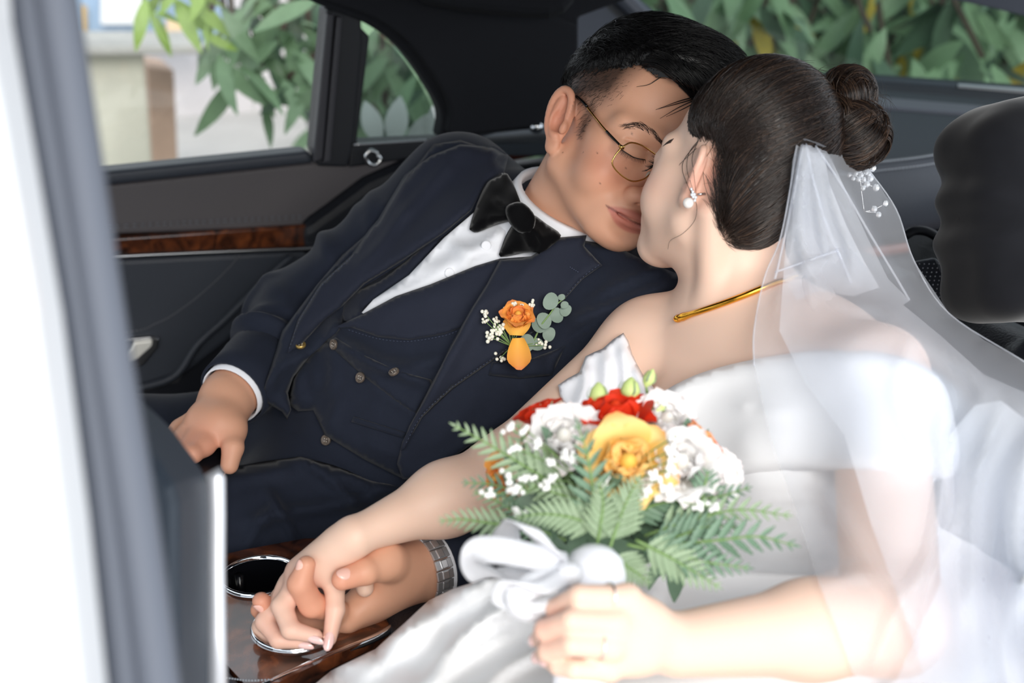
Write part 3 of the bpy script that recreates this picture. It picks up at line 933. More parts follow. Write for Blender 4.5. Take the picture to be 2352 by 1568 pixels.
# jacket lapels
ll = Drape(Z3([(1310, 578), (1450, 565), (1580, 480), (1700, 470), (1690, 520), (1770, 606), (1680, 670), (1600, 760), (1500, 880), (1270, 1040), (1100, 1160), (960, 1290), (880, 1430), (862, 1440), (900, 1330), (1000, 1150), (1090, 960), (1180, 800), (1250, 690)]), 10, [B_JL, B_VL, B_V], 0.010, relax=30, keep=0.012).edge(14, 0.006)
ll.ridge(Z3([(1250, 700), (1130, 930), (960, 1230)]), 26, 0.006)
ll.obj('lapel', SUIT_L, jacket, 0.005); B_LL = ll.bvh()
stitched(Z3([(1760, 600), (1680, 662), (1600, 750), (1500, 870), (1270, 1030), (1100, 1150), (960, 1280), (885, 1410)]), [B_LL], 70, THREAD, jacket)
stitched(Z3([(1622, 612), (1665, 638)]), [B_LL], 5, THREAD, jacket, name='buttonhole', r=0.0008)
rl = Drape(Z3([(1290, 70), (1130, 60), (1000, 110), (880, 200), (760, 400), (720, 445), (640, 560), (500, 690), (400, 850), (352, 1000), (372, 990), (420, 960), (520, 850), (600, 790), (700, 690), (880, 580), (1060, 460), (1180, 360), (1250, 230), (1330, 190), (1350, 110)]), 10, [B_JR, B_J], 0.010, relax=30, keep=0.012).edge(14, 0.006)
rl.ridge(Z3([(1200, 260), (1000, 420), (750, 600), (520, 800)]), 40, 0.004)
rl.ridge(Z3([(1100, 120), (980, 260), (860, 400)]), 18, 0.004).ridge(Z3([(900, 330), (780, 500), (640, 640)]), 14, 0.004)
rl.obj('lapel', SUIT_L, jacket, 0.005); B_RL = rl.bvh()
stitched(Z3([(640, 570), (505, 700), (410, 850), (360, 985)]), [B_RL], 30, THREAD, jacket)
c, n = on([B_RL, B_JR, B_V, B_J], *Z3([(413, 970)])[0], 0.004)
button(c, n + UPV * 1.0, 0.0062, jacket, mat('brass_button', (190, 160, 95), 0.3, 0.7))
# breast pocket welt
o = Drape(Z3([(1275, 1042), (1440, 1030), (1605, 968), (1545, 1100), (1400, 1116), (1258, 1100)]), 10, [B_JL, B_LL], 0.005, relax=4, keep=0.004).edge(8, 0.003); o.obj('breast_pocket', SUIT, jacket, 0.004)

# shirt collar, cuffs, bow tie
def ring_loft(pts_lo, pts_hi, m, name, th, parent, n=6):
    a, b = catmull(pts_lo, n), catmull(pts_hi, n)
    return solid(name, *loft([a, a * 0.5 + b * 0.5, b]), m, parent, th, 0)
nax = (gn0 - g_neck); nax /= np.linalg.norm(nax)
def collar_ring(t, r, tilt=0.0, n=40):
    x, y, _ = frame_of(nax, tz)
    out = []
    for k in range(n):
        a = 2 * math.pi * k / n
        out.append(g_neck + nax * (t + tilt * math.cos(a)) + r * (math.cos(a) * y + math.sin(a) * x))
    return np.array(out)
rows = [collar_ring(t, r, -0.008) for t, r in ((-0.012, 0.079), (0.014, 0.074), (0.042, 0.070), (0.049, 0.0712), (0.047, 0.0755), (0.026, 0.081), (-0.004, 0.089), (-0.016, 0.092))]
V, Fs = loft(rows, True)
solid('collar', V, Fs, SHIRT, groom, 0.0022, 0)
B_C = bvh_of(V, Fs)
for (a, b, wv) in ((g_elR, g_wrR, 0.0), (g_elL, g_wrL, 0.0)):
    w = b - a; w /= np.linalg.norm(w); x, y, _ = frame_of(w)
    an = np.linspace(0, 2 * math.pi, 33)[:-1]
    base = b - w * (0.034 if a is g_elR else 0.030)
    rows = [base + w * t + r * (np.cos(an)[:, None] * x + np.sin(an)[:, None] * y) for t, r in ((-0.03, 0.034), (0.0, 0.0360), (0.014, 0.0360), (0.027 if a is g_elR else 0.034, 0.0355))]
    sl = [base + w * t + r * (np.cos(an)[:, None] * x + np.sin(an)[:, None] * y) for t, r in ((-0.06, 0.040), (-0.045, 0.0455), (-0.03, 0.0445), (-0.005, 0.043), (0.022 if a is g_elR else 0.030, 0.0420))]
    solid('sleeve_hem', *loft(sl, True), SUIT, jacket, 0.003, -1)
    solid('shirt_cuff', *loft(rows, True), SHIRT, groom, 0.002, 0)
bow = [(Z3([(1345, 195), (1300, 205), (1250, 235), (1205, 330), (1174, 430), (1180, 450), (1210, 458), (1290, 425), (1385, 395), (1405, 345), (1395, 300)]), 0.026),
       (Z3([(1450, 375), (1520, 420), (1585, 470), (1545, 515), (1500, 545), (1420, 550), (1312, 568), (1318, 520), (1345, 455), (1385, 405)]), 0.026)]
tie = thing('bow_tie', 'black velvet bow tie at the white shirt collar', 'bow tie', P(1195, 490, 1.5))
B_SH = sh.bvh()
for pl, of in bow:
    d = Drape(pl, 8, [B_SH, B_C, B_J, B_LL, B_RL], 0.020, relax=30, smooth_n=3).edge(30, 0.014)
    cx, cy = Z3([(1395, 385)])[0]
    for dx, dy in ((-60, -40), (-75, 10), (60, 60), (30, 75)): d.ridge([(cx + dx * 0.2, cy + dy * 0.2), (cx + dx, cy + dy)], 9, 0.005)
    d.obj('wing', VELVET, tie, 0.012)
kc = Z3([(1400, 390)])[0]
d = Drape(smooth_poly(Z3([(1338, 340), (1408, 322), (1468, 386), (1452, 456), (1392, 456), (1346, 404)]), 4), 6, [B_SH, B_C, B_J], 0.032, relax=20).edge(9, 0.006)
d.obj('knot', VELVET, tie, 0.014)
print('groom suit', round(time.time() - T0, 1))

# ------------------------------------------------------------------ bride: body
SATIN = mat('white_satin', (250, 250, 252), 0.34, sheen=0.2, bump=0.04, bscale=500, spec=0.45)
SATIN2 = mat('ivory_satin', (238, 239, 245), 0.30, bump=0.04, bscale=400, spec=0.5)
GOLD = mat('polished_gold', (240, 176, 62), 0.16, 1.0)
b_neck = P(1705, 705, 1.405); b_hip = P(1930, 1480, 1.34)
b_shR, b_shL = P(1492, 800, 1.475), P(2015, 862, 1.250)
b_elR, b_wrR = P(1175, 1085, 1.405), P(824, 1226, 1.310)
b_elL, b_wrL = P(2050, 1425, 1.105), P(1560, 1480, 1.03)
bx_ = b_shL - b_shR; bx_ /= np.linalg.norm(bx_)
by_ = b_neck - b_hip; by_ -= bx_ * (by_ @ bx_); by_ /= np.linalg.norm(by_)
bz_ = np.cross(bx_, by_)
B_T = np.stack([bx_, by_, bz_], 1)
def bl(t): return b_hip + (b_neck - b_hip) * t
def b_trunk(S, e=0.0):
    S.ell(bl(0.66) - bz_ * 0.01, (0.150 + e, 0.13 + e, 0.092 + e), 0.04, rot=B_T)
    S.ell(bl(0.35), (0.125 + e, 0.13 + e, 0.090 + e), 0.06, rot=B_T)
    S.ell(bl(0.0), (0.165 + e, 0.12 + e, 0.115 + e), 0.06, rot=B_T)
    for s in (-1, 1): S.ell(bl(0.60) + bx_ * s * 0.065 + bz_ * 0.065, (0.062 + e, 0.058 + e, 0.052 + e), 0.03, rot=B_T)
SBo = Sdf(); head(SBo, B_M, B_O, False)
bn0 = to_world((0, -0.03, -0.012), B_M, B_O)
SBo.cap(bn0, b_neck - by_ * 0.02, 0.047, 0.052, 0.03)
b_trunk(SBo)
SBo.cap(b_neck - by_ * 0.025, b_shR, 0.040, 0.046, 0.045)
SBo.cap(b_neck - by_ * 0.025, b_shL, 0.038, 0.036, 0.045)
SBo.cap(b_neck + bz_ * 0.035 - by_ * 0.012 + bx_ * -0.015, b_shR + bz_ * 0.03 + by_ * 0.02, 0.011, 0.011, 0.011)
SBo.cap(b_neck + bz_ * 0.035 - by_ * 0.012 + bx_ * 0.015, b_shL + bz_ * 0.03 + by_ * 0.02, 0.011, 0.011, 0.011)
SBo.cap(to_world((0.055, -0.03, -0.03), B_M, B_O), b_neck + bz_ * 0.045 - by_ * 0.005, 0.012, 0.010, 0.014)     # neck tendon
SBo.cap(b_shR, b_elR, 0.047, 0.040, 0.03); SBo.cap(b_elR, b_elR * 0.55 + b_wrR * 0.45, 0.038, 0.033, 0.02); SBo.cap(b_elR * 0.55 + b_wrR * 0.45, b_wrR, 0.032, 0.0170, 0.022)
SBo.cap(b_shL, b_elL, 0.040, 0.039, 0.03); SBo.cap(b_elL, b_elL * 0.6 + b_wrL * 0.4, 0.040, 0.035, 0.02); SBo.cap(b_elL * 0.6 + b_wrL * 0.4, b_wrL, 0.035, 0.0235, 0.02)
# right hand over the groom's
kn = [(748, 1296, 1.325), (702, 1318, 1.333), (668, 1346, 1.348), (648, 1374, 1.362)]
for i, q in enumerate(kn): SBo.cap(P(808, 1236, 1.312), P(*q), 0.0125, 0.0108 - 0.0008 * i, 0.018 if i == 0 else 0.012)
SBo.cap(P(775, 1256, 1.318), P(690, 1312, 1.338), 0.0145, 0.012, 0.016)
finger(SBo, [kn[0], (768, 1345, 1.328), (770, 1400, 1.318), (757, 1466, 1.310)], [0.0112, 0.0098, 0.0088, 0.0066], k0=0.010)
finger(SBo, [kn[1], (648, 1392, 1.318), (668, 1446, 1.306), (724, 1460, 1.302)], [0.0112, 0.0100, 0.0088, 0.0066], k0=0.010)
finger(SBo, [kn[2], (610, 1428, 1.338), (640, 1468, 1.326), (700, 1474, 1.324)], [0.0108, 0.0096, 0.0084, 0.0064], k0=0.010)
finger(SBo, [kn[3], (600, 1440, 1.362), (622, 1480, 1.352), (670, 1490, 1.348)], [0.0098, 0.0086, 0.0078, 0.0060], k0=0.010)
finger(SBo, [(815, 1245, 1.33), (835, 1300, 1.352), (838, 1350, 1.350)], [0.0135, 0.011, 0.0085], k0=0.012)
# left hand round the bouquet handle
kl = [(1440, 1372, 1.000), (1412, 1430, 0.990), (1402, 1486, 0.988), (1398, 1538, 0.995)]
for i, q in enumerate(kl): SBo.cap(P(1552, 1478, 1.032), P(*q), 0.0125, 0.0098 - 0.0006 * i, 0.013)
SBo.cap(P(1490, 1430, 1.012), P(1470, 1500, 1.008), 0.013, 0.012, 0.015)
finger(SBo, [kl[0], (1330, 1368, 0.984), (1276, 1398, 1.002), (1268, 1432, 1.030)], [0.0090, 0.0080, 0.0074, 0.0060], k=0.0015, k0=0.005)
finger(SBo, [kl[1], (1312, 1424, 0.976), (1252, 1446, 0.992), (1238, 1468, 1.020)], [0.0092, 0.0082, 0.0076, 0.0060], k=0.0015, k0=0.005)
finger(SBo, [kl[2], (1312, 1480, 0.976), (1258, 1494, 0.990), (1244, 1508, 1.016)], [0.0090, 0.0079, 0.0073, 0.0058], k=0.0015, k0=0.005)
finger(SBo, [kl[3], (1318, 1536, 0.984), (1282, 1528, 0.990), (1262, 1518, 1.000)], [0.0084, 0.0073, 0.0067, 0.0055], k=0.0015, k0=0.005)
finger(SBo, [(1500, 1455, 1.03), (1440, 1400, 1.055), (1380, 1380, 1.075)], [0.0125, 0.0105, 0.0085], k0=0.012)
# thighs under the skirt
b_k1, b_k2 = P(1100, 1830, 1.06), P(1080, 1700, 1.20)
def vis(X):
    q = px_of(X)
    return (q[:, 1] < 990) | (np.linalg.norm(X - P(700, 1390, 1.33), axis=1) < 0.16) | (np.linalg.norm(X - P(1380, 1460, 1.0), axis=1) < 0.13) | ((q[:, 0] < 1360) & (q[:, 1] < 1320)) | ((q[:, 0] > 1450) & (q[:, 2] < 1.20) & (q[:, 1] > 980))
Vb, Fb = SBo.mesh(0.0021, clip=vis)
SBt = Sdf(); b_trunk(SBt, -0.003)
SBt.cap(b_hip - bx_ * -0.07, b_k1, 0.080, 0.060, 0.05); SBt.cap(b_hip - bx_ * 0.07, b_k2, 0.080, 0.060, 0.05)
for q in (b_k1, b_k2): SBt.cap(q, q + np.array([-0.1, -0.03, -0.35]), 0.055, 0.04, 0.03)
Vt, Ft = SBt.mesh(0.008, newton=0)
B_BT = bvh_of(Vt, Ft); B_BV = bvh_of(Vb, Fb)
Fb = np.concatenate([Fb, Ft + len(Vb)]); Vb = np.concatenate([Vb, Vt])
BSK = (230, 196, 176)
Cb = face_paint(Vb, B_M, B_O, BSK, False)
for c, r in ((P(740, 1450, 1.31), 0.03), (P(640, 1440, 1.33), 0.03), (P(690, 1330, 1.33), 0.02), (P(1260, 1440, 0.99), 0.02), (P(1620, 420, 1.33), 0.02)):
    w = 0.4 * np.exp(-((Vb - c) ** 2).sum(1) / r ** 2)[:, None]; Cb = Cb * (1 - w) + np.array(lin((240, 170, 152))) * w
bride = mk('person', Vb, Fb, SKIN_B, cols=Cb)
tag(bride, 'bride in white off-shoulder satin gown with dark hair in a bun, holding the bouquet', 'person')
B_B = bvh_of(Vb, Fb)
print('bride body', len(Vb), round(time.time() - T0, 1))

RIDGE_GAIN = 1.2
# ------------------------------------------------------------------ bride: gown
bod = Drape([(1500, 905), (1560, 905), (1700, 930), (1950, 960), (2150, 1000), (2150, 1100), (2060, 1200), (2000, 1330), (1960, 1440), (1800, 1480), (1500, 1470), (1330, 1400), (1330, 1200), (1400, 1050)], 18, [B_BT], 0.006, relax=40)
for i in range(9): bod.ridge([(1640 + i * 8, 1100 + i * 24), (1800, 1112 + i * 25), (1960, 1105 + i * 27)], 9, 0.0035)
bodice = bod.obj('bodice', SATIN, bride)
band = Drape([(1505, 920), (1530, 895), (1600, 860), (1680, 836), (1760, 820), (1860, 806), (1960, 803), (2050, 814), (2120, 840), (2170, 885), (2192, 960), (2205, 1040), (2190, 1092), (2150, 1098), (2050, 1086), (1900, 1080), (1780, 1084), (1690, 1092), (1600, 1090), (1530, 1040)], 15, [B_B, bod.bvh()], 0.010, relax=70, smooth_n=3).edge(30, 0.012)
band.ridge([(2080, 850), (2110, 960), (2100, 1080)], 26, 0.004)
gown = band.obj('neckline_band', SATIN, bride, 0.005)
slv = Drape([(1432, 764), (1452, 812), (1478, 862), (1516, 912), (1500, 965), (1420, 975), (1330, 950), (1300, 932), (1282, 884), (1330, 855), (1345, 818), (1385, 800)], 8, [B_B], 0.010, relax=30, smooth_n=2).edge(10, 0.006)
for a, b, w in (((1325, 940), (1345, 835), 13), ((1372, 955), (1392, 806), 15), ((1425, 965), (1428, 785), 13), ((1475, 960), (1455, 840), 14)):
    slv.ridge([a, ((a[0] + b[0]) / 2 + 8, (a[1] + b[1]) / 2), b], w, 0.010)
slv.obj('sleeve', SATIN2, bride, 0.003)
sk_o = [(640, 1640), (760, 1540), (862, 1490), (930, 1430), (985, 1378), (1040, 1352), (1110, 1330), (1240, 1322), (1420, 1318), (1700, 1310), (1880, 1320), (2010, 1260), (2140, 1200), (2230, 1250), (2352, 1330), (2450, 1450), (2450, 1700), (640, 1700)]
sk = Drape(sk_o, 16, [B_BT], 0.014, anchors=[(640, 1660, 1.30), (862, 1490, 1.33), (985, 1378, 1.36), (760, 1545, 1.31), (2352, 1340, 1.02), (2440, 1500, 0.95), (2440, 1690, 0.92)], relax=160)
for ln, w, a in (([(1120, 1335), (980, 1430), (820, 1560)], 20, 0.020), ([(1060, 1350), (940, 1450), (800, 1540)], 12, 0.012), ([(1240, 1340), (1080, 1450), (940, 1600)], 24, 0.022), ([(1180, 1440), (1050, 1520), (980, 1600)], 16, 0.012),
                 ([(1260, 1480), (1150, 1540), (1060, 1640)], 20, 0.018), ([(1500, 1340), (1480, 1420), (1560, 1440)], 26, 0.014), ([(1240, 1380), (1120, 1420), (1000, 1530)], 10, 0.008),
                 ([(2250, 1300), (2200, 1440), (2230, 1640)], 26, 0.02), ([(2330, 1360), (2300, 1480), (2330, 1640)], 22, 0.02), ([(2100, 1460), (2060, 1560), (2000, 1660)], 22, 0.016)):
    sk.ridge(ln, w, a)
skirt = sk.obj('skirt', SATIN, bride, 0.004)
B_SK = sk.bvh()

# fingernails: small glossy ovals on the finger tips
def nail(c, along, out, w, l, m, parent, name='fingernail'):
    along = np.asarray(along, float); along /= np.linalg.norm(along); out = np.asarray(out, float); out -= along * (out @ along); out /= np.linalg.norm(out)
    sd = np.cross(along, out); R = np.stack([along, sd, out], 1)
    V, Fs = sphere((0, 0, 0), (l, w, 0.0016), 14, 8)
    V[:, 2] -= 0.35 * (V[:, 1] ** 2) / w
    return mk(name, V @ R.T + c, Fs, m, parent)
NAIL_B = mat('polished_nail', (244, 205, 200), 0.12, coat=0.6)
tow = -FWD
def tipnail(a, b, r, m, parent, out=None, w=0.0052, l=0.0072, back=0.15):
    a, b = P(*a), P(*b); al = b - a; al /= np.linalg.norm(al); o = tow if out is None else np.asarray(out, float)
    o = o - al * (o @ al); o /= np.linalg.norm(o)
    nail(b - al * l * back + o * (r - 0.0003), al, o, w, l, m, parent)
tipnail((840, 1312, 1.312), (786, 1331, 1.300), 0.0098, NAIL, groom, UPV + tow, 0.0070, 0.0075)
tipnail((689, 1340, 1.305), (703, 1297, 1.302), 0.0085, NAIL, groom, -RGT + 0.8 * tow, 0.0055, 0.006)
tipnail((640, 1412, 1.350), (600, 1380, 1.338), 0.0085, NAIL, groom, -UPV * 0.8 + tow - RGT * 0.6, 0.0055, 0.006)
tipnail((770, 1400, 1.318), (757, 1466, 1.310), 0.0066, NAIL_B, bride, tow, 0.0052, 0.0095, -0.3)
tipnail((668, 1446, 1.306), (724, 1460, 1.302), 0.0066, NAIL_B, bride, tow - UPV * 0.6, 0.0048, 0.0085, -0.3)
tipnail((640, 1468, 1.326), (700, 1474, 1.324), 0.0064, NAIL_B, bride, tow - UPV * 0.6, 0.0046, 0.0080, -0.3)
tipnail((622, 1480, 1.352), (670, 1490, 1.348), 0.0060, NAIL_B, bride, tow - UPV * 0.6, 0.0042, 0.0075, -0.3)
tipnail((1282, 1528, 0.990), (1262, 1518, 1.000), 0.0060, NAIL_B, bride, tow - RGT * 0.4, 0.0042, 0.0075, -0.3)
tipnail((1258, 1494, 0.990), (1244, 1508, 1.016), 0.0064, NAIL_B, bride, -RGT + 0.4 * tow, 0.0046, 0.0075, -0.2)
tipnail((1252, 1446, 0.992), (1238, 1468, 1.020), 0.0066, NAIL_B, bride, -RGT + 0.4 * tow, 0.0046, 0.0075, -0.2)
print('bride gown', round(time.time() - T0, 1))

# ------------------------------------------------------------------ car cabin
LEA = mat('dark_leather', (56, 60, 68), 0.45, bump=0.25, bscale=350, spec=0.4)
LEA_B = mat('black_leather', (26, 28, 34), 0.42, bump=0.3, bscale=320, spec=0.4)
LEA_T = mat('taupe_leather', (86, 82, 84), 0.55, bump=0.2, bscale=350, spec=0.35)
TRIM = mat('black_plastic', (20, 23, 30), 0.5, bump=0.1, bscale=500)
HEADL = mat('black_headliner', (20, 22, 28), 0.95, bump=0.2, bscale=700)
SATINM = mat('satin_metal', (190, 192, 196), 0.28, 1.0)
CHROME = mat('chrome', (225, 228, 232), 0.08, 1.0)
RUBBER = mat('grey_seal', (96, 101, 112), 0.55, spec=0.3)
WHITEP = mat('white_paint', (246, 247, 249), 0.25, coat=0.8)
def wood_mat():
    if 'walnut' in MATS: return MATS['walnut']
    m = mat('walnut', (70, 38, 22), 0.22, coat=0.8)
    nt = m.node_tree; b = nt.nodes['Principled BSDF']
    tc = nt.nodes.new('ShaderNodeTexCoord'); n = nt.nodes.new('ShaderNodeTexNoise'); n.inputs['Scale'].default_value = 26; n.inputs['Detail'].default_value = 9; n.inputs['Distortion'].default_value = 1.6
    cr = nt.nodes.new('ShaderNodeValToRGB'); e = cr.color_ramp.elements
    e[0].position = 0.32; e[0].color = (*lin((34, 17, 10)), 1); e[1].position = 0.72; e[1].color = (*lin((122, 66, 34)), 1)
    k = e.new(0.5); k.color = (*lin((78, 40, 22)), 1)
    nt.links.new(tc.outputs['Object'], n.inputs['Vector']); nt.links.new(n.outputs['Fac'], cr.inputs['Fac']); nt.links.new(cr.outputs['Color'], b.inputs['Base Color'])
    return m
WOOD = wood_mat()
def glass_mat(name, tint, a):
    m = bpy.data.materials.new(name); m.use_nodes = True; nt = m.node_tree; nt.nodes.clear()
    out = nt.nodes.new('ShaderNodeOutputMaterial'); mx = nt.nodes.new('ShaderNodeMixShader'); t = nt.nodes.new('ShaderNodeBsdfTransparent'); g = nt.nodes.new('ShaderNodeBsdfGlossy')
    t.inputs['Color'].default_value = (*lin(tint), 1); g.inputs['Roughness'].default_value = 0.02; mx.inputs['Fac'].default_value = a
    nt.links.new(t.outputs[0], mx.inputs[1]); nt.links.new(g.outputs[0], mx.inputs[2]); nt.links.new(mx.outputs[0], out.inputs['Surface'])
    return m
GLASS = glass_mat('door_glass', (240, 241, 240), 0.03)
GLASS_T = glass_mat('tinted_glass', (206, 212, 210), 0.04)

# the far door lies in a vertical plane along r_ (towards the rear); w_ points across, away from the camera
PHI = math.radians(22)
r_ = np.array([math.cos(PHI), math.sin(PHI), 0]); w_ = np.array([-math.sin(PHI), math.cos(PHI), 0])
D_O = Pz(460, 370, 0.93)
def onD(px, py, off=0.0):
    """point on the far-door plane, off metres towards the cabin"""
    return Ppl(px, py, D_O - w_ * off, w_)
def dpatch(name, poly, m, parent, off, th=0.02, bev=0.006, smooth_n=0, seg=3):
    pl = smooth_poly(poly, smooth_n) if smooth_n else poly
    V, Fs = slab([onD(x, y, off) for x, y in pl], th, -w_)
    n = np.cross(V[1] - V[0], V[2] - V[0])
    o = mk(name, V, Fs, m, parent, False)
    bm = bmesh.new(); bm.from_mesh(o.data); bmesh.ops.recalc_face_normals(bm, faces=bm.faces); bm.to_mesh(o.data); bm.free()
    if bev: bevel(o, bev, seg)
    return o
def dtube(name, line, r, m, parent, off, seg=8, flat=None, n=6):
    pts = np.array([onD(x, y, off) for x, y in catmull(np.array(line, float), n)])
    return mk(name, *tube(pts, r, seg, flat=flat), m, parent)

door = thing('door_1', 'far rear car door with dark leather panel, walnut strip and open-view window', 'door', onD(400, 900))
door['kind'] = 'structure'
# upper leather, belt rail, wood strip, lower panel
dpatch('belt_rail', [(-205, 430), (230, 396), (712, 347), (724, 376), (236, 428), (-205, 466)], LEA, door, 0.025, 0.05, 0.008)
dpatch('upper_panel', [(-205, 464), (236, 426), (724, 374), (900, 352), (1100, 330), (1100, 520), (880, 500), (740, 520), (240, 540), (-205, 570)], LEA_T, door, 0.012, 0.05, 0.006)
dpatch('shoulder_panel', [(760, 470), (840, 410), (930, 370), (1010, 330), (1120, 320), (1120, 600), (700, 600), (690, 520)], LEA_B, door, 0.030, 0.05, 0.02)
dpatch('wood_strip', [(-205, 578), (240, 548), (740, 514), (900, 500), (900, 560), (660, 570), (220, 590), (-205, 616)], WOOD, door, 0.022, 0.03, 0.004)
dtube('metal_strip', [(-205, 621), (220, 592), (440, 581), (660, 572), (800, 566)], 0.0035, SATINM, door, 0.028)
dpatch('lower_panel', [(-205, 624), (220, 596), (660, 574), (760, 570), (700, 640), (600, 720), (520, 790), (430, 860), (330, 890), (-205, 948)], LEA, door, 0.016, 0.05, 0.01)
dpatch('pocket_panel', [(640, 585), (700, 575), (900, 570), (900, 900), (420, 960), (-205, 1018), (-205, 943), (330, 886), (400, 865), (440, 810), (520, 700)], LEA_B, door, 0.006, 0.05, 0.01)
dtube('panel_ridge', [(668, 588), (600, 650), (520, 730), (455, 790), (405, 860), (330, 888), (200, 910)], 0.006, LEA, door, 0.022)
for y in (0, 7):
    pts = catmull(np.array([(-205, 552 + y), (240, 518 + y), (480, 505 + y), (700, 494 + y)], float), 14)
    parts = [tube([onD(*pts[i], 0.0135), onD(*(pts[i] * 0.45 + pts[i + 1] * 0.55), 0.0135)], 0.0010, 5) for i in range(len(pts) - 1)]
    mk('stitching', *merge(parts), mat('grey_thread', (105, 106, 112), 0.7), door)
pts = catmull(np.array([(-205, 802), (260, 766), (360, 742), (430, 700), (490, 650), (530, 610), (552, 585)], float), 12)
mk('stitching', *merge([tube([onD(*pts[i], 0.0175), onD(*(pts[i] * 0.4 + pts[i + 1] * 0.6), 0.0175)], 0.0011, 5) for i in range(len(pts) - 1)]), MATS['grey_thread'], door)
# inside handle: recessed bright lever in a metal surround
h = dpatch('door_handle', [(150, 795), (262, 781), (345, 772), (366, 778), (362, 800), (330, 838), (290, 856), (258, 860), (262, 846), (300, 822), (315, 795), (300, 784), (240, 793), (150, 803)], SATINM, door, 0.024, 0.012, 0.003)
dpatch('lever', [(308, 786), (352, 780), (350, 795), (318, 824), (282, 838), (256, 844), (256, 834), (284, 818), (300, 800)], mat('brushed_lever', (244, 242, 234), 0.35, 0.25), h, 0.030, 0.012, 0.003)
dpatch('handle_recess', [(150, 804), (240, 794), (300, 787), (312, 795), (298, 820), (256, 845), (150, 860)], TRIM, door, 0.018, 0.01, 0.003)
# window frame: rear division bar and quarter light
dpatch('window_bar', [(752, 20), (830, 30), (832, 96), (812, 330), (800, 384), (730, 382), (722, 345)], TRIM, door, 0.02, 0.05, 0.004)
dpatch('window_seal', [(752, 30), (768, 34), (742, 366), (720, 374), (722, 345)], mat('rubber_seal', (52, 52, 58), 0.5), door, 0.032, 0.02, 0.003)
dpatch('window_seal', [(774, 36), (788, 40), (760, 372), (744, 376)], MATS['rubber_seal'], door, 0.032, 0.02, 0.003)
dpatch('quarter_frame', [(826, 60), (850, 84), (820, 330), (1000, 322), (1060, 318), (1090, 345), (800, 386)], TRIM, door, 0.015, 0.05, 0.004)
dtube('chrome_strip', [(812, 332), (900, 327), (985, 321)], 0.0018, SATINM, door, 0.018)
# small chrome coat hook
hk = np.array([onD(x, y, 0.03) for x, y in catmull(np.array([(868, 352), (852, 346), (840, 356), (846, 374), (862, 378), (874, 366), (868, 356)], float), 5)])
mk('coat_hook', *tube(hk, 0.0032, 8), CHROME, door)
# door glass and quarter glass
g1 = dpatch('window_1', [(-205, -160), (760, -160), (752, 30), (722, 347), (230, 398), (-205, 440)], GLASS, None, -0.006, 0.004, 0)
struct(g1, 'clear side window glass of the far rear door', 'window')
g2 = dpatch('window_2', [(846, 84), (880, 90), (930, 140), (980, 220), (1002, 290), (998, 322), (818, 334)], GLASS_T, None, -0.006, 0.004, 0, 2)
struct(g2, 'small curved quarter window behind the far door glass', 'window')

# roof side, headliner and C-pillar: one dark shell that starts above the windows
ceil = thing('ceiling', 'black fabric headliner and roof pillars of the car', 'ceiling', P(1100, -50, 2.0)); ceil['kind'] = 'structure'
def npoly(name, pts3, m, parent, th, n, bev=0.01):
    V, Fs = slab(pts3, th, n); o = mk(name, V, Fs, m, parent, False)
    bm = bmesh.new(); bm.from_mesh(o.data); bmesh.ops.recalc_face_normals(bm, faces=bm.faces); bm.to_mesh(o.data); bm.free()
    if bev: bevel(o, bev, 3)
    return o
arch = catmull(np.array([(640, -30), (760, 22), (850, 58), (920, 110), (980, 190), (1015, 260), (1010, 318)], float), 6)
pil = [tuple(q) for q in arch] + [(1060, 316), (1200, 300), (1330, 290), (1330, 40), (1440, 0), (1430, -80), (640, -160)]
dpatch('roof_pillar', pil, HEADL, ceil, 0.028, 0.04, 0.012)
pil2 = [tuple(q + np.array([18, -12])) for q in arch[4:]] + [(1060, 312), (1200, 296), (1330, 286), (1330, 60), (1240, 20), (1000, -20), (800, -60)]
dpatch('pillar_cover', pil2, HEADL, ceil, 0.045, 0.03, 0.02)
PILG = mat('grey_pillar_trim', (74, 79, 90), 0.7, bump=0.1, bscale=500)
# rear window: a sloped pane whose foot runs along the parcel shelf
s_a, s_b = Pz(2020, 188, 0.94), Pz(2352, 213, 0.94)
s_dir = (s_b - s_a); s_dir /= np.linalg.norm(s_dir)
g_up = np.array([0, 0, 1.0]) * 0.62 - np.array([s_dir[1], -s_dir[0], 0]) * (-1) * 0.0 - r_ * 0.55; g_up /= np.linalg.norm(g_up)
g_n = np.cross(s_dir, g_up); g_n /= np.linalg.norm(g_n)
if g_n @ (CAM - s_a) < 0: g_n = -g_n
def onG(px, py, off=0.0): return Ppl(px, py, s_a + g_n * off, g_n)
def gpatch(name, poly, m, parent, off, th=0.02, bev=0.006):
    return npoly(name, [onG(x, y, off) for x, y in poly], m, parent, th, g_n, bev)
g3 = gpatch('window_3', [(1380, -110), (1440, 0), (1480, 34), (1560, 120), (1640, 172), (2020, 192), (2352, 216), (2520, 228), (2900, 256), (2900, 170), (2520, 60), (2352, 36), (2180, -6), (2000, -90)], GLASS_T, None, 0.0, 0.004, 0)
struct(g3, 'tinted sloping rear window showing leaves outside', 'window')
gpatch('roof_edge', [(1980, -60), (2180, 0), (2270, 20), (2352, 40), (2520, 84), (2900, 190), (2900, -260), (1980, -160)], PILG, ceil, 0.02, 0.03)
gpatch('rear_pillar', [(1180, 330), (1236, 150), (1312, 30), (1352, -40), (1430, -40), (1446, 2), (1488, 36), (1560, 120), (1600, 330)], PILG, ceil, 0.05, 0.03, 0.015)
gpatch('rear_seal', [(1352, -20), (1374, -20), (1470, 70), (1460, 84)], TRIM, ceil, 0.06, 0.012, 0.004)
gpatch('rear_seal', [(1400, -30), (1424, -30), (1500, 44), (1490, 60)], mat('grey_trim_edge', (96, 100, 110), 0.5), ceil, 0.062, 0.012, 0.004)
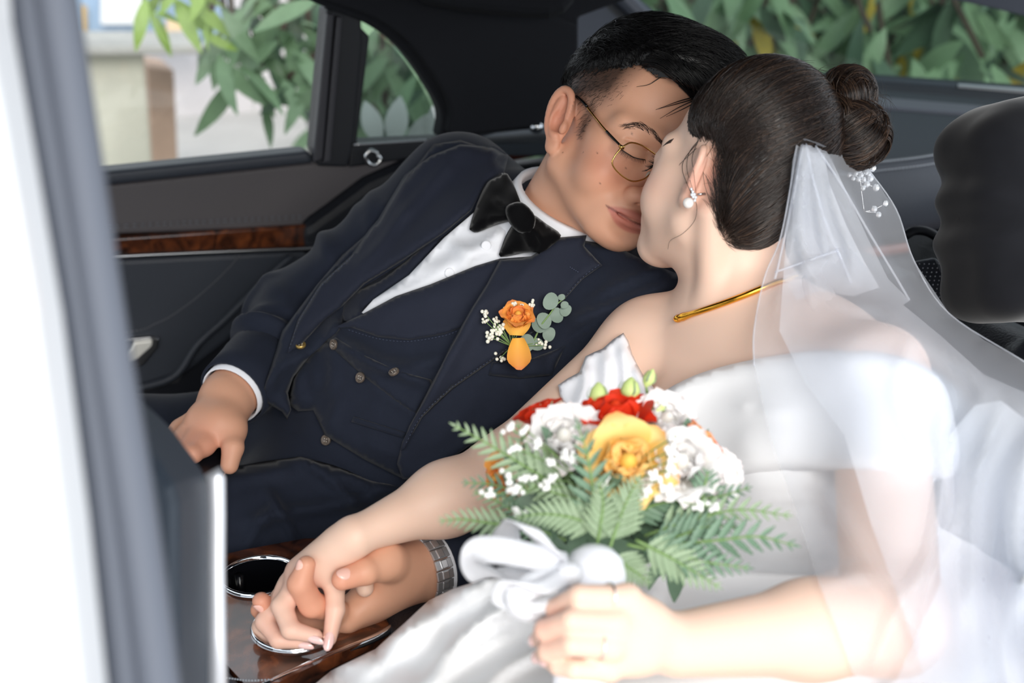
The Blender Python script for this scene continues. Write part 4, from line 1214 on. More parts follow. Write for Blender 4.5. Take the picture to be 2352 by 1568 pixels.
npoly('headliner_pad', [P(x, y, 2.05) for x, y in ((900, -120), (1350, -120), (1318, -6), (1296, 18), (1262, 30), (1200, 28), (1060, 14), (960, -6))], HEADL, ceil, 0.05, -FWD, 0.015)
frit = gpatch('window_surround', [(1560, 165), (2020, 186), (2352, 210), (2520, 224), (2520, 250), (2352, 236), (2020, 210), (1560, 186)], mat('dark_surround', (44, 52, 60), 0.5), ceil, 0.01, 0.02, 0.004)
gpatch('chrome_edge', [(2200, 197), (2352, 208), (2520, 220), (2520, 226), (2352, 214), (2200, 201)], SATINM, ceil, 0.014, 0.006, 0.001)

# parcel shelf behind the seats
shelf = thing('parcel_shelf', 'dark parcel shelf with stitched leather edge and walnut strip below the rear window', 'shelf', Pz(1900, 300, 0.93))
SHF = mat('speaker_mesh', (38, 46, 54), 0.8, bump=0.35, bscale=900)
npoly('shelf_top', [Pz(x, y, 0.93) for x, y in ((1020, 300), (1560, 190), (2020, 206), (2352, 232), (2520, 246), (2500, 340), (2352, 328), (2180, 352), (2020, 374), (1900, 386), (1400, 330), (1100, 330))], SHF, shelf, 0.02, (0, 0, 1), 0.004)
npoly('shelf_step', [Pz(x, y, 0.936) for x, y in ((1560, 204), (2020, 222), (2352, 250), (2520, 262), (2520, 284), (2352, 268), (2020, 244), (1560, 226))], mat('shelf_step_grey', (72, 76, 86), 0.6), shelf, 0.01, (0, 0, 1), 0.003)
lip_px = [(1880, 392), (1960, 388), (2020, 380), (2100, 371), (2180, 358), (2260, 344), (2352, 330)]
lt = np.array([Pz(x, y, 0.932) for x, y in catmull(np.array(lip_px, float), 5)])
lf = -r_ * 0.35 - w_ * 0.7; lf /= np.linalg.norm(lf)
rows = [lt + np.array([0, 0, z]) + lf * a for a, z in ((-0.03, 0.0), (-0.004, 0.004), (0.010, -0.004), (0.020, -0.024), (0.026, -0.055), (0.026, -0.085), (0.016, -0.105), (0.0, -0.115))]
V, Fs = loft(rows); solid('leather_edge', V, Fs, LEA, shelf, 0.0015, 0)
for dz, a in ((0.0035, 0.0005), (-0.0065, 0.0125)):
    q = lt + np.array([0, 0, dz + 0.002]) + lf * a
    parts = []
    for i in range(len(q) - 1):
        for t in (0.0, 0.5): parts.append(tube([q[i] + (q[i + 1] - q[i]) * t, q[i] + (q[i + 1] - q[i]) * (t + 0.36)], 0.0012, 5))
    mk('stitching', *merge(parts), mat('pale_thread', (150, 156, 164), 0.7), shelf)
wd = lt + lf * 0.030 + np.array([0, 0, -0.122])
mk('wood_strip', *tube(wd, 0.010, 10, flat=(1.0, 0.9)), mat('red_walnut', (118, 56, 36), 0.3, coat=0.6, var=0.3, vscale=30), shelf)
mk('lower_edge', *tube(wd + np.array([0, 0, -0.028]) + lf * 0.004, 0.020, 12), LEA_B, shelf)
sw = np.array([Pz(x, y, 0.925) for x, y in ((1080, 322), (1150, 300), (1200, 292), (1260, 280))])
mk('shelf_corner', *tube(sw, 0.018, 10, flat=(1.0, 0.6)), LEA, shelf)
mk('shelf_corner_wood', *tube(sw + np.array([0.01, -0.02, -0.035]), 0.012, 10), MATS['red_walnut'], shelf)
c = Pz(1232, 292, 0.95)
mk('reading_lamp', *sphere(c, (0.012, 0.008, 0.010), 14, 9), CHROME, shelf)

# rear bench: backrest, seat base, headrest cushion, belt
bench = thing('rear_seat', 'black leather rear bench seat with perforated backrest behind the couple', 'seat', (0.3, 1.4, 0.35))
seat_o = np.array([0.50, 1.44, 0.68]); lean = math.radians(24)
bu = np.array([r_[0] * math.sin(lean), r_[1] * math.sin(lean), math.cos(lean)]); bn = np.cross(w_, bu)
SB_R = np.stack([bn, w_, bu], 1)
Sb = Sdf()
Sb.box(seat_o + w_ * -0.28, (0.035, 0.22, 0.17), 0.045, 0.02, SB_R)
Sb.box(seat_o + w_ * 0.42 + bn * 0.02, (0.035, 0.22, 0.17), 0.045, 0.02, SB_R)
Sb.box(seat_o + w_ * 0.08 + bn * 0.03, (0.03, 0.14, 0.17), 0.04, 0.02, SB_R)
mk('backrest', *Sb.mesh(0.006), LEA_B, bench)
Sb = Sdf()
Sb.box(seat_o - r_ * 0.30 + w_ * -0.28 + np.array([0, 0, -0.26]), (0.24, 0.24, 0.05), 0.05, 0.02, np.stack([r_, w_, (0, 0, 1)], 1))
Sb.box(seat_o - r_ * 0.36 + w_ * 0.46 + np.array([0, 0, -0.26]), (0.26, 0.24, 0.05), 0.05, 0.02, np.stack([r_, w_, (0, 0, 1)], 1))
mk('seat_cushion', *Sb.mesh(0.008, newton=0), LEA_B, bench)
pf = npoly('perforated_insert', [P(x, y, dd) for x, y, dd in ((2100, 600, 1.62), (2150, 590, 1.62), (2200, 640, 1.60), (2215, 720, 1.56), (2190, 740, 1.56), (2130, 680, 1.60))], LEA, bench, 0.02, -FWD, 0.004)
dots = []
for j in range(14):
    for i in range(9):
        x = 2112 + i * 11 + (5 if j % 2 else 0) + j * 3; y = 606 + j * 9.5
        if 2100 + (y - 600) * 0.35 < x < 2195: 
            dots.append(sphere(P(x, y, 1.616 - (y - 600) * 0.00042), 0.0009, 6, 4))
mk('perforation', *merge(dots), mat('pale_dot', (150, 156, 165), 0.6), pf)
belt = thing('seat_belt', 'black woven seat belt emerging from its slot below the walnut strip', 'seat belt', P(2130, 570, 1.72))
npoly('webbing', [P(x, y, dd) for x, y, dd in ((2082, 548, 1.76), (2120, 532, 1.76), (2176, 566, 1.70), (2168, 590, 1.66), (2110, 622, 1.66))], mat('belt_webbing', (30, 33, 38), 0.8, bump=0.6, bscale=900), belt, 0.003, -FWD, 0)
mk('belt_guide', *tube([P(x, y, 1.72) for x, y in catmull(np.array([(2078, 542), (2100, 530), (2130, 532), (2160, 552), (2182, 590)], float), 5)], 0.006, 8), TRIM, belt)
Sc = Sdf()
cu_c = P(2405, 488, 1.50)
CUR = np.stack([RGT * 0.94 + FWD * 0.34, UPV, np.cross(RGT * 0.94 + FWD * 0.34, UPV)], 1)
Sc.box(cu_c, (0.062, 0.064, 0.018), 0.050, 0.02, CUR)
Sc.ell(cu_c, (0.106, 0.112, 0.062), 0.03, CUR)
Vc, Fc = Sc.mesh(0.0035)
Lc = (Vc - cu_c) @ CUR; an = np.arctan2(Lc[:, 1], Lc[:, 0]); rr_ = np.hypot(Lc[:, 0], Lc[:, 1])
Vc = Vc + Sc.grad(Vc)[1] * (0.0040 * np.sin(an * 9 + 3 * np.sin(an * 2)) * np.clip((rr_ - 0.075) / 0.03, 0, 1) + 0.0028 * vnoise(Vc, 32, 9))[:, None]
cush = mk('headrest_cushion', Vc, Fc, mat('black_velour', (28, 29, 33), 0.92, sheen=0.35, spec=0.1, var=0.1, vscale=30))
tag(cush, 'puffy black velour cushion strapped on the headrest beside the bride', 'cushion')
seam = np.array([cu_c + CUR @ np.array([0.112 * math.cos(a) * 0.985, 0.116 * math.sin(a) * 0.985, 0]) for a in np.linspace(0, 2 * math.pi, 60)[:-1]])
mk('piping', *tube(seam, 0.0022, 6, closed=True), MATS['black_velour'], cush)

# centre console with two cup holders
ZC = 0.672
con = thing('center_console', 'walnut rear armrest console with chrome-edged cup holders', 'console', Pz(640, 1400, ZC - 0.2))
cz = lambda pl, z=ZC: [Pz(x, y, z) for x, y in pl]
up3 = (0, 0, 1)
cups = [(597, 1326, 92), (681, 1442, 106)]
def plate_with_holes(name, outline, holes, z, th, m, parent):
    """flat plate with round openings, triangulated in plan"""
    ol = np.array([Pz(x, y, z)[:2] for x, y in outline]); pts = list(map(tuple, ol)); edges = [(i, (i + 1) % len(ol)) for i in range(len(ol))]; n = len(pts)
    for (c, r) in holes:
        k = 40
        for i in range(k): pts.append((c[0] + r * math.cos(i * 2 * math.pi / k), c[1] + r * math.sin(i * 2 * math.pi / k))); edges.append((n + i, n + (i + 1) % k))
        n += k
    vs, _, fs, *_ = delaunay_2d_cdt([Vector(p) for p in pts], edges, [], 1, 1e-6)
    vs = np.array([tuple(v) for v in vs])
    keep = []
    for f in fs:
        c0 = vs[list(f)].mean(0)
        if all(np.linalg.norm(c0 - np.array(c[:2])) > r * 0.999 for c, r in holes): keep.append(list(f))
    V = np.c_[vs, np.full(len(vs), z)]
    return solid(name, V, keep, m, parent, th, -1, False)
holes = []
for x, y, rp in cups:
    c = Pz(x, y, ZC); dd = px_of(c)[2]; holes.append((c, rp * dd / FPX * 0.97))
wood_o = [(440, 1290), (560, 1262), (700, 1236), (760, 1236), (800, 1290), (905, 1425), (860, 1462), (640, 1566), (560, 1568), (470, 1470), (440, 1400)]
plate_with_holes('wood_top', wood_o, holes, ZC, 0.012, WOOD, con)
for c, r in holes:
    o = mk('cup_holder', *lathe([(r * 0.96, 0.002), (r * 0.94, -0.004), (r * 0.90, -0.05), (r * 0.86, -0.075), (0.001, -0.076)], 40, up3, c), mat('black_gloss', (12, 13, 17), 0.18), con)
    mk('chrome_ring', *lathe([(r * 0.93, 0.0005), (r * 0.95, 0.0042), (r * 0.985, 0.005), (r * 1.02, 0.0025), (r * 1.03, 0.0)], 48, up3, c), CHROME, o)
    for a in (0.4, 2.5, 4.6):
        d = np.array([math.cos(a), math.sin(a), 0])
        mk('grip_fin', *box(c + d * r * 0.84 + np.array([0, 0, -0.03]), (0.012, 0.008, 0.045), np.stack([d, np.cross(up3, d), up3], 1)), MATS['black_gloss'], o)
mk('chrome_strip', *tube(cz(catmull(np.array([(600, 1580), (700, 1532), (800, 1490), (866, 1462), (908, 1436)], float), 5), ZC - 0.003), 0.0042, 8), CHROME, con)
npoly('wood_side', [Pz(600, 1585, ZC - 0.006), Pz(866, 1466, ZC - 0.006), Pz(912, 1438, ZC - 0.006), Pz(912, 1438, ZC - 0.006) - (0, 0, 0.05), Pz(600, 1585, ZC - 0.006) - (0, 0, 0.05)], WOOD, con, 0.01, -w_, 0.002)
Sa = Sdf(); Ra = np.stack([r_, w_, (0, 0, 1)], 1)
ac = Pz(990, 1385, ZC) + r_ * 0.09
Sa.box(ac + np.array([0, 0, -0.03]), (0.12, 0.085, 0.022), 0.022, 0.01, Ra)
mk('armrest_pad', *Sa.mesh(0.005), LEA_B, con)
npoly('console_front', cz([(300, 1380), (470, 1468), (560, 1572), (640, 1570), (640, 1700), (300, 1700)], ZC + 0.004), LEA, con, 0.05, up3, 0.008)
pts = catmull(np.array([(520, 1556), (570, 1562), (630, 1560)], float), 8)
mk('stitching', *merge([tube([Pz(*pts[i], ZC + 0.006), Pz(*(pts[i] * 0.4 + pts[i + 1] * 0.6), ZC + 0.006)], 0.0009, 5) for i in range(len(pts) - 1)]), MATS['pale_thread'], con)
npoly('console_body', cz([(440, 1290), (700, 1236), (910, 1430), (620, 1575), (440, 1420)], ZC - 0.09), TRIM, con, 0.2, up3, 0)

# front seat back and the door pillar in the near foreground
fs = thing('front_seat', 'dark blurred front seat back with satin metal side strip', 'seat', P(300, 1568, 0.98))
npoly('seat_back', [P(x, y, 0.97 + (480 - x) * 0.0002) for x, y in ((100, 880), (250, 890), (330, 912), (400, 978), (450, 1044), (474, 1080), (484, 1120), (486, 1700), (60, 1700))], mat('navy_seat_leather', (44, 54, 66), 0.55), fs, 0.10, FWD, 0.012)
mk('metal_strip', *tube([P(x, y, 0.965) for x, y in ((484, 1082), (494, 1100), (495, 1180), (494, 1300), (496, 1450), (500, 1700))], 0.0072, 10, flat=(1.0, 0.5), hint=FWD), mat('pale_metal', (214, 216, 222), 0.35, 0.7), fs)
pillar = thing('trim_1', 'blurred white door pillar with two grey rubber seals in the foreground', 'pillar', P(150, 1568, 0.66)); pillar['kind'] = 'structure'
npoly('pillar_paint', [P(x, y, 0.64) for x, y in ((-1100, -900), (-60, -900), (26, -150), (42, 60), (98, 380), (156, 720), (216, 1180), (272, 1700), (300, 2000), (-1100, 2000))], WHITEP, pillar, 0.05, FWD, 0.008)
for ln, r, m in (([(-40, -900), (44, -160), (66, 60), (122, 380), (182, 720), (244, 1180), (304, 1720), (330, 2000)], 0.0090, RUBBER), ([(10, -900), (104, -160), (138, 60), (186, 380), (246, 780), (310, 1180), (382, 1720)], 0.0105, RUBBER), ([(-20, -900), (68, -160), (96, 60), (148, 380), (206, 750), (270, 1180), (338, 1720)], 0.006, mat('dark_seal', (66, 68, 80), 0.6))):
    dd = 0.665 if r > 0.007 else 0.675
    mk('door_seal' if r > 0.007 else 'seal_groove', *tube([P(x, y, dd) for x, y in catmull(np.array(ln, float), 4)], r, 12), m, pillar)
npoly('pillar_inner', [P(x, y, 0.70) for x, y in ((-40, -900), (60, -900), (158, -160), (170, 60), (214, 380), (244, 600), (284, 880), (330, 1200), (404, 1720), (120, 1720))], mat('pillar_trim_grey', (84, 92, 104), 0.7), pillar, 0.03, FWD, 0.006)

# roof, floor and the outer body that keeps daylight out
nd = D_O - w_ * 1.40
roof = mk('roof_panel', *box((D_O - w_ * 0.71 - r_ * 0.05)[:2].tolist() + [1.475], (2.3, 1.52, 0.05), np.stack([r_, w_, (0, 0, 1)], 1)), HEADL, ceil); bevel(roof, 0.02)
fl = mk('floor', *box((D_O - w_ * 0.65 - r_ * 0.3)[:2].tolist() + [0.27], (3.0, 1.5, 0.06), np.stack([r_, w_, (0, 0, 1)], 1)), mat('black_carpet', (24, 25, 28), 0.95, bump=0.5, bscale=500)); struct(fl, 'black carpeted car floor', 'floor')
dk = mk('door_lower', *box((D_O - r_ * 0.2 + w_ * 0.05)[:2].tolist() + [0.55], (2.6, 0.06, 0.64), np.stack([r_, w_, (0, 0, 1)], 1)), TRIM, door)
tr = mk('rear_bulkhead', *box((D_O + r_ * 1.12 - w_ * 0.55)[:2].tolist() + [0.56], (0.06, 1.4, 0.64), np.stack([r_, w_, (0, 0, 1)], 1)), TRIM, shelf)
# far centre pillar and front door, beyond the rear door
Rc = np.stack([r_, w_, (0, 0, 1)], 1)
fd = thing('door_2', 'far front car door with dark panel, seen past the rear door', 'door', D_O - r_ * 1.0 * np.array([1, 1, 0])); fd['kind'] = 'structure'
def dbox(name, s0, s1, z0, z1, th, m, off=0.0):
    o = mk(name, *box(np.r_[(D_O + r_ * (s0 + s1) / 2 + w_ * off)[:2], (z0 + z1) / 2], (s1 - s0, th, z1 - z0), Rc), m, fd, False); return bevel(o, 0.008)
dbox('pillar', -0.52, -0.40, 0.25, 1.46, 0.09, TRIM); dbox('panel', -1.6, -0.52, 0.25, 0.90, 0.07, LEA_T); dbox('belt_rail', -1.6, -0.52, 0.90, 0.945, 0.10, LEA); dbox('wood_strip', -1.6, -0.52, 0.80, 0.84, 0.09, WOOD)
dbox('roof_rail', -1.7, -0.40, 1.36, 1.46, 0.09, HEADL); dbox('front_pillar', -1.68, -1.6, 0.9, 1.46, 0.08, TRIM)
dsh = mk('dashboard', *box(np.r_[(D_O - r_ * 1.55 - w_ * 0.7)[:2], 0.72], (0.3, 1.4, 0.40), Rc), LEA_B, None, False); bevel(dsh, 0.05); tag(dsh, 'black leather dashboard in front of the front seats', 'dashboard')
print('car', round(time.time() - T0, 1))

# ------------------------------------------------------------------ outside: ground, wall, sign, trees
def conc(name, c, v=0.25): return mat(name, c, 0.9, var=v, vscale=3, bump=0.3, bscale=40)
gr = mk('ground', *box((0, 4, -0.05), (60, 60, 0.1)), conc('pale_concrete', (214, 210, 206), 0.12)); struct(gr, 'pale concrete ground outside the car', 'ground')
O_ = D_O + w_ * 3.2
def outp(px, py, dist): return Ppl(px, py, D_O + w_ * dist, w_)
def owall(name, poly, dist, th, m):
    return npoly(name, [outp(x, y, dist) for x, y in poly], m, None, th, -w_, 0.01)
w1 = owall('wall_outside', [(-300, -400), (800, -400), (1400, -400), (1400, 700), (-300, 700)], 5.2, 0.2, conc('grey_wall', (236, 230, 232), 0.08)); struct(w1, 'pale blurred wall beyond the street', 'wall')
pm = conc('mossy_concrete', (206, 204, 190), 0.18)
p1 = owall('concrete_post', [(186, 122), (330, 118), (392, 900), (250, 900)], 3.0, 0.30, pm); tag(p1, 'weathered grey concrete gatepost with mossy streaks beyond the window', 'post')
p2 = owall('brick_post', [(336, 150), (400, 160), (432, 900), (380, 900)], 3.5, 0.3, mat('rust_brick', (196, 168, 150), 0.9, var=0.3, vscale=4)); tag(p2, 'narrow rust-brown brick post behind the concrete gatepost', 'post')
cp = owall('coping', [(150, 106), (480, 104), (480, 124), (150, 128)], 2.9, 0.4, conc('coping_grey', (190, 188, 184))); tag(cp, 'thin concrete ledge along the top of the low wall', 'ledge')
sg = thing('billboard', 'blurred blue billboard with white and orange panels above the low wall', 'billboard', outp(300, 100, 4.6))
for nm, pl, m in (('board', [(130, -160), (520, -160), (520, 106), (130, 106)], mat('sign_blue', (150, 176, 206), 0.6, var=0.15, vscale=3)), ('panel', [(232, -60), (330, -60), (330, 56), (232, 56)], mat('sign_white', (240, 241, 244), 0.6)), ('panel', [(384, 44), (428, 44), (428, 108), (384, 108)], mat('sign_peach', (246, 214, 176), 0.6)), ('panel', [(180, 14), (200, 14), (200, 104), (180, 104)], mat('sign_ochre', (196, 170, 128), 0.6))):
    dist = 4.6 if nm == 'board' else 4.54
    npoly(nm, [outp(x, y, dist) for x, y in pl], m, sg, 0.03, -w_, 0)

LEAF = [mat('leaf_green', (128, 158, 122), 0.42, var=0.15, vscale=5), mat('leaf_dark', (84, 110, 88), 0.42, var=0.15, vscale=5), mat('leaf_lime', (160, 192, 98), 0.45, var=0.12, vscale=5), mat('leaf_yellow', (214, 186, 74), 0.5)]
def leaf_mesh(name, L, W, m, curl=0.25):
    n = 6; V = []; Fs = []
    for i in range(n + 1):
        t = i / n; w = W * math.sin(math.pi * min(1, t * 0.96 + 0.02)) ** 0.8 * (1 - 0.25 * t)
        z = -curl * L * t * t
        for s in (-1, 0, 1): V.append((s * w, L * t, z + (0.0 if s == 0 else 0.18 * w)))
    for i in range(n):
        for k in (0, 1): a = i * 3 + k; Fs.append([a, a + 1, a + 4, a + 3])
    me = bpy.data.meshes.new(name); me.from_pydata(V, [], Fs); me.update(); me.materials.append(m)
    me.polygons.foreach_set('use_smooth', [True] * len(me.polygons))
    return me, np.array(V), Fs
LM = [leaf_mesh('leaf_%d' % i, 1, 0.15, m) for i, m in enumerate(LEAF)]
def orient(y, z):
    y = np.asarray(y, float) / np.linalg.norm(y); z = np.asarray(z, float); z = z - y * (z @ y); z /= np.linalg.norm(z)
    return np.stack([np.cross(y, z), y, z], 1)
def mat4(R, o, s=1.0):
    M = Matrix([[*(R[i] * s), o[i]] for i in range(3)] + [[0, 0, 0, 1]])
    return M
def bunch(r, c, n, L, parent, kinds, out, droop=0.7):
    """a spray of leaves hanging from c; the first ones become leaf objects, the rest go to out"""
    for k in range(n):
        a = r.uniform(0, 2 * math.pi)
        y = np.array([math.cos(a) * (1 - droop * 0.4), math.sin(a) * (1 - droop * 0.4), -droop + r.normal() * 0.28])
        R = orient(y, np.array([0, -0.75, 0.6]) + r.normal(size=3) * 0.45); l = L * r.uniform(0.75, 1.2)
        o = c + r.normal(size=3) * 0.03; ki = kinds[r.integers(len(kinds))]
        if parent is not None:
            ob = bpy.data.objects.new('leaf', LM[ki][0]); COL.objects.link(ob); ob.parent = parent
            ob.matrix_local = Matrix.Translation(-Vector(parent.location)) @ mat4(R, o, l)
        else:
            out.append((ki, (LM[ki][1] * l) @ R.T + o))
def tree(name, label, spots, seed, n_obj, trunk):
    r = np.random.default_rng(seed); t = thing(name, label, 'tree', trunk[0]); out = []; cnt = 0
    br = [tube(catmull(np.array(trunk), 6), np.linspace(0.09, 0.03, len(trunk) * 6 - 5), 8)]
    for (c, n, L, kinds) in spots:
        c = np.asarray(c, float)
        up = c + np.array([r.normal() * 0.15, 0.3, 0.35])
        br.append(tube(catmull(np.array([up, (up + c) / 2 + r.normal(size=3) * 0.05, c]), 4), 0.008, 5))
        use = t if cnt < n_obj else None
        bunch(r, c, n, L, use, kinds, out); cnt += n
    mk('branches', *merge(br), mat('bark', (84, 74, 64), 0.9, bump=0.5, bscale=60), t)
    if out:
        V = []; Fs = []; k = 0; mi = []
        for ki, v in out:
            V.append(v); Fs += [[i + k for i in f] for f in LM[ki][2]]; mi += [ki] * len(LM[ki][2]); k += len(v)
        o = mk('foliage', np.concatenate(V), Fs, None, t)
        for m in LEAF: o.data.materials.append(m)
        o.data.polygons.foreach_set('material_index', mi); o['kind'] = 'stuff'
    return t
r = np.random.default_rng(21)
spots = []
for x, y, d, n, L, k in ((430, -40, 3.2, 7, 0.11, [2]), (375, -5, 3.2, 5, 0.10, [2]), (352, 20, 3.25, 3, 0.09, [2]), (485, 20, 3.2, 4, 0.09, [2]),
                         (540, 120, 3.3, 7, 0.17, [0]), (520, 60, 3.4, 6, 0.15, [0, 1]), (600, 20, 3.3, 7, 0.15, [0]), (640, 100, 3.3, 8, 0.15, [0]), (600, 150, 3.35, 6, 0.13, [0]), (660, 180, 3.3, 7, 0.13, [0, 1]), (710, 60, 3.3, 8, 0.14, [0]), (700, 150, 3.3, 7, 0.13, [0]), (560, -20, 3.4, 6, 0.15, [0, 1]), (690, -20, 3.4, 8, 0.15, [0, 1]), (640, 40, 3.6, 8, 0.15, [1])):
    spots.append((P(x, y, d), n, L, k))
for i in range(16): spots.append((P(r.uniform(780, 1040), r.uniform(0, 320), r.uniform(3.3, 3.9)), 7, 0.14, [0, 0, 1]))
tree('street_tree', 'leafy tree with lime and grey-green leaves hanging outside the side window', spots, 5, 260, [P(900, 520, 4.3) * [1, 1, 0], P(880, 200, 4.3), P(800, -200, 4.2), P(600, -320, 3.9)])
spots = []
for i in range(46): spots.append((P(r.uniform(1400, 2420), r.uniform(-90, 190), r.uniform(3.5, 4.4)), 7, 0.21, [0, 0, 1] if r.uniform() < 0.9 else [0, 3]))
for i in range(90): spots.append((P(r.uniform(1350, 2450), r.uniform(-120, 330), r.uniform(4.4, 5.4)), 8, 0.22, [1, 1, 0]))
tree('mango_tree', 'dense tree with long drooping leaves behind the tinted rear window', spots, 6, 280, [P(2000, 500, 5.2) * [1, 1, 0], P(1980, 100, 5.2), P(1900, -300, 5.0)])
spots = []
for i in range(60): spots.append((P(r.uniform(740, 1240), r.uniform(-60, 400), r.uniform(4.3, 4.9)), 8, 0.2, [1, 1, 0]))
tree('shrub', 'dark leafy shrub seen through the quarter window', spots, 8, 0, [P(950, 560, 4.8) * [1, 1, 0], P(940, 200, 4.8)])
hd = Sdf()
for x, y, d, q in ((1500, 150, 6.2, 0.9), (1900, 100, 6.4, 1.0), (2300, 120, 6.2, 1.0), (1100, 200, 6.4, 0.8), (2000, 350, 6.2, 0.9), (1500, 400, 6.3, 0.8)):
    hd.ell(P(x, y, d), (q, 0.5, q * 0.9), 0.2)
V, Fq = hd.mesh(0.05, newton=0); V = V + 0.06 * np.stack([vnoise(V, 9, s) for s in (1, 2, 3)], -1)
hg = mk('hedge', V, Fq, mat('hedge_dark', (52, 68, 58), 0.9, var=0.4, vscale=5)); tag(hg, 'dark bushy hedge mass behind the trees', 'hedge')
wf = thing('white_flower', 'white flower petals close outside the quarter window', 'flower', P(920, 330, 2.7))
wme = bpy.data.meshes['leaf_0'].copy(); wme.materials.clear(); wme.materials.append(mat('white_petal_out', (226, 230, 224), 0.5))
for x, y, a, L in ((872, 330, 0.35, 0.09), (905, 336, -0.1, 0.10), (930, 330, -1.0, 0.12), (985, 312, -0.5, 0.10)):
    ob = bpy.data.objects.new('petal', wme); COL.objects.link(ob); ob.parent = wf
    ob.matrix_local = Matrix.Translation(-Vector(wf.location)) @ (mat4(orient(UPV * math.cos(a) - RGT * math.sin(a), -FWD), P(x, y, 2.7), L) @ Matrix.Diagonal((1.7, 1, 1, 1)))
print('outside', round(time.time() - T0, 1))

# ------------------------------------------------------------------ hair
def in_poly(pts, poly):
    pts = np.asarray(pts, float); poly = np.asarray(poly, float); ins = np.zeros(len(pts), bool)
    for i in range(len(poly)):
        (x0, y0), (x1, y1) = poly[i], poly[(i + 1) % len(poly)]
        c = ((y0 > pts[:, 1]) != (y1 > pts[:, 1])); xx = (x1 - x0) * (pts[:, 1] - y0) / (y1 - y0 + 1e-12) + x0
        ins ^= c & (pts[:, 0] < xx)
    return ins
def submesh(V, Fq, keep):
    m = keep[Fq].all(1); Fq = Fq[m]; u, inv = np.unique(Fq, return_inverse=True)
    return V[u], inv.reshape(Fq.shape)
def flow(S, X0, dirf, steps, step, lift, stop=None):
    """trace hairs over the surface of S; lift(k) = height above it"""
    X = X0.copy(); out = []
    for k in range(steps):
        n = S.grad(X, 0.0015)[1]; d = S.ev(X)
        X = X - n * np.clip(d - lift(k, X), -0.012, 0.012)[:, None]
        out.append(X.copy())
        v = dirf(X, k); v = v - n * (v * n).sum(1, keepdims=True); v /= np.linalg.norm(v, axis=1, keepdims=True) + 1e-9
        sv = v * (step if np.ndim(step) == 0 else step[:, None])
        if stop is not None: sv = sv * np.where(stop(X + sv * 1.5), 0.06, 1.0)[:, None]
        X = X + sv
    return np.stack(out, 1)          # (n, steps, 3)
def hair_mesh(name, paths, r, m, parent, sides=3):
    n, k, _ = paths.shape
    rad = r * np.interp(np.linspace(0, 1, k), [0, 0.12, 0.75, 1], [0.7, 1, 0.8, 0.12])
    t = np.gradient(paths, axis=1); t /= np.linalg.norm(t, axis=2, keepdims=True) + 1e-12
    h = np.array([0.3, 0.5, 0.81]); x = np.cross(t, h); x /= np.linalg.norm(x, axis=2, keepdims=True) + 1e-9; y = np.cross(t, x)
    a = np.arange(sides) * 2 * math.pi / sides
    V = paths[:, :, None, :] + rad[None, :, None, None] * (np.cos(a)[None, None, :, None] * x[:, :, None] + np.sin(a)[None, None, :, None] * y[:, :, None])
    i, s = np.meshgrid(np.arange(k - 1), np.arange(sides), indexing='ij'); l = (s + 1) % sides
    q = np.stack([i * sides + s, i * sides + l, (i + 1) * sides + l, (i + 1) * sides + s], -1).reshape(-1, 4)
    Fq = (q[None] + (np.arange(n) * k * sides)[:, None, None]).reshape(-1, 4)
    o = mk(name, V.reshape(-1, 3), Fq, m, parent); o['kind'] = 'stuff'; return o

# groom: long top swept over to his left, clipped sides
SH_ = Sdf(); SH_.frame(G_M, G_O, G_S)
SH_.ell((0, 0.050, -0.016), (0.0805, 0.088, 0.088), 0.01)
SH_.ell((0.004, 0.088, 0.016), (0.070, 0.056, 0.072), 0.03)
SH_.ell((0.030, 0.098, 0.048), (0.052, 0.044, 0.040), 0.03)
SH_.ell((0.052, 0.072, 0.058), (0.028, 0.034, 0.026), 0.03)
SH_.frame()
V, Fq = SH_.mesh(0.003)
L = to_local(V, G_M, G_O)
side_poly = [(0.080, 0.084), (0.066, 0.078), (0.052, 0.082), (0.034, 0.066), (0.010, 0.050), (-0.02, 0.038), (-0.055, 0.022), (-0.075, -0.010), (-0.13, -0.02), (-0.15, 0.2), (0.15, 0.2), (0.12, 0.09)]
front = L[:, 2] > 0.066 + 0.05 * np.clip((0.085 - L[:, 1]) / 0.04, -1, 0)
keep = in_poly(L[:, [2, 1]], side_poly) | ((L[:, 0] > 0.028) & (L[:, 1] > 0.050) & (L[:, 2] > 0.02))
keep &= ~((L[:, 2] > 0.06) & (L[:, 1] < 0.062 + 0.35 * np.clip(0.02 - L[:, 0], 0, 0.05)))
Vc, Fc = submesh(V, Fq, keep)
Nn = SH_.grad(Vc)[1]; Lc = to_local(Vc, G_M, G_O)
Vc = Vc + Nn * (0.0012 * np.sin(Lc[:, 2] * 900 - Lc[:, 0] * 500 + 4 * np.sin(Lc[:, 0] * 60)))[:, None]
def sink_g(X):
    Lx = to_local(X, G_M, G_O); d, _, _ = seg_dist(Lx[:, [2, 1]], np.array(side_poly[1:9])); return 0.006 * np.clip(1 - d / 0.016, 0, 1) * (Lx[:, 0] < 0.03)
Vc = Vc - Nn * sink_g(Vc)[:, None]
hair_g = mk('hair', Vc, Fc, HAIR_G, groom)
r = np.random.default_rng(3)
cand = np.nonzero(Lc[:, 1] > 0.045)[0]
X0 = Vc[r.choice(cand, 4200)] + r.normal(size=(4200, 3)) * 0.002
wd = r.normal(size=(4200, 3)) * 0.16
dl = np.array([0.72, -0.12, 0.62])
def dg(X, k):
    Lx = to_local(X, G_M, G_O)
    d = np.tile(dl, (len(X), 1)) + wd; d[:, 1] -= 0.35 * k / 9
    d[:, 2] -= 0.9 * np.clip(Lx[:, 2] / 0.08, 0, 1); d[:, 2] -= 0.8 * np.clip((-Lx[:, 0] - 0.01) / 0.05, 0, 1) * np.clip((0.1 - Lx[:, 1]) / 0.04, 0, 1)
    return d @ G_M.T
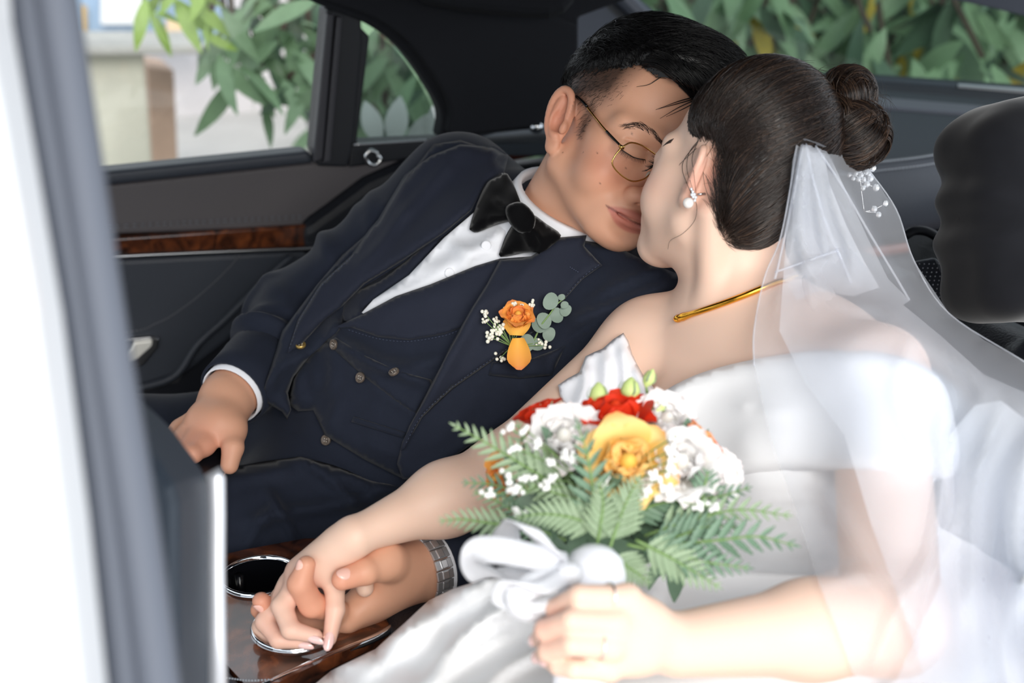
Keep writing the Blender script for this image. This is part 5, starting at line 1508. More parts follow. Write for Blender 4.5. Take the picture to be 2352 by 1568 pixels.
lf_ = r.uniform(-0.001, 0.0025, 4200)
def hs(X):
    Lx = to_local(X, G_M, G_O)
    ok = in_poly(Lx[:, [2, 1]], side_poly) | ((Lx[:, 0] > 0.024) & (Lx[:, 1] > 0.046) & (Lx[:, 2] > 0.0))
    return ~ok | ((Lx[:, 2] > 0.055) & (Lx[:, 1] < 0.070 + 0.5 * np.clip(0.02 - Lx[:, 0], 0, 0.05)) & (Lx[:, 0] < 0.035))
pa = flow(SH_, X0, dg, 10, r.uniform(0.0035, 0.0065, 4200), lambda k, X: lf_ + 0.0004 * k - sink_g(X), hs)
hair_mesh('hair_strands', pa, 0.00032, HAIR_G, hair_g)
# clipped sides: short hairs on the fade
Lb_ = to_local(Vh, G_M, G_O)
fd = np.clip((Lb_[:, 1] + 0.045 * np.clip(0.5 - Lb_[:, 2] / 0.09, -1, 1) - 0.030) / 0.03, 0, 1) * (Lb_[:, 2] < 0.052) * (np.abs(Lb_[:, 0]) > 0.04) * ~((np.abs(Lb_[:, 0]) > 0.0795) & (Lb_[:, 1] < 0.032))
fd = np.maximum(fd, 0.5 * (np.abs(Lb_[:, 2] - 0.022) < 0.010) * (Lb_[:, 1] > -0.012) * (Lb_[:, 1] < 0.06) * (np.abs(Lb_[:, 0]) > 0.05) * (np.abs(Lb_[:, 0]) < 0.0795))
NS = 9000
ix = r.choice(len(Vh), NS, p=fd / fd.sum())
X0 = Vh[ix] + r.normal(size=(NS, 3)) * 0.001
d0 = (np.array([0, -0.75, -0.55]) + r.normal(size=(NS, 3)) * 0.25) @ G_M.T
n0 = SG.grad(X0)[1]
X0 = X0 - n0 * SG.ev(X0)[:, None]
tt = np.linspace(0, 1, 4)
ln = r.uniform(0.003, 0.0065, NS)
pa = X0[:, None] + tt[None, :, None] * ln[:, None, None] * d0[:, None] + (0.0006 * tt)[None, :, None] * n0[:, None]
hair_mesh('clipped_hair', pa, 0.00016, HAIR_G, hair_g)
B_G = bvh_of(Vh, Fh)
def face_line(bv, line, off0, off1, n=6):
    pts = catmull(np.array(line, float), n); out = []; last = 1.45
    for i, (x, y) in enumerate(pts):
        rr = ray(x, y); l = np.linalg.norm(rr); h = [b.ray_cast(Vector(CAM), Vector(rr / l), 5) for b in bv]
        h = [q[3] / l for q in h if q[0] is not None]
        if h: last = min(h)
        out.append(CAM + rr * (last - (off0 + (off1 - off0) * i / (len(pts) - 1))))
    return np.array(out)
parts = []
for ln in ([(1598, 222), (1560, 232), (1506, 252)], [(1598, 226), (1556, 238), (1512, 250)], [(1596, 230), (1560, 246), (1516, 272)], [(1600, 234), (1565, 252), (1530, 268)],
           [(1488, 140), (1490, 158), (1508, 176), (1530, 180)], [(1530, 168), (1510, 182), (1490, 194), (1462, 199)], [(1500, 150), (1530, 176), (1570, 192)], [(1540, 170), (1570, 200), (1600, 236)], [(1520, 160), (1552, 186), (1590, 214)]):
    p = face_line([B_G], ln, 0.006, 0.0035); parts.append(tube(p, np.linspace(0.00075, 0.00018, len(p)), 4))
mk('fringe_wisps', *merge(parts), HAIR_G, hair_g)
B_HG = bvh_of(Vc, Fc); parts = []
e0 = catmull(np.array([(1470, 150), (1505, 150), (1540, 172), (1575, 202), (1612, 246)], float), 10)
for i in range(420):
    a = r.uniform(0, 0.72); b2 = min(1.0, a + r.uniform(0.25, 0.5)); k = np.linspace(a, b2, 5) * (len(e0) - 1); up_ = r.uniform(-5, 44) * np.linspace(1, 0.75, 5)
    ps = np.stack([np.interp(k, np.arange(len(e0)), e0[:, j]) for j in (0, 1)], -1) + np.stack([up_ * 0.62, -up_ * 0.8], -1) + r.normal(size=2) * 2
    p = face_line([B_G, B_HG], ps, 0.0015 + 0.004 * r.uniform(), 0.002 + 0.004 * r.uniform(), 2); parts.append(tube(p, np.linspace(0.0006, 0.0002, len(p)), 3))
mk('fringe', *merge(parts), HAIR_G, hair_g)['kind'] = 'stuff'
# brows and lashes
def brow(bv, line, width, n, m, parent, seed, ln=16, up=-6, off=0.0006):
    rr_ = np.random.default_rng(seed); pts = catmull(np.array(line, float), 8); parts = []
    tn = np.gradient(pts, axis=0); tn /= np.linalg.norm(tn, axis=1, keepdims=True)
    for i in range(n):
        t = rr_.uniform(0, 1); k = t * (len(pts) - 1); a = pts[int(k)]; tg = tn[int(k)]; nr = np.array([tg[1], -tg[0]])
        w = width * (0.35 + 0.65 * math.sin(math.pi * min(1, t * 0.9 + 0.15)))
        s = a + nr * rr_.uniform(-w, w); e = s + tg * ln * rr_.uniform(0.5, 1) * -1 + nr * up * rr_.uniform(-0.6, 1)
        p = face_line(bv, [s, (s + e) / 2 + nr * 1.5, e], off, off + 0.0012, 2); parts.append(tube(p, np.linspace(0.0002, 0.00008, len(p)), 3))
    return mk('eyebrow' if ln > 10 else 'lashes', *merge(parts), m, parent)
brow([B_G], [(1440, 291), (1470, 290), (1500, 308), (1530, 340)], 7.5, 130, mat('brow_hair', (58, 46, 42), 0.7), groom, 4, 20, 4)
parts = []
for (bv, ln, dx, dy, m, par) in (([B_G], [(1424, 341), (1440, 352), (1458, 362), (1482, 367)], -3, 9, None, None),):
    pts = catmull(np.array(ln, float), 7)
    for i, q in enumerate(pts):
        e = q + np.array([dx - 4 + 8 * i / len(pts), dy + r.normal()])
        p = face_line(bv, [q, (q + e) / 2, e], 0.0005, 0.004, 2); parts.append(tube(p, np.linspace(0.0004, 0.00012, len(p)), 3))
    p = face_line(bv, ln, 0.0004, 0.0004, 6); parts.append(tube(p, 0.0006, 4))
mk('eyelashes', *merge(parts), HAIR_G, groom)

# bride: hair drawn back smoothly into a loose bun
SHB = Sdf(); SHB.frame(B_M, B_O, B_S)
SHB.ell((0, 0.052, -0.008), (0.081, 0.086, 0.078), 0.01)
SHB.ell((0, 0.072, -0.018), (0.070, 0.070, 0.066), 0.03)
SHB.ell((0.020, -0.005, -0.044), (0.050, 0.055, 0.040), 0.03)
SHB.frame()
V, Fq = SHB.mesh(0.003)
L = to_local(V, B_M, B_O)
bp = [(0.078, 0.086), (0.062, 0.062), (0.050, 0.046), (0.036, 0.036), (0.022, 0.033), (0.006, 0.038), (-0.014, 0.038), (-0.030, 0.026), (-0.037, 0.0), (-0.042, -0.030), (-0.054, -0.056), (-0.075, -0.066), (-0.15, -0.05), (-0.15, 0.2), (0.15, 0.2), (0.12, 0.10)]
keep = in_poly(L[:, [2, 1]], bp)
Vc, Fc = submesh(V, Fq, keep)
def sink_b(X):
    Lx = to_local(X, B_M, B_O); d, _, _ = seg_dist(Lx[:, [2, 1]], np.array(bp[:12])); return 0.0095 * np.clip(1 - d / 0.020, 0, 1) ** 1.3
Vc = Vc - SHB.grad(Vc)[1] * sink_b(Vc)[:, None]
hair_b = mk('hair', Vc, Fc, HAIR_B, bride)
B_HB = bvh_of(Vc, Fc)
bun_c = P(1955, 285, 1.42); bun0 = P(1886, 245, 1.40)
r = np.random.default_rng(9); n = 5200
Lc = to_local(Vc, B_M, B_O)
pr = np.where(Lc[:, 0] > -0.03, 1.0, 0.25)
X0 = Vc[r.choice(len(Vc), n, p=pr / pr.sum())] + r.normal(size=(n, 3)) * 0.0015
jit = r.normal(size=(n, 3)) * 0.007
lf2 = r.uniform(-0.0004, 0.0016, n)
def db(X, k): return bun0 + jit - X
dist = np.linalg.norm(X0 - bun0, axis=1)
pa = flow(SHB, X0, db, 12, np.minimum(0.0085, dist / 13), lambda k, X: lf2 + 0.0006 * np.sin(k * 0.5) - sink_b(X))
hair_mesh('hair_strands', pa[:4450], 0.00034, HAIR_B, hair_b); hair_mesh('light_strands', pa[4450:], 0.00034, HAIR_BL, hair_b)
fi = np.nonzero((sink_b(Vc) > 0.004) & (Lc[:, 0] > -0.02) & (Lc[:, 2] > -0.03))[0]
X1 = Vc[r.choice(fi, 1100)] + r.normal(size=(1100, 3)) * 0.0025; j1 = r.normal(size=(1100, 3)) * 0.015; l1 = r.uniform(0.0, 0.0016, 1100)
pa = flow(SHB, X1, lambda X, k: bun0 + j1 - X, 9, 0.0065, lambda k, X: l1 - sink_b(X) + 0.0008)
hair_mesh('front_strands', pa, 0.0003, HAIR_B, hair_b)
# fine hairs at the hairline, combed back from the skin
edge = in_poly(Lc[:, [2, 1]], bp) & ~in_poly(Lc[:, [2, 1]] + np.array([0.010, -0.006]), bp)
ei = np.nonzero(edge & (Lc[:, 0] > 0))[0]
if len(ei):
    ei = ei[Lc[ei, 2] < -0.02]
    X0 = Vc[r.choice(ei, 1500)] + r.normal(size=(1500, 3)) * 0.0035
    j2 = r.normal(size=(1500, 3)) * 0.02
    SBH = SBo
    pa = flow(SHB, X0, lambda X, k: bun0 + j2 - X, 8, 0.0035, lambda k, X: -0.0035 + 0.0007 * k)
    hair_mesh('hairline', pa, 0.0002, HAIR_B, hair_b)
# bun: coils of hair over a dark core
Sbn = Sdf()
Sbn.ell(P(1946, 222, 1.40), (0.029, 0.029, 0.028), 0.012); Sbn.ell(P(1958, 308, 1.39), (0.034, 0.037, 0.030), 0.014); Sbn.ell(P(1902, 270, 1.39), (0.018, 0.026, 0.026), 0.012)
V, Fq = Sbn.mesh(0.003)
mk('bun_core', V, Fq, HAIR_B, hair_b)
paths = []
for c, R0, nl, nn, sd in ((P(1946, 222, 1.395), 0.0305, 7, 75, 1), (P(1958, 308, 1.385), 0.0355, 9, 85, 2), (P(1910, 272, 1.38), 0.027, 4, 60, 3)):
    rr_ = np.random.default_rng(sd)
    for lk_ in range(nl):
        ax0 = (-FWD) * rr_.uniform(0.3, 1.0) + RGT * rr_.normal() * 0.7 + UPV * rr_.normal() * 0.5; A0 = rr_.uniform(0, 6.28); H0 = rr_.uniform(-0.5, 0.75)
        for i in range(nn):
            ax = ax0 + rr_.normal(size=3) * 0.05; ax /= np.linalg.norm(ax); x, y, _ = frame_of(ax, UPV + 0.01)
            h0 = np.clip(H0 + rr_.normal() * 0.17, -0.92, 0.92) * R0; a0 = A0 + rr_.normal() * 0.25; sp = rr_.uniform(2.2, 3.4); sq = rr_.uniform(0.97, 1.05)
            q = []
            for k in range(13):
                a = a0 + sp * k / 12; rad = math.sqrt(R0 * R0 - h0 * h0) * sq * (1 + 0.015 * math.sin(3 * a + lk_))
                q.append(c + ax * (h0 + 0.10 * R0 * math.sin(a - a0 + lk_)) + rad * (math.cos(a) * x + math.sin(a) * y))
            paths.append(q)
paths = np.array(paths)[np.random.default_rng(1).permutation(len(paths))]; hair_mesh('bun_strands', paths[:1100], 0.00036, HAIR_B, hair_b); hair_mesh('light_strands', paths[1100:], 0.00036, HAIR_BL, hair_b)
# loose hairs
parts = []
wis = [[(1604, 322), (1582, 352), (1578, 390), (1590, 430), (1598, 462)], [(1600, 330), (1572, 365), (1568, 395), (1586, 440), (1600, 470), (1596, 505), (1570, 535), (1540, 552), (1534, 572)], [(1606, 318), (1590, 360), (1594, 400), (1600, 450)], [(1600, 340), (1564, 374), (1560, 380)], [(1690, 380), (1680, 400), (1700, 420)], [(1700, 440), (1696, 470), (1712, 490)]]
for ln in wis:
    p = face_line([B_BV, B_HB], ln, 0.004, 0.002, 5); parts.append(tube(p, np.linspace(0.0004, 0.00014, len(p)), 3))
rr_ = np.random.default_rng(31)
for i in range(70):
    a = rr_.uniform(0, 6.28); c = np.array([1955, 275]); s = c + np.array([math.cos(a) * 70, math.sin(a) * 100]); t = np.array([-math.sin(a), math.cos(a)]) * rr_.choice([-1, 1]); o = np.array([math.cos(a), math.sin(a)])
    e = s + t * rr_.uniform(20, 60) + o * rr_.uniform(2, 26); m_ = (s + e) / 2 + o * rr_.uniform(4, 14)
    d = 1.41 + rr_.normal() * 0.015
    p = np.array([P(x, y, d) for x, y in catmull(np.array([s - t * 10, s, m_, e]), 4)]); parts.append(tube(p, np.linspace(0.00028, 0.0001, len(p)), 3))
for i in range(40):
    x = rr_.uniform(1700, 1880); y = 150 + ((x - 1790) / 100) ** 2 * 22
    s = np.array([x, y + 8]); e = s + np.array([rr_.uniform(20, 60), rr_.uniform(-26, 14)]); p = np.array([P(*q, 1.40) for q in catmull(np.array([s, (s + e) / 2 + [0, -8], e]), 4)])
    parts.append(tube(p, np.linspace(0.00024, 0.0001, len(p)), 3))
mk('loose_hairs', *merge(parts), HAIR_B, hair_b)['kind'] = 'stuff'
parts = []
for i in range(22):
    s = np.array([1524 - i * 1.2, 362 + i * 0.9]); e = s + np.array([-20 - 6 * math.sin(i), -8 + i * 1.0])
    p = np.array([P(x, y, 1.425 + 0.001 * i) for x, y in catmull(np.array([s, (s + e) / 2 + [0, 4], e]), 4)]); parts.append(tube(p, np.linspace(0.0006, 0.00015, len(p)), 3))
mk('eyelashes', *merge(parts), HAIR_G, bride)
mk('eyebrow', *merge([tube(face_line([B_BV], [(1548 - i * 0.9, 318 + i * 1.2), (1538 - i * 0.9, 322 + i * 1.1), (1530 - i, 328 + i)], 0.0006, 0.001, 2), 0.00018, 3) for i in range(9)]), MATS['brow_hair'], bride)
print('hair', round(time.time() - T0, 1))

# ------------------------------------------------------------------ veil
def tulle(name, op, col=(238, 242, 250)):
    m = bpy.data.materials.new(name); m.use_nodes = True; nt = m.node_tree; nt.nodes.clear()
    out = nt.nodes.new('ShaderNodeOutputMaterial'); mx = nt.nodes.new('ShaderNodeMixShader'); t = nt.nodes.new('ShaderNodeBsdfTransparent')
    d = nt.nodes.new('ShaderNodeBsdfDiffuse'); tl = nt.nodes.new('ShaderNodeBsdfTranslucent'); m2 = nt.nodes.new('ShaderNodeMixShader')
    for q in (d, tl): q.inputs['Color'].default_value = (*lin(col), 1)
    m2.inputs['Fac'].default_value = 0.45; mx.inputs['Fac'].default_value = op
    nt.links.new(d.outputs[0], m2.inputs[1]); nt.links.new(tl.outputs[0], m2.inputs[2])
    nt.links.new(t.outputs[0], mx.inputs[1]); nt.links.new(m2.outputs[0], mx.inputs[2]); nt.links.new(mx.outputs[0], out.inputs['Surface'])
    return m
TULLE = tulle('tulle', 0.34); TULLE2 = tulle('tulle_fold', 0.40)
veil = thing('veil', 'sheer white tulle veil pinned below the bun and falling over the bare shoulder', 'veil', P(1850, 330, 1.33))
vb = [B_BV, B_HB, band.bvh(), B_SK]
def veil_sheet(name, outline, anchors, folds, off, m, step=15, relax=90):
    dense = []
    for a, b in zip(anchors[:-1], anchors[1:]):
        k = max(1, int(math.hypot(b[0] - a[0], b[1] - a[1]) / (step * 0.8))) if math.hypot(b[0] - a[0], b[1] - a[1]) < 700 else 1
        dense += [tuple(np.array(a) + (np.array(b) - np.array(a)) * i / k) for i in range(k)]
    d = Drape(outline, step, vb, off, anchors=dense + [anchors[-1]], relax=relax, stiff=0.6)
    for ln, w, a in folds: d.ridge(ln, w, a)
    V = d.verts(); f = d.F[0]; n = np.cross(V[f[1]] - V[f[0]], V[f[2]] - V[f[0]])
    Fs = d.F if n @ (V[f[0]] - CAM) < 0 else [ff[::-1] for ff in d.F]
    o = mk(name, V, Fs, m, veil)
    return d
anc = [(1832, 322, 1.325), (1900, 345, 1.345), (1985, 376, 1.40), (2058, 480, 1.43), (2100, 600, 1.42), (2180, 720, 1.38), (2352, 830, 1.28), (2480, 900, 1.22), (2480, 1250, 1.10), (2480, 1680, 0.95)]
back = [(1832, 320), (1850, 318), (1880, 328), (1910, 342), (1985, 376), (2058, 480), (2100, 600), (2140, 660), (2180, 720), (2260, 780), (2352, 830), (2480, 900), (2480, 1680), (2010, 1680), (1968, 1570), (1925, 1450), (1880, 1338), (1836, 1200), (1770, 1010), (1732, 840), (1732, 760), (1755, 640), (1790, 555), (1812, 450), (1820, 370)]
d1 = veil_sheet('outer_layer', back, anc, [([(1850, 330), (1842, 480), (1850, 620), (1870, 740)], 16, 0.012), ([(1880, 340), (1900, 460), (1950, 560), (1960, 640)], 14, 0.012), ([(1920, 380), (1990, 520), (2050, 620), (2088, 690)], 13, 0.012), ([(1860, 340), (1810, 560), (1780, 760)], 16, 0.010),
    ([(2000, 680), (2120, 780), (2250, 860), (2400, 960)], 22, 0.014), ([(1900, 690), (2060, 720), (2200, 830), (2300, 960)], 18, 0.012), ([(2250, 920), (2180, 1040), (2150, 1200), (2100, 1420)], 24, 0.018), ([(2330, 960), (2260, 1100), (2250, 1300), (2280, 1560)], 24, 0.02), ([(1880, 1120), (1960, 1240), (2080, 1400), (2140, 1560)], 20, 0.012), ([(2130, 1280), (2060, 1400), (2000, 1560)], 20, 0.016), ([(1890, 1340), (2000, 1320), (2100, 1380)], 14, 0.008)], 0.010, TULLE)
mid = [(1840, 326), (1870, 332), (1900, 345), (1935, 420), (1990, 540), (2040, 640), (2090, 690), (2075, 700), (2160, 770), (2260, 860), (2352, 900), (2480, 960), (2480, 1640), (2150, 1640), (2080, 1420), (2000, 1200), (1940, 1000), (1850, 880), (1790, 760), (1800, 620), (1812, 480), (1826, 400)]
d2 = veil_sheet('inner_layer', mid, [(1840, 326, 1.318), (1870, 332, 1.325), (1900, 345, 1.335), (1935, 420, 1.345), (1990, 540, 1.37), (2040, 640, 1.375), (2090, 690, 1.36), (2160, 770, 1.33), (2260, 860, 1.28), (2352, 900, 1.24), (2480, 960, 1.19), (2480, 1300, 1.06), (2480, 1630, 0.95)], [([(1850, 335), (1836, 520), (1870, 640), (1930, 690)], 12, 0.012), ([(1872, 340), (1880, 470), (1925, 600), (1990, 660)], 11, 0.012), ([(1900, 350), (1960, 500), (2040, 640), (2090, 695)], 10, 0.010), ([(1800, 640), (1880, 600), (1930, 580)], 10, 0.008), ([(2100, 760), (2060, 900), (2120, 1060)], 20, 0.012), ([(2200, 860), (2160, 1000), (2180, 1200), (2120, 1380)], 22, 0.016), ([(2400, 960), (2320, 1120), (2300, 1400)], 24, 0.02)], 0.018, TULLE2, 15)
nar = [(1845, 328), (1890, 338), (1905, 420), (1945, 520), (1985, 600), (2020, 660), (1960, 680), (1880, 668), (1830, 690), (1812, 660), (1800, 640), (1818, 560), (1822, 450)]
d3 = veil_sheet('gathered_fold', nar, anc[:2], [([(1850, 335), (1842, 470), (1838, 640)], 9, 0.008), ([(1870, 340), (1878, 470), (1900, 610)], 9, 0.008), ([(1885, 345), (1920, 480), (1970, 620)], 9, 0.008)], 0.026, TULLE2, 10, 50)
side_ = [(2180, 1000), (2240, 930), (2300, 920), (2352, 960), (2480, 1020), (2480, 1680), (2060, 1680), (2060, 1560), (2110, 1450), (2160, 1340), (2150, 1200)]
d4 = veil_sheet('side_fold', side_, [(2240, 930, 1.13), (2300, 920, 1.12), (2352, 960, 1.11), (2480, 1020, 1.08), (2480, 1340, 1.0), (2480, 1680, 0.93)], [([(2300, 930), (2240, 1100), (2230, 1300), (2250, 1500)], 20, 0.02), ([(2220, 1000), (2190, 1200), (2140, 1400), (2090, 1560)], 16, 0.014), ([(2370, 980), (2330, 1200), (2340, 1500)], 20, 0.02)], 0.03, TULLE2, 18, 60)
# gathered, rolled edges of the tulle and its pin
def edge_roll(line, depth_src, r, name):
    pts = catmull(np.array(line, float), 6); q = []
    for x, y in pts:
        i = np.argmin(((depth_src.uv - (x, y)) ** 2).sum(1)); q.append(P(x, y, depth_src.D[i] - 0.0005))
    mk(name, *tube(np.array(q), r, 6), TULLE2, veil)
for ln in ([(1850, 325), (1870, 420), (1900, 520), (1935, 600), (1955, 650)], [(1870, 330), (1930, 420), (2000, 540), (2060, 640), (2088, 688)], [(1845, 325), (1822, 450), (1790, 600), (1780, 640)], [(1780, 625), (1850, 600), (1925, 575)]): edge_roll(ln, d2, 0.0011, 'fold_edge')
edge_roll([(1985, 376), (2058, 480), (2100, 600), (2180, 720), (2352, 830)], d1, 0.0008, 'hem'); edge_roll([(1732, 840), (1732, 760), (1755, 640), (1790, 555), (1812, 450), (1832, 322)], d1, 0.0008, 'hem')
pin = mk('hair_pin', *tube([P(1827, 304, 1.318), P(1829, 318, 1.314), P(1831, 336, 1.316)], 0.0008, 6), mat('pin_metal', (120, 110, 100), 0.3, 1.0)); tag(pin, 'thin metal pin fixing the veil to the hair', 'hair pin')
print('veil', round(time.time() - T0, 1))

# ------------------------------------------------------------------ bouquet
def petal_mesh(name, L, W, cup, curl, m, ruff=0.0, seed=0):
    """one cupped petal: base at origin, growing along +y, inner face +z"""
    r = np.random.default_rng(seed); nu, nv = 9, 8; V = []; Fs = []
    for j in range(nv):
        t = j / (nv - 1); w = W * (0.30 + 0.70 * math.sin(math.pi * (0.08 + 0.62 * t)) ** 1.0) * (1 - 0.35 * max(0, t - 0.8) / 0.2)
        for i in range(nu):
            u = (i / (nu - 1)) * 2 - 1
            z = cup * (u * u) * W * 0.9 + cup * L * 0.55 * (t ** 1.5) - curl * L * max(0, t - 0.62) ** 2 * 2.6
            y = L * t * (1 - 0.13 * u * u * t) + ruff * L * math.sin(u * 9 + seed) * t * t
            V.append((u * w, y, z + ruff * L * 1.4 * math.sin(u * 7 + seed * 2) * t ** 2))
    for j in range(nv - 1):
        for i in range(nu - 1): a = j * nu + i; Fs.append([a, a + 1, a + nu + 1, a + nu])
    me = bpy.data.meshes.new(name); me.from_pydata(V, [], Fs); me.update(); me.polygons.foreach_set('use_smooth', [True] * len(me.polygons))
    me.materials.append(m); return me
def petal_mat(name, c0, c1, edge=None):
    """colour runs from base (c0) to rim (c1) along the petal"""
    m = mat(name, c0, 0.55, sss=0.0, spec=0.25); nt = m.node_tree; b = nt.nodes['Principled BSDF']
    tc = nt.nodes.new('ShaderNodeTexCoord'); sx = nt.nodes.new('ShaderNodeSeparateXYZ'); cr = nt.nodes.new('ShaderNodeValToRGB')
    e = cr.color_ramp.elements; e[0].position = 0.15; e[0].color = (*lin(c0), 1); e[1].position = 0.85; e[1].color = (*lin(c1), 1)
    if edge: k = e.new(1.0); k.color = (*lin(edge), 1)
    nt.links.new(tc.outputs['Generated'], sx.inputs[0]); nt.links.new(sx.outputs['Y'], cr.inputs['Fac']); nt.links.new(cr.outputs['Color'], b.inputs['Base Color'])
    tl = nt.nodes.new('ShaderNodeBsdfTranslucent'); mx = nt.nodes.new('ShaderNodeMixShader'); mx.inputs['Fac'].default_value = 0.22
    nt.links.new(cr.outputs['Color'], tl.inputs['Color']); nt.links.new(b.outputs[0], mx.inputs[1]); nt.links.new(tl.outputs[0], mx.inputs[2]); nt.links.new(mx.outputs[0], nt.nodes['Material Output'].inputs['Surface'])
    return m
PM = {'yellow': petal_mat('petal_yellow', (254, 208, 100), (255, 224, 150), (250, 176, 100)), 'red': petal_mat('petal_red', (235, 70, 30), (226, 58, 30)), 'orange': petal_mat('petal_orange', (254, 190, 84), (252, 170, 84), (246, 146, 92)),
      'white': petal_mat('petal_white', (244, 240, 232), (250, 248, 248), (246, 232, 230)), 'peach': petal_mat('petal_peach', (252, 214, 150), (248, 176, 120), (240, 118, 90))}
LEAFM = {'fern': mat('fern_green', (140, 160, 128), 0.5, var=0.12, vscale=60), 'fern_dark': mat('fern_dark', (106, 134, 110), 0.45, var=0.12, vscale=60), 'stem': mat('stem_green', (120, 150, 90), 0.5), 'bud': mat('bud_green', (200, 218, 140), 0.5, var=0.1, vscale=80), 'euca': mat('eucalyptus', (122, 140, 128), 0.6, var=0.28, vscale=160, bump=0.1, bscale=300)}
PET = {}
def pet(c, k):
    if (c, k) not in PET:
        L, W, cup, curl, ru = ((0.62, 0.40, 0.75, 0.0, 0.0), (0.85, 0.52, 0.55, 0.35, 0.01), (1.0, 0.60, 0.40, 0.9, 0.02))[k] if c != 'white' else ((0.6, 0.36, 0.6, 0.1, 0.04), (0.8, 0.48, 0.5, 0.4, 0.05), (0.95, 0.55, 0.4, 0.7, 0.05))[k]
        PET[(c, k)] = petal_mesh('petal_%s' % c, L, W, cup, curl, PM[c], ru, k + 3)
    return PET[(c, k)]
def child(name, data, parent, M4):
    o = bpy.data.objects.new(name, data); COL.objects.link(o); o.parent = parent
    base = parent
    if parent.type == 'EMPTY': o.matrix_local = Matrix.Translation(-Vector(parent.location)) @ M4
    else: o.matrix_local = M4
    return o
def rose(name, c, R, ax, col, parent, label, seed=0, full=1.0, rings=((3, 0, 0.10, 8), (4, 0, 0.20, 18), (5, 1, 0.26, 34), (6, 2, 0.30, 58))):
    """bloom of radius R at c opening along ax; petals are sub-parts"""
    r = np.random.default_rng(seed); x, y, t = frame_of(ax, UPV)
    core = mk(name, *sphere(c + t * R * 0.25, (R * 0.20, R * 0.20, R * 0.36), 10, 8, np.stack([x, y, t], 1)), PM[col], parent)
    core['label'] = label
    for ri, (n, k, rad, op) in enumerate(rings):
        a0 = r.uniform(0, 6)
        for i in range(n):
            a = a0 + 2 * math.pi * i / n + r.normal() * 0.1; out = math.cos(a) * x + math.sin(a) * y; o_ = math.radians(op * full + r.normal() * 5)
            yv = t * math.cos(o_) + out * math.sin(o_); zv = -out * math.cos(o_) + t * math.sin(o_)
            child('petal', pet(col, k), core, mat4(orient(yv, zv), c + out * R * rad * 0.55 - t * R * 0.25, R * (1.0 + 0.06 * r.normal())))
    return core
def pinna_mesh(name, m, ser=5, L=1.0, W=0.15):
    """serrated fern leaflet"""
    n = ser * 2; V = [(0, 0, 0)]; 
    top = []; bot = []
    for i in range(n + 1):
        t = i / n; w = W * math.sin(math.pi * min(1, 0.12 + t * 0.88)) ** 0.75 * (1 - 0.3 * t) + (0.022 if i % 2 else -0.012) * (t < 0.97)
        top.append((t * L, max(w, 0.004), 0.06 * math.sin(t * 3))); bot.append((t * L, -max(w, 0.004) * 0.9, 0.06 * math.sin(t * 3)))
    mid = [(t * L, 0, -0.03) for t in np.linspace(0, 1, n + 1)]
    V = top + mid + bot; k = n + 1; Fs = []
    for i in range(n): Fs += [[i, i + 1, k + i + 1, k + i], [k + i, k + i + 1, 2 * k + i + 1, 2 * k + i]]
    me = bpy.data.meshes.new(name); me.from_pydata(V, [], Fs); me.update(); me.polygons.foreach_set('use_smooth', [True] * len(me.polygons)); me.materials.append(m); return me
PIN = {k: pinna_mesh('leaflet_' + k, LEAFM[k]) for k in ('fern', 'fern_dark')}
def fern(line, d0, d1, wid, parent, m='fern', n=11, seed=0, up=None, base=0.12):
    """frond: rachis along a pixel line (base to tip), leaflets both sides"""
    r = np.random.default_rng(seed); pp = catmull(np.array(line, float), 6); dd = np.linspace(d0, d1, len(pp))
    pts = np.array([P(x, y, d) for (x, y), d in zip(pp, dd)])
    st = mk('fern_frond', *tube(pts, np.linspace(0.0014, 0.0005, len(pts)), 5), LEAFM['stem'], parent)
    up = (-FWD + 0.35 * UPV) if up is None else up
    L = np.r_[0, np.cumsum(np.linalg.norm(np.diff(pts, axis=0), axis=1))]; tot = L[-1]
    w_m = wid * d0 / FPX
    for i in range(n):
        t = base + (1 - base) * (i + 0.5) / n
        c = np.array([np.interp(t * tot, L, pts[:, k]) for k in range(3)]); j = min(np.searchsorted(L, t * tot), len(pts) - 1); tg = pts[j] - pts[j - 1]; tg /= np.linalg.norm(tg)
        sd = np.cross(up, tg); sd /= np.linalg.norm(sd); ln = w_m * (1.0 - t) ** 0.75 * (0.75 + 0.5 * min(1, t * 4)) + 0.004
        for s in (-1, 1):
            v = sd * s * 0.85 + tg * (0.55 + 0.5 * t) + up * r.normal() * 0.10; zz = up + r.normal(size=3) * 0.15
            v /= np.linalg.norm(v); zz = zz - v * (zz @ v); zz /= np.linalg.norm(zz); R3 = np.stack([v, np.cross(zz, v), zz], 1)
            child('leaflet', PIN[m], st, mat4(R3, c, ln))
    v = pts[-1] - pts[-2]; v /= np.linalg.norm(v); zz = up - v * (up @ v); zz /= np.linalg.norm(zz)
    child('leaflet', PIN[m], st, mat4(np.stack([v, np.cross(zz, v), zz], 1), pts[-1] - v * 0.002, w_m * 0.35))
    return st

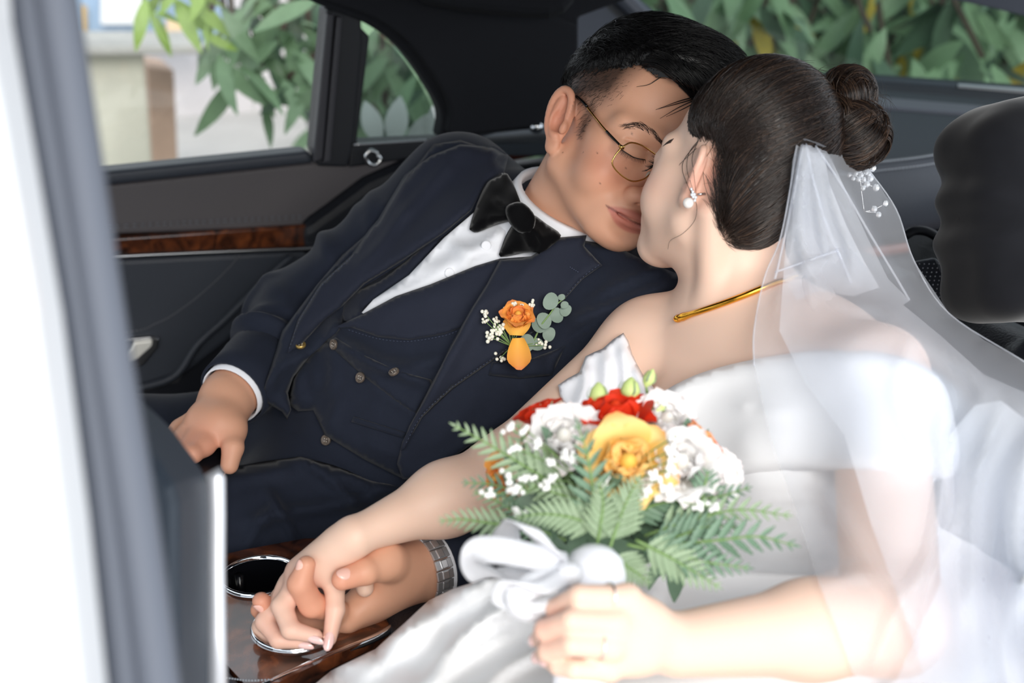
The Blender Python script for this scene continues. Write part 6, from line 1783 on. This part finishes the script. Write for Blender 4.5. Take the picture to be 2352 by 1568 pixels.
bq = thing('bouquet', 'bridal bouquet of orange, red and white roses with fern leaves and silver ribbon', 'bouquet', P(1340, 1530, 1.0))
face = -FWD * 0.8 + UPV * 0.6
rose('rose', P(1440, 1070, 1.10), 0.038, -FWD * 0.9 + UPV * 0.35, 'yellow', bq, 'large yellow-orange rose at the front', 1)
rose('rose', P(1412, 975, 1.14), 0.036, UPV * 0.9 - FWD * 0.35, 'red', bq, 'red rose at the top', 2, rings=((3, 0, 0.1, 10), (5, 1, 0.22, 24), (6, 2, 0.28, 48)))
rose('rose', P(1246, 968, 1.165), 0.024, UPV * 0.9 - RGT * 0.4 - FWD * 0.2, 'red', bq, 'small red rose at the side', 3, rings=((3, 0, 0.1, 10), (5, 1, 0.22, 24), (5, 2, 0.28, 44)))
rose('rose', P(1160, 1095, 1.165), 0.022, -RGT * 0.6 - FWD * 0.5, 'orange', bq, 'half hidden orange rose', 4, rings=((3, 0, 0.1, 10), (5, 1, 0.22, 24), (5, 2, 0.28, 48)))
rose('rose', P(1600, 1045, 1.135), 0.030, UPV * 0.5 + RGT * 0.75 - FWD * 0.2, 'peach', bq, 'peach rose with reddish rim', 5, rings=((3, 0, 0.1, 10), (5, 1, 0.22, 24), (6, 2, 0.28, 48)))
for i, (x, y, d, R) in enumerate(((1300, 1015, 1.12, 0.034), (1560, 1075, 1.105, 0.036), (1525, 972, 1.15, 0.028), (1610, 1110, 1.11, 0.030), (1650, 1085, 1.14, 0.022))):
    rose('carnation', P(x, y, d), R, -FWD * 0.8 + UPV * 0.5 + RGT * 0.15 * (i - 1), 'white', bq, 'ruffled white carnation', 10 + i, rings=((4, 0, 0.1, 8), (5, 0, 0.2, 22), (7, 1, 0.24, 36), (8, 2, 0.28, 56)))
# lisianthus buds
for x, y, x2, y2, d, w in ((1377, 930, 1374, 878, 1.155, 0.0085), (1446, 918, 1450, 866, 1.16, 0.0085), (1484, 885, 1500, 848, 1.16, 0.0050), (1516, 948, 1512, 925, 1.15, 0.006)):
    a, b = P(x, y, d), P(x2, y2, d); h = np.linalg.norm(b - a)
    st = mk('flower_bud', *lathe([(0.0008, -h * 0.1), (w * 0.75, h * 0.12), (w, h * 0.4), (w * 0.72, h * 0.75), (w * 0.2, h * 0.98), (0.0004, h * 1.02)], 14, b - a, a), LEAFM['bud'], bq)
    mk('bud_stem', *tube(catmull(np.array([a, a + P(0, 0, 0) * 0 + np.array([0.002, 0.0, -0.03]), P(1400, 1080, 1.17)]), 5), 0.0012, 5), LEAFM['stem'], st)
    for k in range(3):
        ax = (b - a) / h; sx, sy, _ = frame_of(ax); o_ = math.cos(k * 2.1) * sx + math.sin(k * 2.1) * sy
        mk('sepal', *tube(catmull(np.array([a, a + ax * h * 0.4 + o_ * w * 1.12, a + ax * h * 0.85 + o_ * w * 0.8]), 4), np.linspace(0.0018, 0.0004, 9), 5, flat=(1, 0.4)), LEAFM['fern'], st)
# ferns
ferns = [([(1330, 1140), (1230, 1085), (1140, 1030), (1046, 978)], 1.10, 1.08, 66, 'fern', 12), ([(1200, 1210), (1120, 1200), (1060, 1192), (1012, 1196)], 1.09, 1.07, 40, 'fern', 9), ([(1390, 1220), (1320, 1190), (1250, 1180), (1188, 1188)], 1.07, 1.06, 52, 'fern', 11),
         ([(1390, 1190), (1330, 1150), (1270, 1130), (1220, 1112)], 1.09, 1.08, 46, 'fern', 10), ([(1366, 1230), (1362, 1130), (1350, 1050), (1326, 972)], 1.075, 1.06, 62, 'fern_dark', 8), ([(1400, 1260), (1420, 1200), (1440, 1150), (1465, 1100)], 1.06, 1.07, 60, 'fern', 11),
         ([(1480, 1230), (1600, 1190), (1700, 1170), (1812, 1184)], 1.09, 1.06, 50, 'fern', 12), ([(1540, 1250), (1650, 1240), (1740, 1232), (1824, 1252)], 1.075, 1.05, 66, 'fern_dark', 8), ([(1460, 1240), (1530, 1275), (1590, 1310), (1648, 1346)], 1.06, 1.05, 60, 'fern', 10),
         ([(1440, 1250), (1530, 1270), (1620, 1290), (1718, 1304)], 1.065, 1.05, 60, 'fern_dark', 11), ([(1500, 1190), (1580, 1150), (1650, 1140), (1720, 1120)], 1.11, 1.09, 46, 'fern_dark', 10), ([(1260, 1150), (1190, 1130), (1130, 1112), (1066, 1108)], 1.12, 1.11, 38, 'fern_dark', 9),
         ([(1400, 1270), (1440, 1300), (1470, 1320), (1490, 1338)], 1.06, 1.05, 44, 'fern', 8), ([(1370, 1260), (1380, 1200), (1385, 1150), (1376, 1110)], 1.065, 1.06, 50, 'fern', 9), ([(1300, 1240), (1250, 1220), (1210, 1200), (1160, 1160)], 1.10, 1.10, 50, 'fern_dark', 9),
         ([(1480, 1250), (1560, 1230), (1620, 1210), (1690, 1210)], 1.085, 1.07, 56, 'fern_dark', 10), ([(1430, 1200), (1500, 1160), (1560, 1150), (1600, 1140)], 1.10, 1.09, 52, 'fern_dark', 9), ([(1280, 1110), (1230, 1050), (1200, 1010), (1190, 975)], 1.13, 1.13, 44, 'fern', 9),
         ([(1610, 1150), (1618, 1120), (1622, 1100), (1626, 1082)], 1.09, 1.085, 40, 'fern_dark', 4), ([(1240, 1170), (1180, 1170), (1140, 1150), (1090, 1130)], 1.12, 1.11, 36, 'fern', 8), ([(1260, 1000), (1240, 970), (1250, 945), (1270, 930)], 1.16, 1.16, 24, 'fern', 6), ([(1560, 1010), (1565, 1030), (1560, 1045), (1556, 1055)], 1.12, 1.12, 26, 'fern_dark', 4)]
for i, (ln, d0, d1, w, m, n) in enumerate(ferns): fern(ln, d0, d1, w, bq, m, n, 40 + i)
# dark leafy core so that gaps between the fronds stay green
core_l = []
r = np.random.default_rng(77)
for i in range(150):
    c = P(r.uniform(1230, 1620), r.uniform(1060, 1270), r.uniform(1.11, 1.15)); R3 = orient(r.normal(size=3) + [0, -0.2, 0.2], -FWD + r.normal(size=3) * 0.5)
    core_l.append(((LM[1][1] * r.uniform(0.03, 0.05) * [1.6, 1, 1]) @ R3.T + c, LM[1][2]))
fo = mk('inner_foliage', *merge(core_l), LEAFM['fern_dark'], bq); fo['kind'] = 'stuff'
# baby's breath
def breath(c, R, parent, seed, m=mat('gypsophila', (250, 249, 246), 0.7)):
    r = np.random.default_rng(seed)
    ps = [sphere(np.asarray(c) + r.normal(size=3) * R * 0.5, R * 0.5, 6, 5) for _ in range(7)]
    return mk('baby_breath', *merge(ps), m, parent)
bb = [(1185, 1028), (1267, 1062), (1168, 1092), (1208, 1094), (1171, 1118), (1190, 1124), (1388, 1110), (1466, 1136), (1484, 1130), (1236, 1018), (1205, 985), (1254, 1118), (1265, 1100), (1535, 1080), (1515, 1105), (1530, 1125), (1607, 1160), (1640, 1165), (1188, 1180), (1296, 1044), (1318, 1050), (1540, 1035), (1545, 1058), (1170, 980), (1500, 1090), (1120, 1135), (1552, 1000)]
for i, (x, y) in enumerate(bb):
    c = P(x, y, 1.075); b_ = breath(c, 0.0042, bq, i)
    mk('flower_stem', *tube(catmull(np.array([c, (c + P(1370, 1180, 1.12)) / 2 + np.array([0, 0, 0.01]), P(1370, 1180, 1.12)]), 4), 0.0005, 4), LEAFM['stem'], b_)
# wrapped handle
ha, hb = P(1372, 1268, 1.055), P(1330, 1580, 1.015); hv = hb - ha; hl = np.linalg.norm(hv)
mk('handle', *lathe([(0.0005, -0.004), (0.012, -0.003), (0.020, 0.004), (0.0238, 0.016), (0.0235, 0.035), (0.0205, 0.06), (0.019, hl), (0.0004, hl + 0.002)], 32, hv, ha), SATIN2, bq)
for k in range(7):
    r_k = np.random.default_rng(k); a = P(1330 + r_k.normal() * 8, 1560, 1.012); mk('stem', *tube([a, a + hv / hl * (0.03 + 0.02 * r_k.uniform()) + r_k.normal(size=3) * 0.004], 0.0022, 6), LEAFM['stem'], bq)
# silver ribbon
def ribbon_mat():
    m = mat('silver_organza', (232, 233, 238), 0.36, 0.15, bump=0.7, bscale=700, spec=0.6, alpha=0.86); return m
RIB = ribbon_mat()
def ribbon(line, width, parent=bq, twist=None, name='ribbon'):
    """line [(px, py, d)], width px, across given by a per-point angle in the image"""
    c = catmull(np.array([q[:3] for q in line], float), 6); an = catmull(np.array([[q[3], q[4] if len(q) > 4 else 0.0] for q in line], float), 6)
    rows = []
    for (x, y, d), (a, b) in zip(c, an):
        w = width * d / FPX / 2; dv = (math.cos(a) * RGT - math.sin(a) * UPV) * math.cos(b) + FWD * math.sin(b); p = P(x, y, d); rows.append([p - dv * w, p - dv * w * 0.33, p + dv * w * 0.33, p + dv * w])
    return solid(name, *loft(rows), RIB, parent, 0.0008, 0)
H = math.pi / 2
ribbon([(1310, 1300, 1.025, 1.3), (1200, 1272, 1.00, 1.35), (1110, 1262, 1.0, 1.3), (1076, 1285, 1.01, 0.5, 0.9), (1105, 1318, 1.03, -0.6, 0.6), (1180, 1330, 1.045, 1.2), (1300, 1325, 1.04, 1.3)], 66)
ribbon([(1310, 1310, 1.03, 0.5), (1250, 1250, 1.01, 0.45), (1205, 1205, 1.01, 0.3), (1172, 1208, 1.03, 0.3, 0.8), (1165, 1250, 1.05, 0.2), (1200, 1290, 1.055, 0.4), (1300, 1320, 1.04, 0.6)], 70)
ribbon([(1300, 1315, 1.02, 1.2), (1230, 1340, 1.0, 0.9), (1190, 1370, 0.995, 0.4), (1200, 1398, 1.0, -0.6), (1250, 1400, 1.005, -1.2), (1300, 1370, 1.02, -1.0)], 60)
ribbon([(1300, 1320, 1.015, 0.9), (1240, 1350, 0.99, 0.7), (1165, 1340, 0.99, 0.4, 0.5), (1150, 1380, 1.0, 0.0, 0.4), (1210, 1395, 1.0, -0.6), (1290, 1395, 1.0, -0.9)], 44)
ribbon([(1395, 1330, 1.03, 0.1), (1420, 1380, 1.02, 0.15), (1440, 1430, 1.03, 0.1)], 26)
sphk = mk('ribbon_knot', *sphere(P(1305, 1318, 1.018), (0.011, 0.009, 0.010), 14, 9), RIB, bq)
print('bouquet', round(time.time() - T0, 1))

# ------------------------------------------------------------------ boutonniere
bt = thing('boutonniere', 'orange rose boutonniere with eucalyptus and baby breath on the lapel', 'boutonniere', on([B_LL, B_JL], 1185, 800, 0.0)[0])
BV_ = [B_LL, B_JL, B_J]
pc, pn = on(BV_, 1190, 742, 0.012)
rose('rose', pc + UPV * 0.002, 0.025, UPV * 0.7 - FWD * 0.75, 'orange', bt, 'orange rosebud', 60, 0.62, rings=((3, 0, 0.08, 6), (4, 0, 0.16, 16), (5, 1, 0.22, 28), (5, 1, 0.26, 44), (5, 2, 0.28, 62)))
q, n_ = on(BV_, 1190, 776, 0.012)
child('petal', pet('orange', 1), bt, mat4(orient(-UPV + 0.05 * RGT, -FWD), q, 0.040) @ Matrix.Diagonal((0.62, 1, 0.6, 1)))
q, n_ = on(BV_, 1186, 770, 0.02)
child('petal', pet('orange', 1), bt, mat4(orient(UPV + 0.05 * RGT, FWD - 0.1 * UPV), q, 0.026) @ Matrix.Diagonal((1.1, 1, 0.8, 1)))
def disc_leaf():
    V = [(0, 0, 0)]; k = 18
    for ring in (0.5, 1.0):
        for i in range(k): a = 2 * math.pi * i / k; V.append((ring * (math.cos(a) * 0.5), 0.5 + ring * math.sin(a) * (0.42 - 0.05 * math.sin(a)), 0.10 * ring * ring * abs(math.cos(a))))
    V.append((0, 0.5, 0)); c = len(V) - 1; Fs = []
    for i in range(k): j = (i + 1) % k; Fs += [[c, 1 + i, 1 + j], [1 + i, 1 + k + i, 1 + k + j, 1 + j]]
    me = bpy.data.meshes.new('eucalyptus_leaf'); me.from_pydata(V, [], Fs); me.update(); me.polygons.foreach_set('use_smooth', [True] * len(me.polygons)); me.materials.append(LEAFM['euca']); return me
EU = disc_leaf()
stp = np.array([on(BV_, x, y, 0.014)[0] for x, y in catmull(np.array([(1200, 830), (1228, 778), (1242, 748), (1262, 722), (1280, 698), (1298, 684)], float), 4)])
sprig = mk('eucalyptus_sprig', *tube(stp, np.linspace(0.0012, 0.0006, len(stp)), 5), LEAFM['stem'], bt)
for (x, y, a, s, o) in ((1226, 800, 2.6, 0.021, 0.016), (1245, 765, 1.9, 0.020, 0.018), (1246, 762, 5.9, 0.016, 0.012), (1266, 728, 3.6, 0.018, 0.019), (1262, 728, 0.2, 0.017, 0.012), (1282, 700, 2.7, 0.019, 0.020), (1288, 704, 5.6, 0.014, 0.013), (1292, 690, 1.9, 0.008, 0.016), (1235, 775, 4.6, 0.016, 0.012), (1292, 692, 5.2, 0.009, 0.014)):
    p_, n_ = on(BV_, x, y, o); dv = math.cos(a) * RGT + math.sin(a) * UPV
    child('leaf', EU, sprig, mat4(orient(dv, -FWD + 0.25 * UPV + 0.2 * np.random.default_rng(int(x)).normal(size=3)), p_, s))
for i, (x, y, s) in enumerate(((1113, 719, 0.0042), (1115, 738, 0.0032), (1138, 735, 0.0034), (1151, 746, 0.0044), (1165, 738, 0.0032), (1136, 753, 0.0034), (1146, 762, 0.0042), (1122, 773, 0.0046), (1136, 771, 0.0042), (1182, 699, 0.0034), (1222, 698, 0.0036), (1239, 787, 0.0030), (1253, 793, 0.0042), (1148, 823, 0.0040), (1160, 705, 0.0016), (1200, 698, 0.0016))):
    c = on(BV_, x, y, 0.012)[0]; b_ = breath(c, s, bt, 100 + i, mat('gyp_cream', (238, 236, 222), 0.7)); e = on(BV_, 1175, 795, 0.010)[0]
    mk('flower_stem', *tube(catmull(np.array([c, (c * 0.5 + e * 0.5) + FWD * -0.003, e]), 4), 0.0005, 4), LEAFM['stem'], b_)
print('flowers', round(time.time() - T0, 1))

# ------------------------------------------------------------------ accessories
# eyeglasses
GP = lambda pts: [(1300 + x / 3.564, 180 + y / 3.564) for x, y in pts]
gl_o = to_world((0, 0, 0.100), G_M, G_O); gl_n = G_M[:, 2] + 0.10 * G_M[:, 1]; gl_n /= np.linalg.norm(gl_n)
rim_px = catmull(np.array(GP([(470, 555), (535, 526), (620, 548), (700, 600), (765, 648), (790, 700), (740, 748), (700, 772), (640, 822), (550, 842), (470, 805), (405, 745), (378, 690), (400, 635), (440, 585)]), float), 5, closed=True)
rim = np.array([Ppl(x, y, gl_o, gl_n) for x, y in rim_px])
# push the outer side back a little, following the face
glass = thing('eyeglasses', 'thin gold wire glasses with clear lenses on the groom', 'glasses', rim.mean(0))
GOLDW = mat('gold_wire', (214, 172, 100), 0.2, 1.0); LENS = glass_mat('lens', (244, 246, 246), 0.05)
lr = to_local(rim, G_M, G_O)
for s in (1, -1):
    q = to_world(lr * np.array([s, 1, 1]) + (np.array([0, 0, 0]) if s == 1 else np.array([0.0, 0, 0])), G_M, G_O)
    mk('rim', *tube(q, 0.00085, 8, closed=True), GOLDW, glass)
    c0 = q.mean(0); V = np.concatenate([q, [c0 + gl_n * 0.0012]]); Fs = [[i, (i + 1) % len(q), len(q)] for i in range(len(q))]
    mk('lens', V, Fs, LENS, glass)
    npd = to_world(np.array([s * -0.0135, -0.012, 0.0945]), G_M, G_O)
    mk('nose_pad', *sphere(npd, (0.0022, 0.0045, 0.0022), 10, 7, G_M), mat('clear_pad', (225, 215, 200), 0.15, alpha=0.7), glass)
    mk('pad_arm', *tube(catmull(np.array([npd, npd + G_M[:, 2] * 0.005, to_world(lr[np.argmax(lr[:, 0])] * np.array([s, 1, 1]), G_M, G_O)]), 4), 0.0005, 5), GOLDW, glass)
ri = lr[np.argmax(lr[:, 0] + 0.3 * lr[:, 1])]
a = to_world(ri, G_M, G_O); b = to_world(ri * [-1, 1, 1], G_M, G_O)
mk('bridge', *tube(catmull(np.array([a, (a + b) / 2 + gl_n * 0.004 + G_M[:, 1] * 0.002, b]), 5), 0.0009, 6), GOLDW, glass)
hin = Ppl(*GP([(455, 560)])[0], gl_o, gl_n)
eb = face_line([B_G], GP([(440, 545), (330, 430), (200, 270), (150, 205), (90, 150)]), 0.006, 0.0015, 4)
eb[0] = hin; 
L0 = to_local(eb, G_M, G_O)
for s in (1, -1):
    q = to_world(L0 * np.array([s, 1, 1]), G_M, G_O); n5 = len(q)
    mk('temple_arm', *tube(q[:n5 * 2 // 3], 0.00105, 8), GOLDW, glass)
    mk('temple_tip', *tube(np.concatenate([q[n5 * 2 // 3 - 1:], [to_world((L0[-1] + [0.0, -0.004, -0.014]) * np.array([s, 1, 1]), G_M, G_O)]]), 0.0016, 8), mat('black_acetate', (14, 14, 15), 0.25), glass)
    mk('temple_block', *tube(q[:max(3, n5 // 3)] + G_M[:, 2] * 0.0004, 0.0017, 4), mat('black_enamel', (24, 20, 16), 0.2), glass)
    mk('hinge', *box(q[0], (0.0045, 0.0035, 0.0045), G_M), GOLDW, glass)

# gold collar necklace
nk = []
for x, y in catmull(np.array([(1558, 731), (1585, 722), (1640, 704), (1700, 682), (1745, 664), (1790, 646), (1840, 636)], float), 5):
    h = on([B_BV], x, y, 0.004); nk.append(h[0])
nk = np.array(nk)
for _ in range(6): nk[1:-1] = 0.5 * nk[1:-1] + 0.25 * (nk[:-2] + nk[2:])
neck = mk('necklace', *tube(nk, np.interp(np.arange(len(nk)), [0, 2, 5, 20, 30], [0.0032, 0.0042, 0.0030, 0.0030, 0.0028]), 12), GOLD); tag(neck, 'rigid polished gold collar necklace around the neck of the bride', 'necklace')
mk('end_cap', *sphere(nk[0], (0.0065, 0.004, 0.004), 14, 8, np.stack([(nk[2] - nk[0]) / np.linalg.norm(nk[2] - nk[0]), *frame_of(nk[2] - nk[0])[:2]], 1)), GOLD, neck)

# earring
ec, en = on([B_BV], 1586, 448, 0.003)
er = thing('earring', 'pearl drop earring with small crystals on the visible ear', 'earring', ec)
mk('pearl', *sphere(P(1581, 466, px_of(ec)[2] - 0.004), 0.0052, 20, 14), mat('pearl', (238, 234, 230), 0.18, coat=0.6), er)
CRY = mat('crystal', (235, 240, 246), 0.05, spec=1.0, metal=0.35)
for i, (x, y) in enumerate(((1591, 440), (1595, 446), (1592, 452), (1598, 453), (1589, 447), (1596, 460), (1588, 434))): mk('crystal', *sphere(P(x, y, px_of(ec)[2] - 0.003), 0.0017, 6, 4), CRY, er)
mk('post', *tube([P(1602, 446, px_of(ec)[2] + 0.002), P(1620, 445, px_of(ec)[2] + 0.004)], 0.0012, 6), SATINM, er)

# crystal hair ornament
hp = thing('hair_ornament', 'crystal bead hair vine tucked under the bun', 'hair ornament', P(1985, 420, 1.40))
beads = [(2004, 386, 11), (1990, 396, 8), (1999, 410, 10), (1978, 402, 8), (1991, 423, 10), (2012, 431, 11), (1984, 412, 8), (1975, 392, 7), (1966, 398, 8), (1996, 400, 7), (1972, 412, 8), (2034, 467, 9), (2008, 480, 10), (2018, 493, 9), (1960, 410, 7), (1950, 402, 7), (1982, 432, 8)]
for i, (x, y, q) in enumerate(beads):
    d = 1.41; mk('crystal_bead', *sphere(P(x, y, d), q * 0.8 * d / FPX, 7, 5), CRY, hp, False)
for ln in ([(1950, 400), (1975, 405), (2004, 386)], [(1960, 410), (1991, 423), (2012, 431)], [(1985, 486), (2005, 482), (2022, 474), (2034, 467)], [(1985, 486), (2010, 488), (2018, 493)], [(1975, 405), (1980, 450), (1985, 486)], [(1970, 398), (1990, 398), (1999, 410)]):
    mk('wire', *tube([P(x, y, 1.412) for x, y in catmull(np.array(ln, float), 4)], 0.0005, 5), SATINM, hp)

# rings
def ring_on(px0, px1, t, r, name, label):
    a, b = P(*px0), P(*px1); c = a + (b - a) * t; x, y, z = frame_of(b - a); an = np.linspace(0, 2 * math.pi, 33)[:-1]
    q = np.array([c + r * (math.cos(k) * x + math.sin(k) * y) for k in an]); o = mk(name, *tube(q, 0.0011, 8, closed=True), mat('white_gold', (236, 232, 226), 0.15, 1.0)); tag(o, label, 'ring'); return o
ring_on(kl[2], (1312, 1480, 0.976), 0.30, 0.0096, 'ring', 'plain wedding band on the ring finger of the bouquet hand')
ring_on(kl[0], (1330, 1368, 0.984), 0.38, 0.0095, 'ring', 'thin silver ring on the index finger by the bouquet handle')

# wrist watch on the groom's left wrist
wa = thing('wristwatch', 'steel link wristwatch on the wrist beside the clasped hands', 'watch', P(962, 1310, 1.41))
fv = g_wrL - g_elL; fv /= np.linalg.norm(fv); wc = P(965, 1312, 1.405)
STEEL = mat('brushed_steel', (196, 196, 198), 0.3, 0.75); STEEL2 = mat('polished_steel', (222, 222, 224), 0.16, 0.8)
x, y, _ = frame_of(fv, -FWD)
# ring plane basis: e1 towards the camera, e2 up the picture
e1 = -FWD - fv * (-FWD @ fv); e1 /= np.linalg.norm(e1); e2 = np.cross(fv, e1); 
if e2 @ UPV < 0: e2 = -e2
RW = 0.0345; NL = 20
for i in range(NL):
    a = math.radians(-50) + i * math.radians(280) / (NL - 1)
    nrm = math.cos(a) * e1 + math.sin(a) * e2; tan = -math.sin(a) * e1 + math.cos(a) * e2; 
    ts = np.linspace(0.02, 0.06, 120); ev_ = SG.ev(wc + nrm * ts[:, None]); rw = ts[np.argmax(ev_ > 0)] if (ev_ > 0).any() else RW; c = wc + nrm * (rw + 0.0022)
    lk = mk('link', *box(c, (0.0200, rw * math.radians(280) / (NL - 1) * 0.99, 0.0030), np.stack([fv, tan, nrm], 1)), STEEL, wa, False); bevel(lk, 0.0007, 2)
    ml_ = mk('center_link', *box(c + nrm * 0.0008, (0.0078, rw * math.radians(280) / (NL - 1) * 0.86, 0.0036), np.stack([fv, tan, nrm], 1)), STEEL2, lk, False); bevel(ml_, 0.0008, 2)
a = math.radians(-88); nrm = math.cos(a) * e1 + math.sin(a) * e2; ts = np.linspace(0.02, 0.06, 120); rw = ts[np.argmax(SG.ev(wc + nrm * ts[:, None]) > 0)]; cc = wc + nrm * (rw + 0.001)
cs = mk('case', *lathe([(0.0001, -0.001), (0.016, -0.001), (0.0185, 0.002), (0.0190, 0.006), (0.0180, 0.0085), (0.0165, 0.0095)], 40, nrm, cc), STEEL, wa)
mk('crystal_glass', *lathe([(0.0165, 0.0094), (0.012, 0.0102), (0.0001, 0.0104)], 32, nrm, cc), mat('watch_glass', (30, 34, 40), 0.05, coat=1.0), cs)
bz = []
for k in range(48):
    t = 2 * math.pi * k / 48; d = math.cos(t) * fv + math.sin(t) * np.cross(nrm, fv); bz.append(box(cc + d * 0.0188 + nrm * 0.0078, (0.0012, 0.0013, 0.0022), np.stack([d, np.cross(nrm, d), nrm], 1)))
mk('bezel_teeth', *merge(bz), STEEL2, cs, False)
mk('crown', *lathe([(0.0001, 0), (0.0028, 0), (0.0028, 0.004), (0.0001, 0.0042)], 14, fv, cc + fv * 0.019 + nrm * 0.004), STEEL2, cs)
mk('pusher', *lathe([(0.0001, 0), (0.002, 0), (0.002, 0.004), (0.0001, 0.0042)], 12, fv * 0.8 + e1 * 0.6, cc + fv * 0.0155 + e1 * 0.0115 + nrm * 0.004), STEEL2, cs)

# phone under the groom's right hand
phc = P(455, 1046, 1.575)
R3 = np.stack([RGT * 0.94 - UPV * 0.22 + FWD * 0.1, UPV * 0.35 + FWD * 0.9, np.cross(RGT * 0.94 - UPV * 0.22, UPV * 0.35 + FWD * 0.9)], 1); u_, _, v_ = np.linalg.svd(R3); R3 = u_ @ v_
ph = thing('phone', 'black phone with silver edge under the hand on the knee', 'phone', phc)
b_ = mk('body', *box(phc, (0.070, 0.12, 0.006), R3), mat('phone_black', (22, 24, 30), 0.25), ph, False); bevel(b_, 0.003, 3)
b_ = mk('frame', *box(phc, (0.0715, 0.1215, 0.0032), R3), CHROME, ph, False); bevel(b_, 0.0012, 2)
print('accessories', round(time.time() - T0, 1))
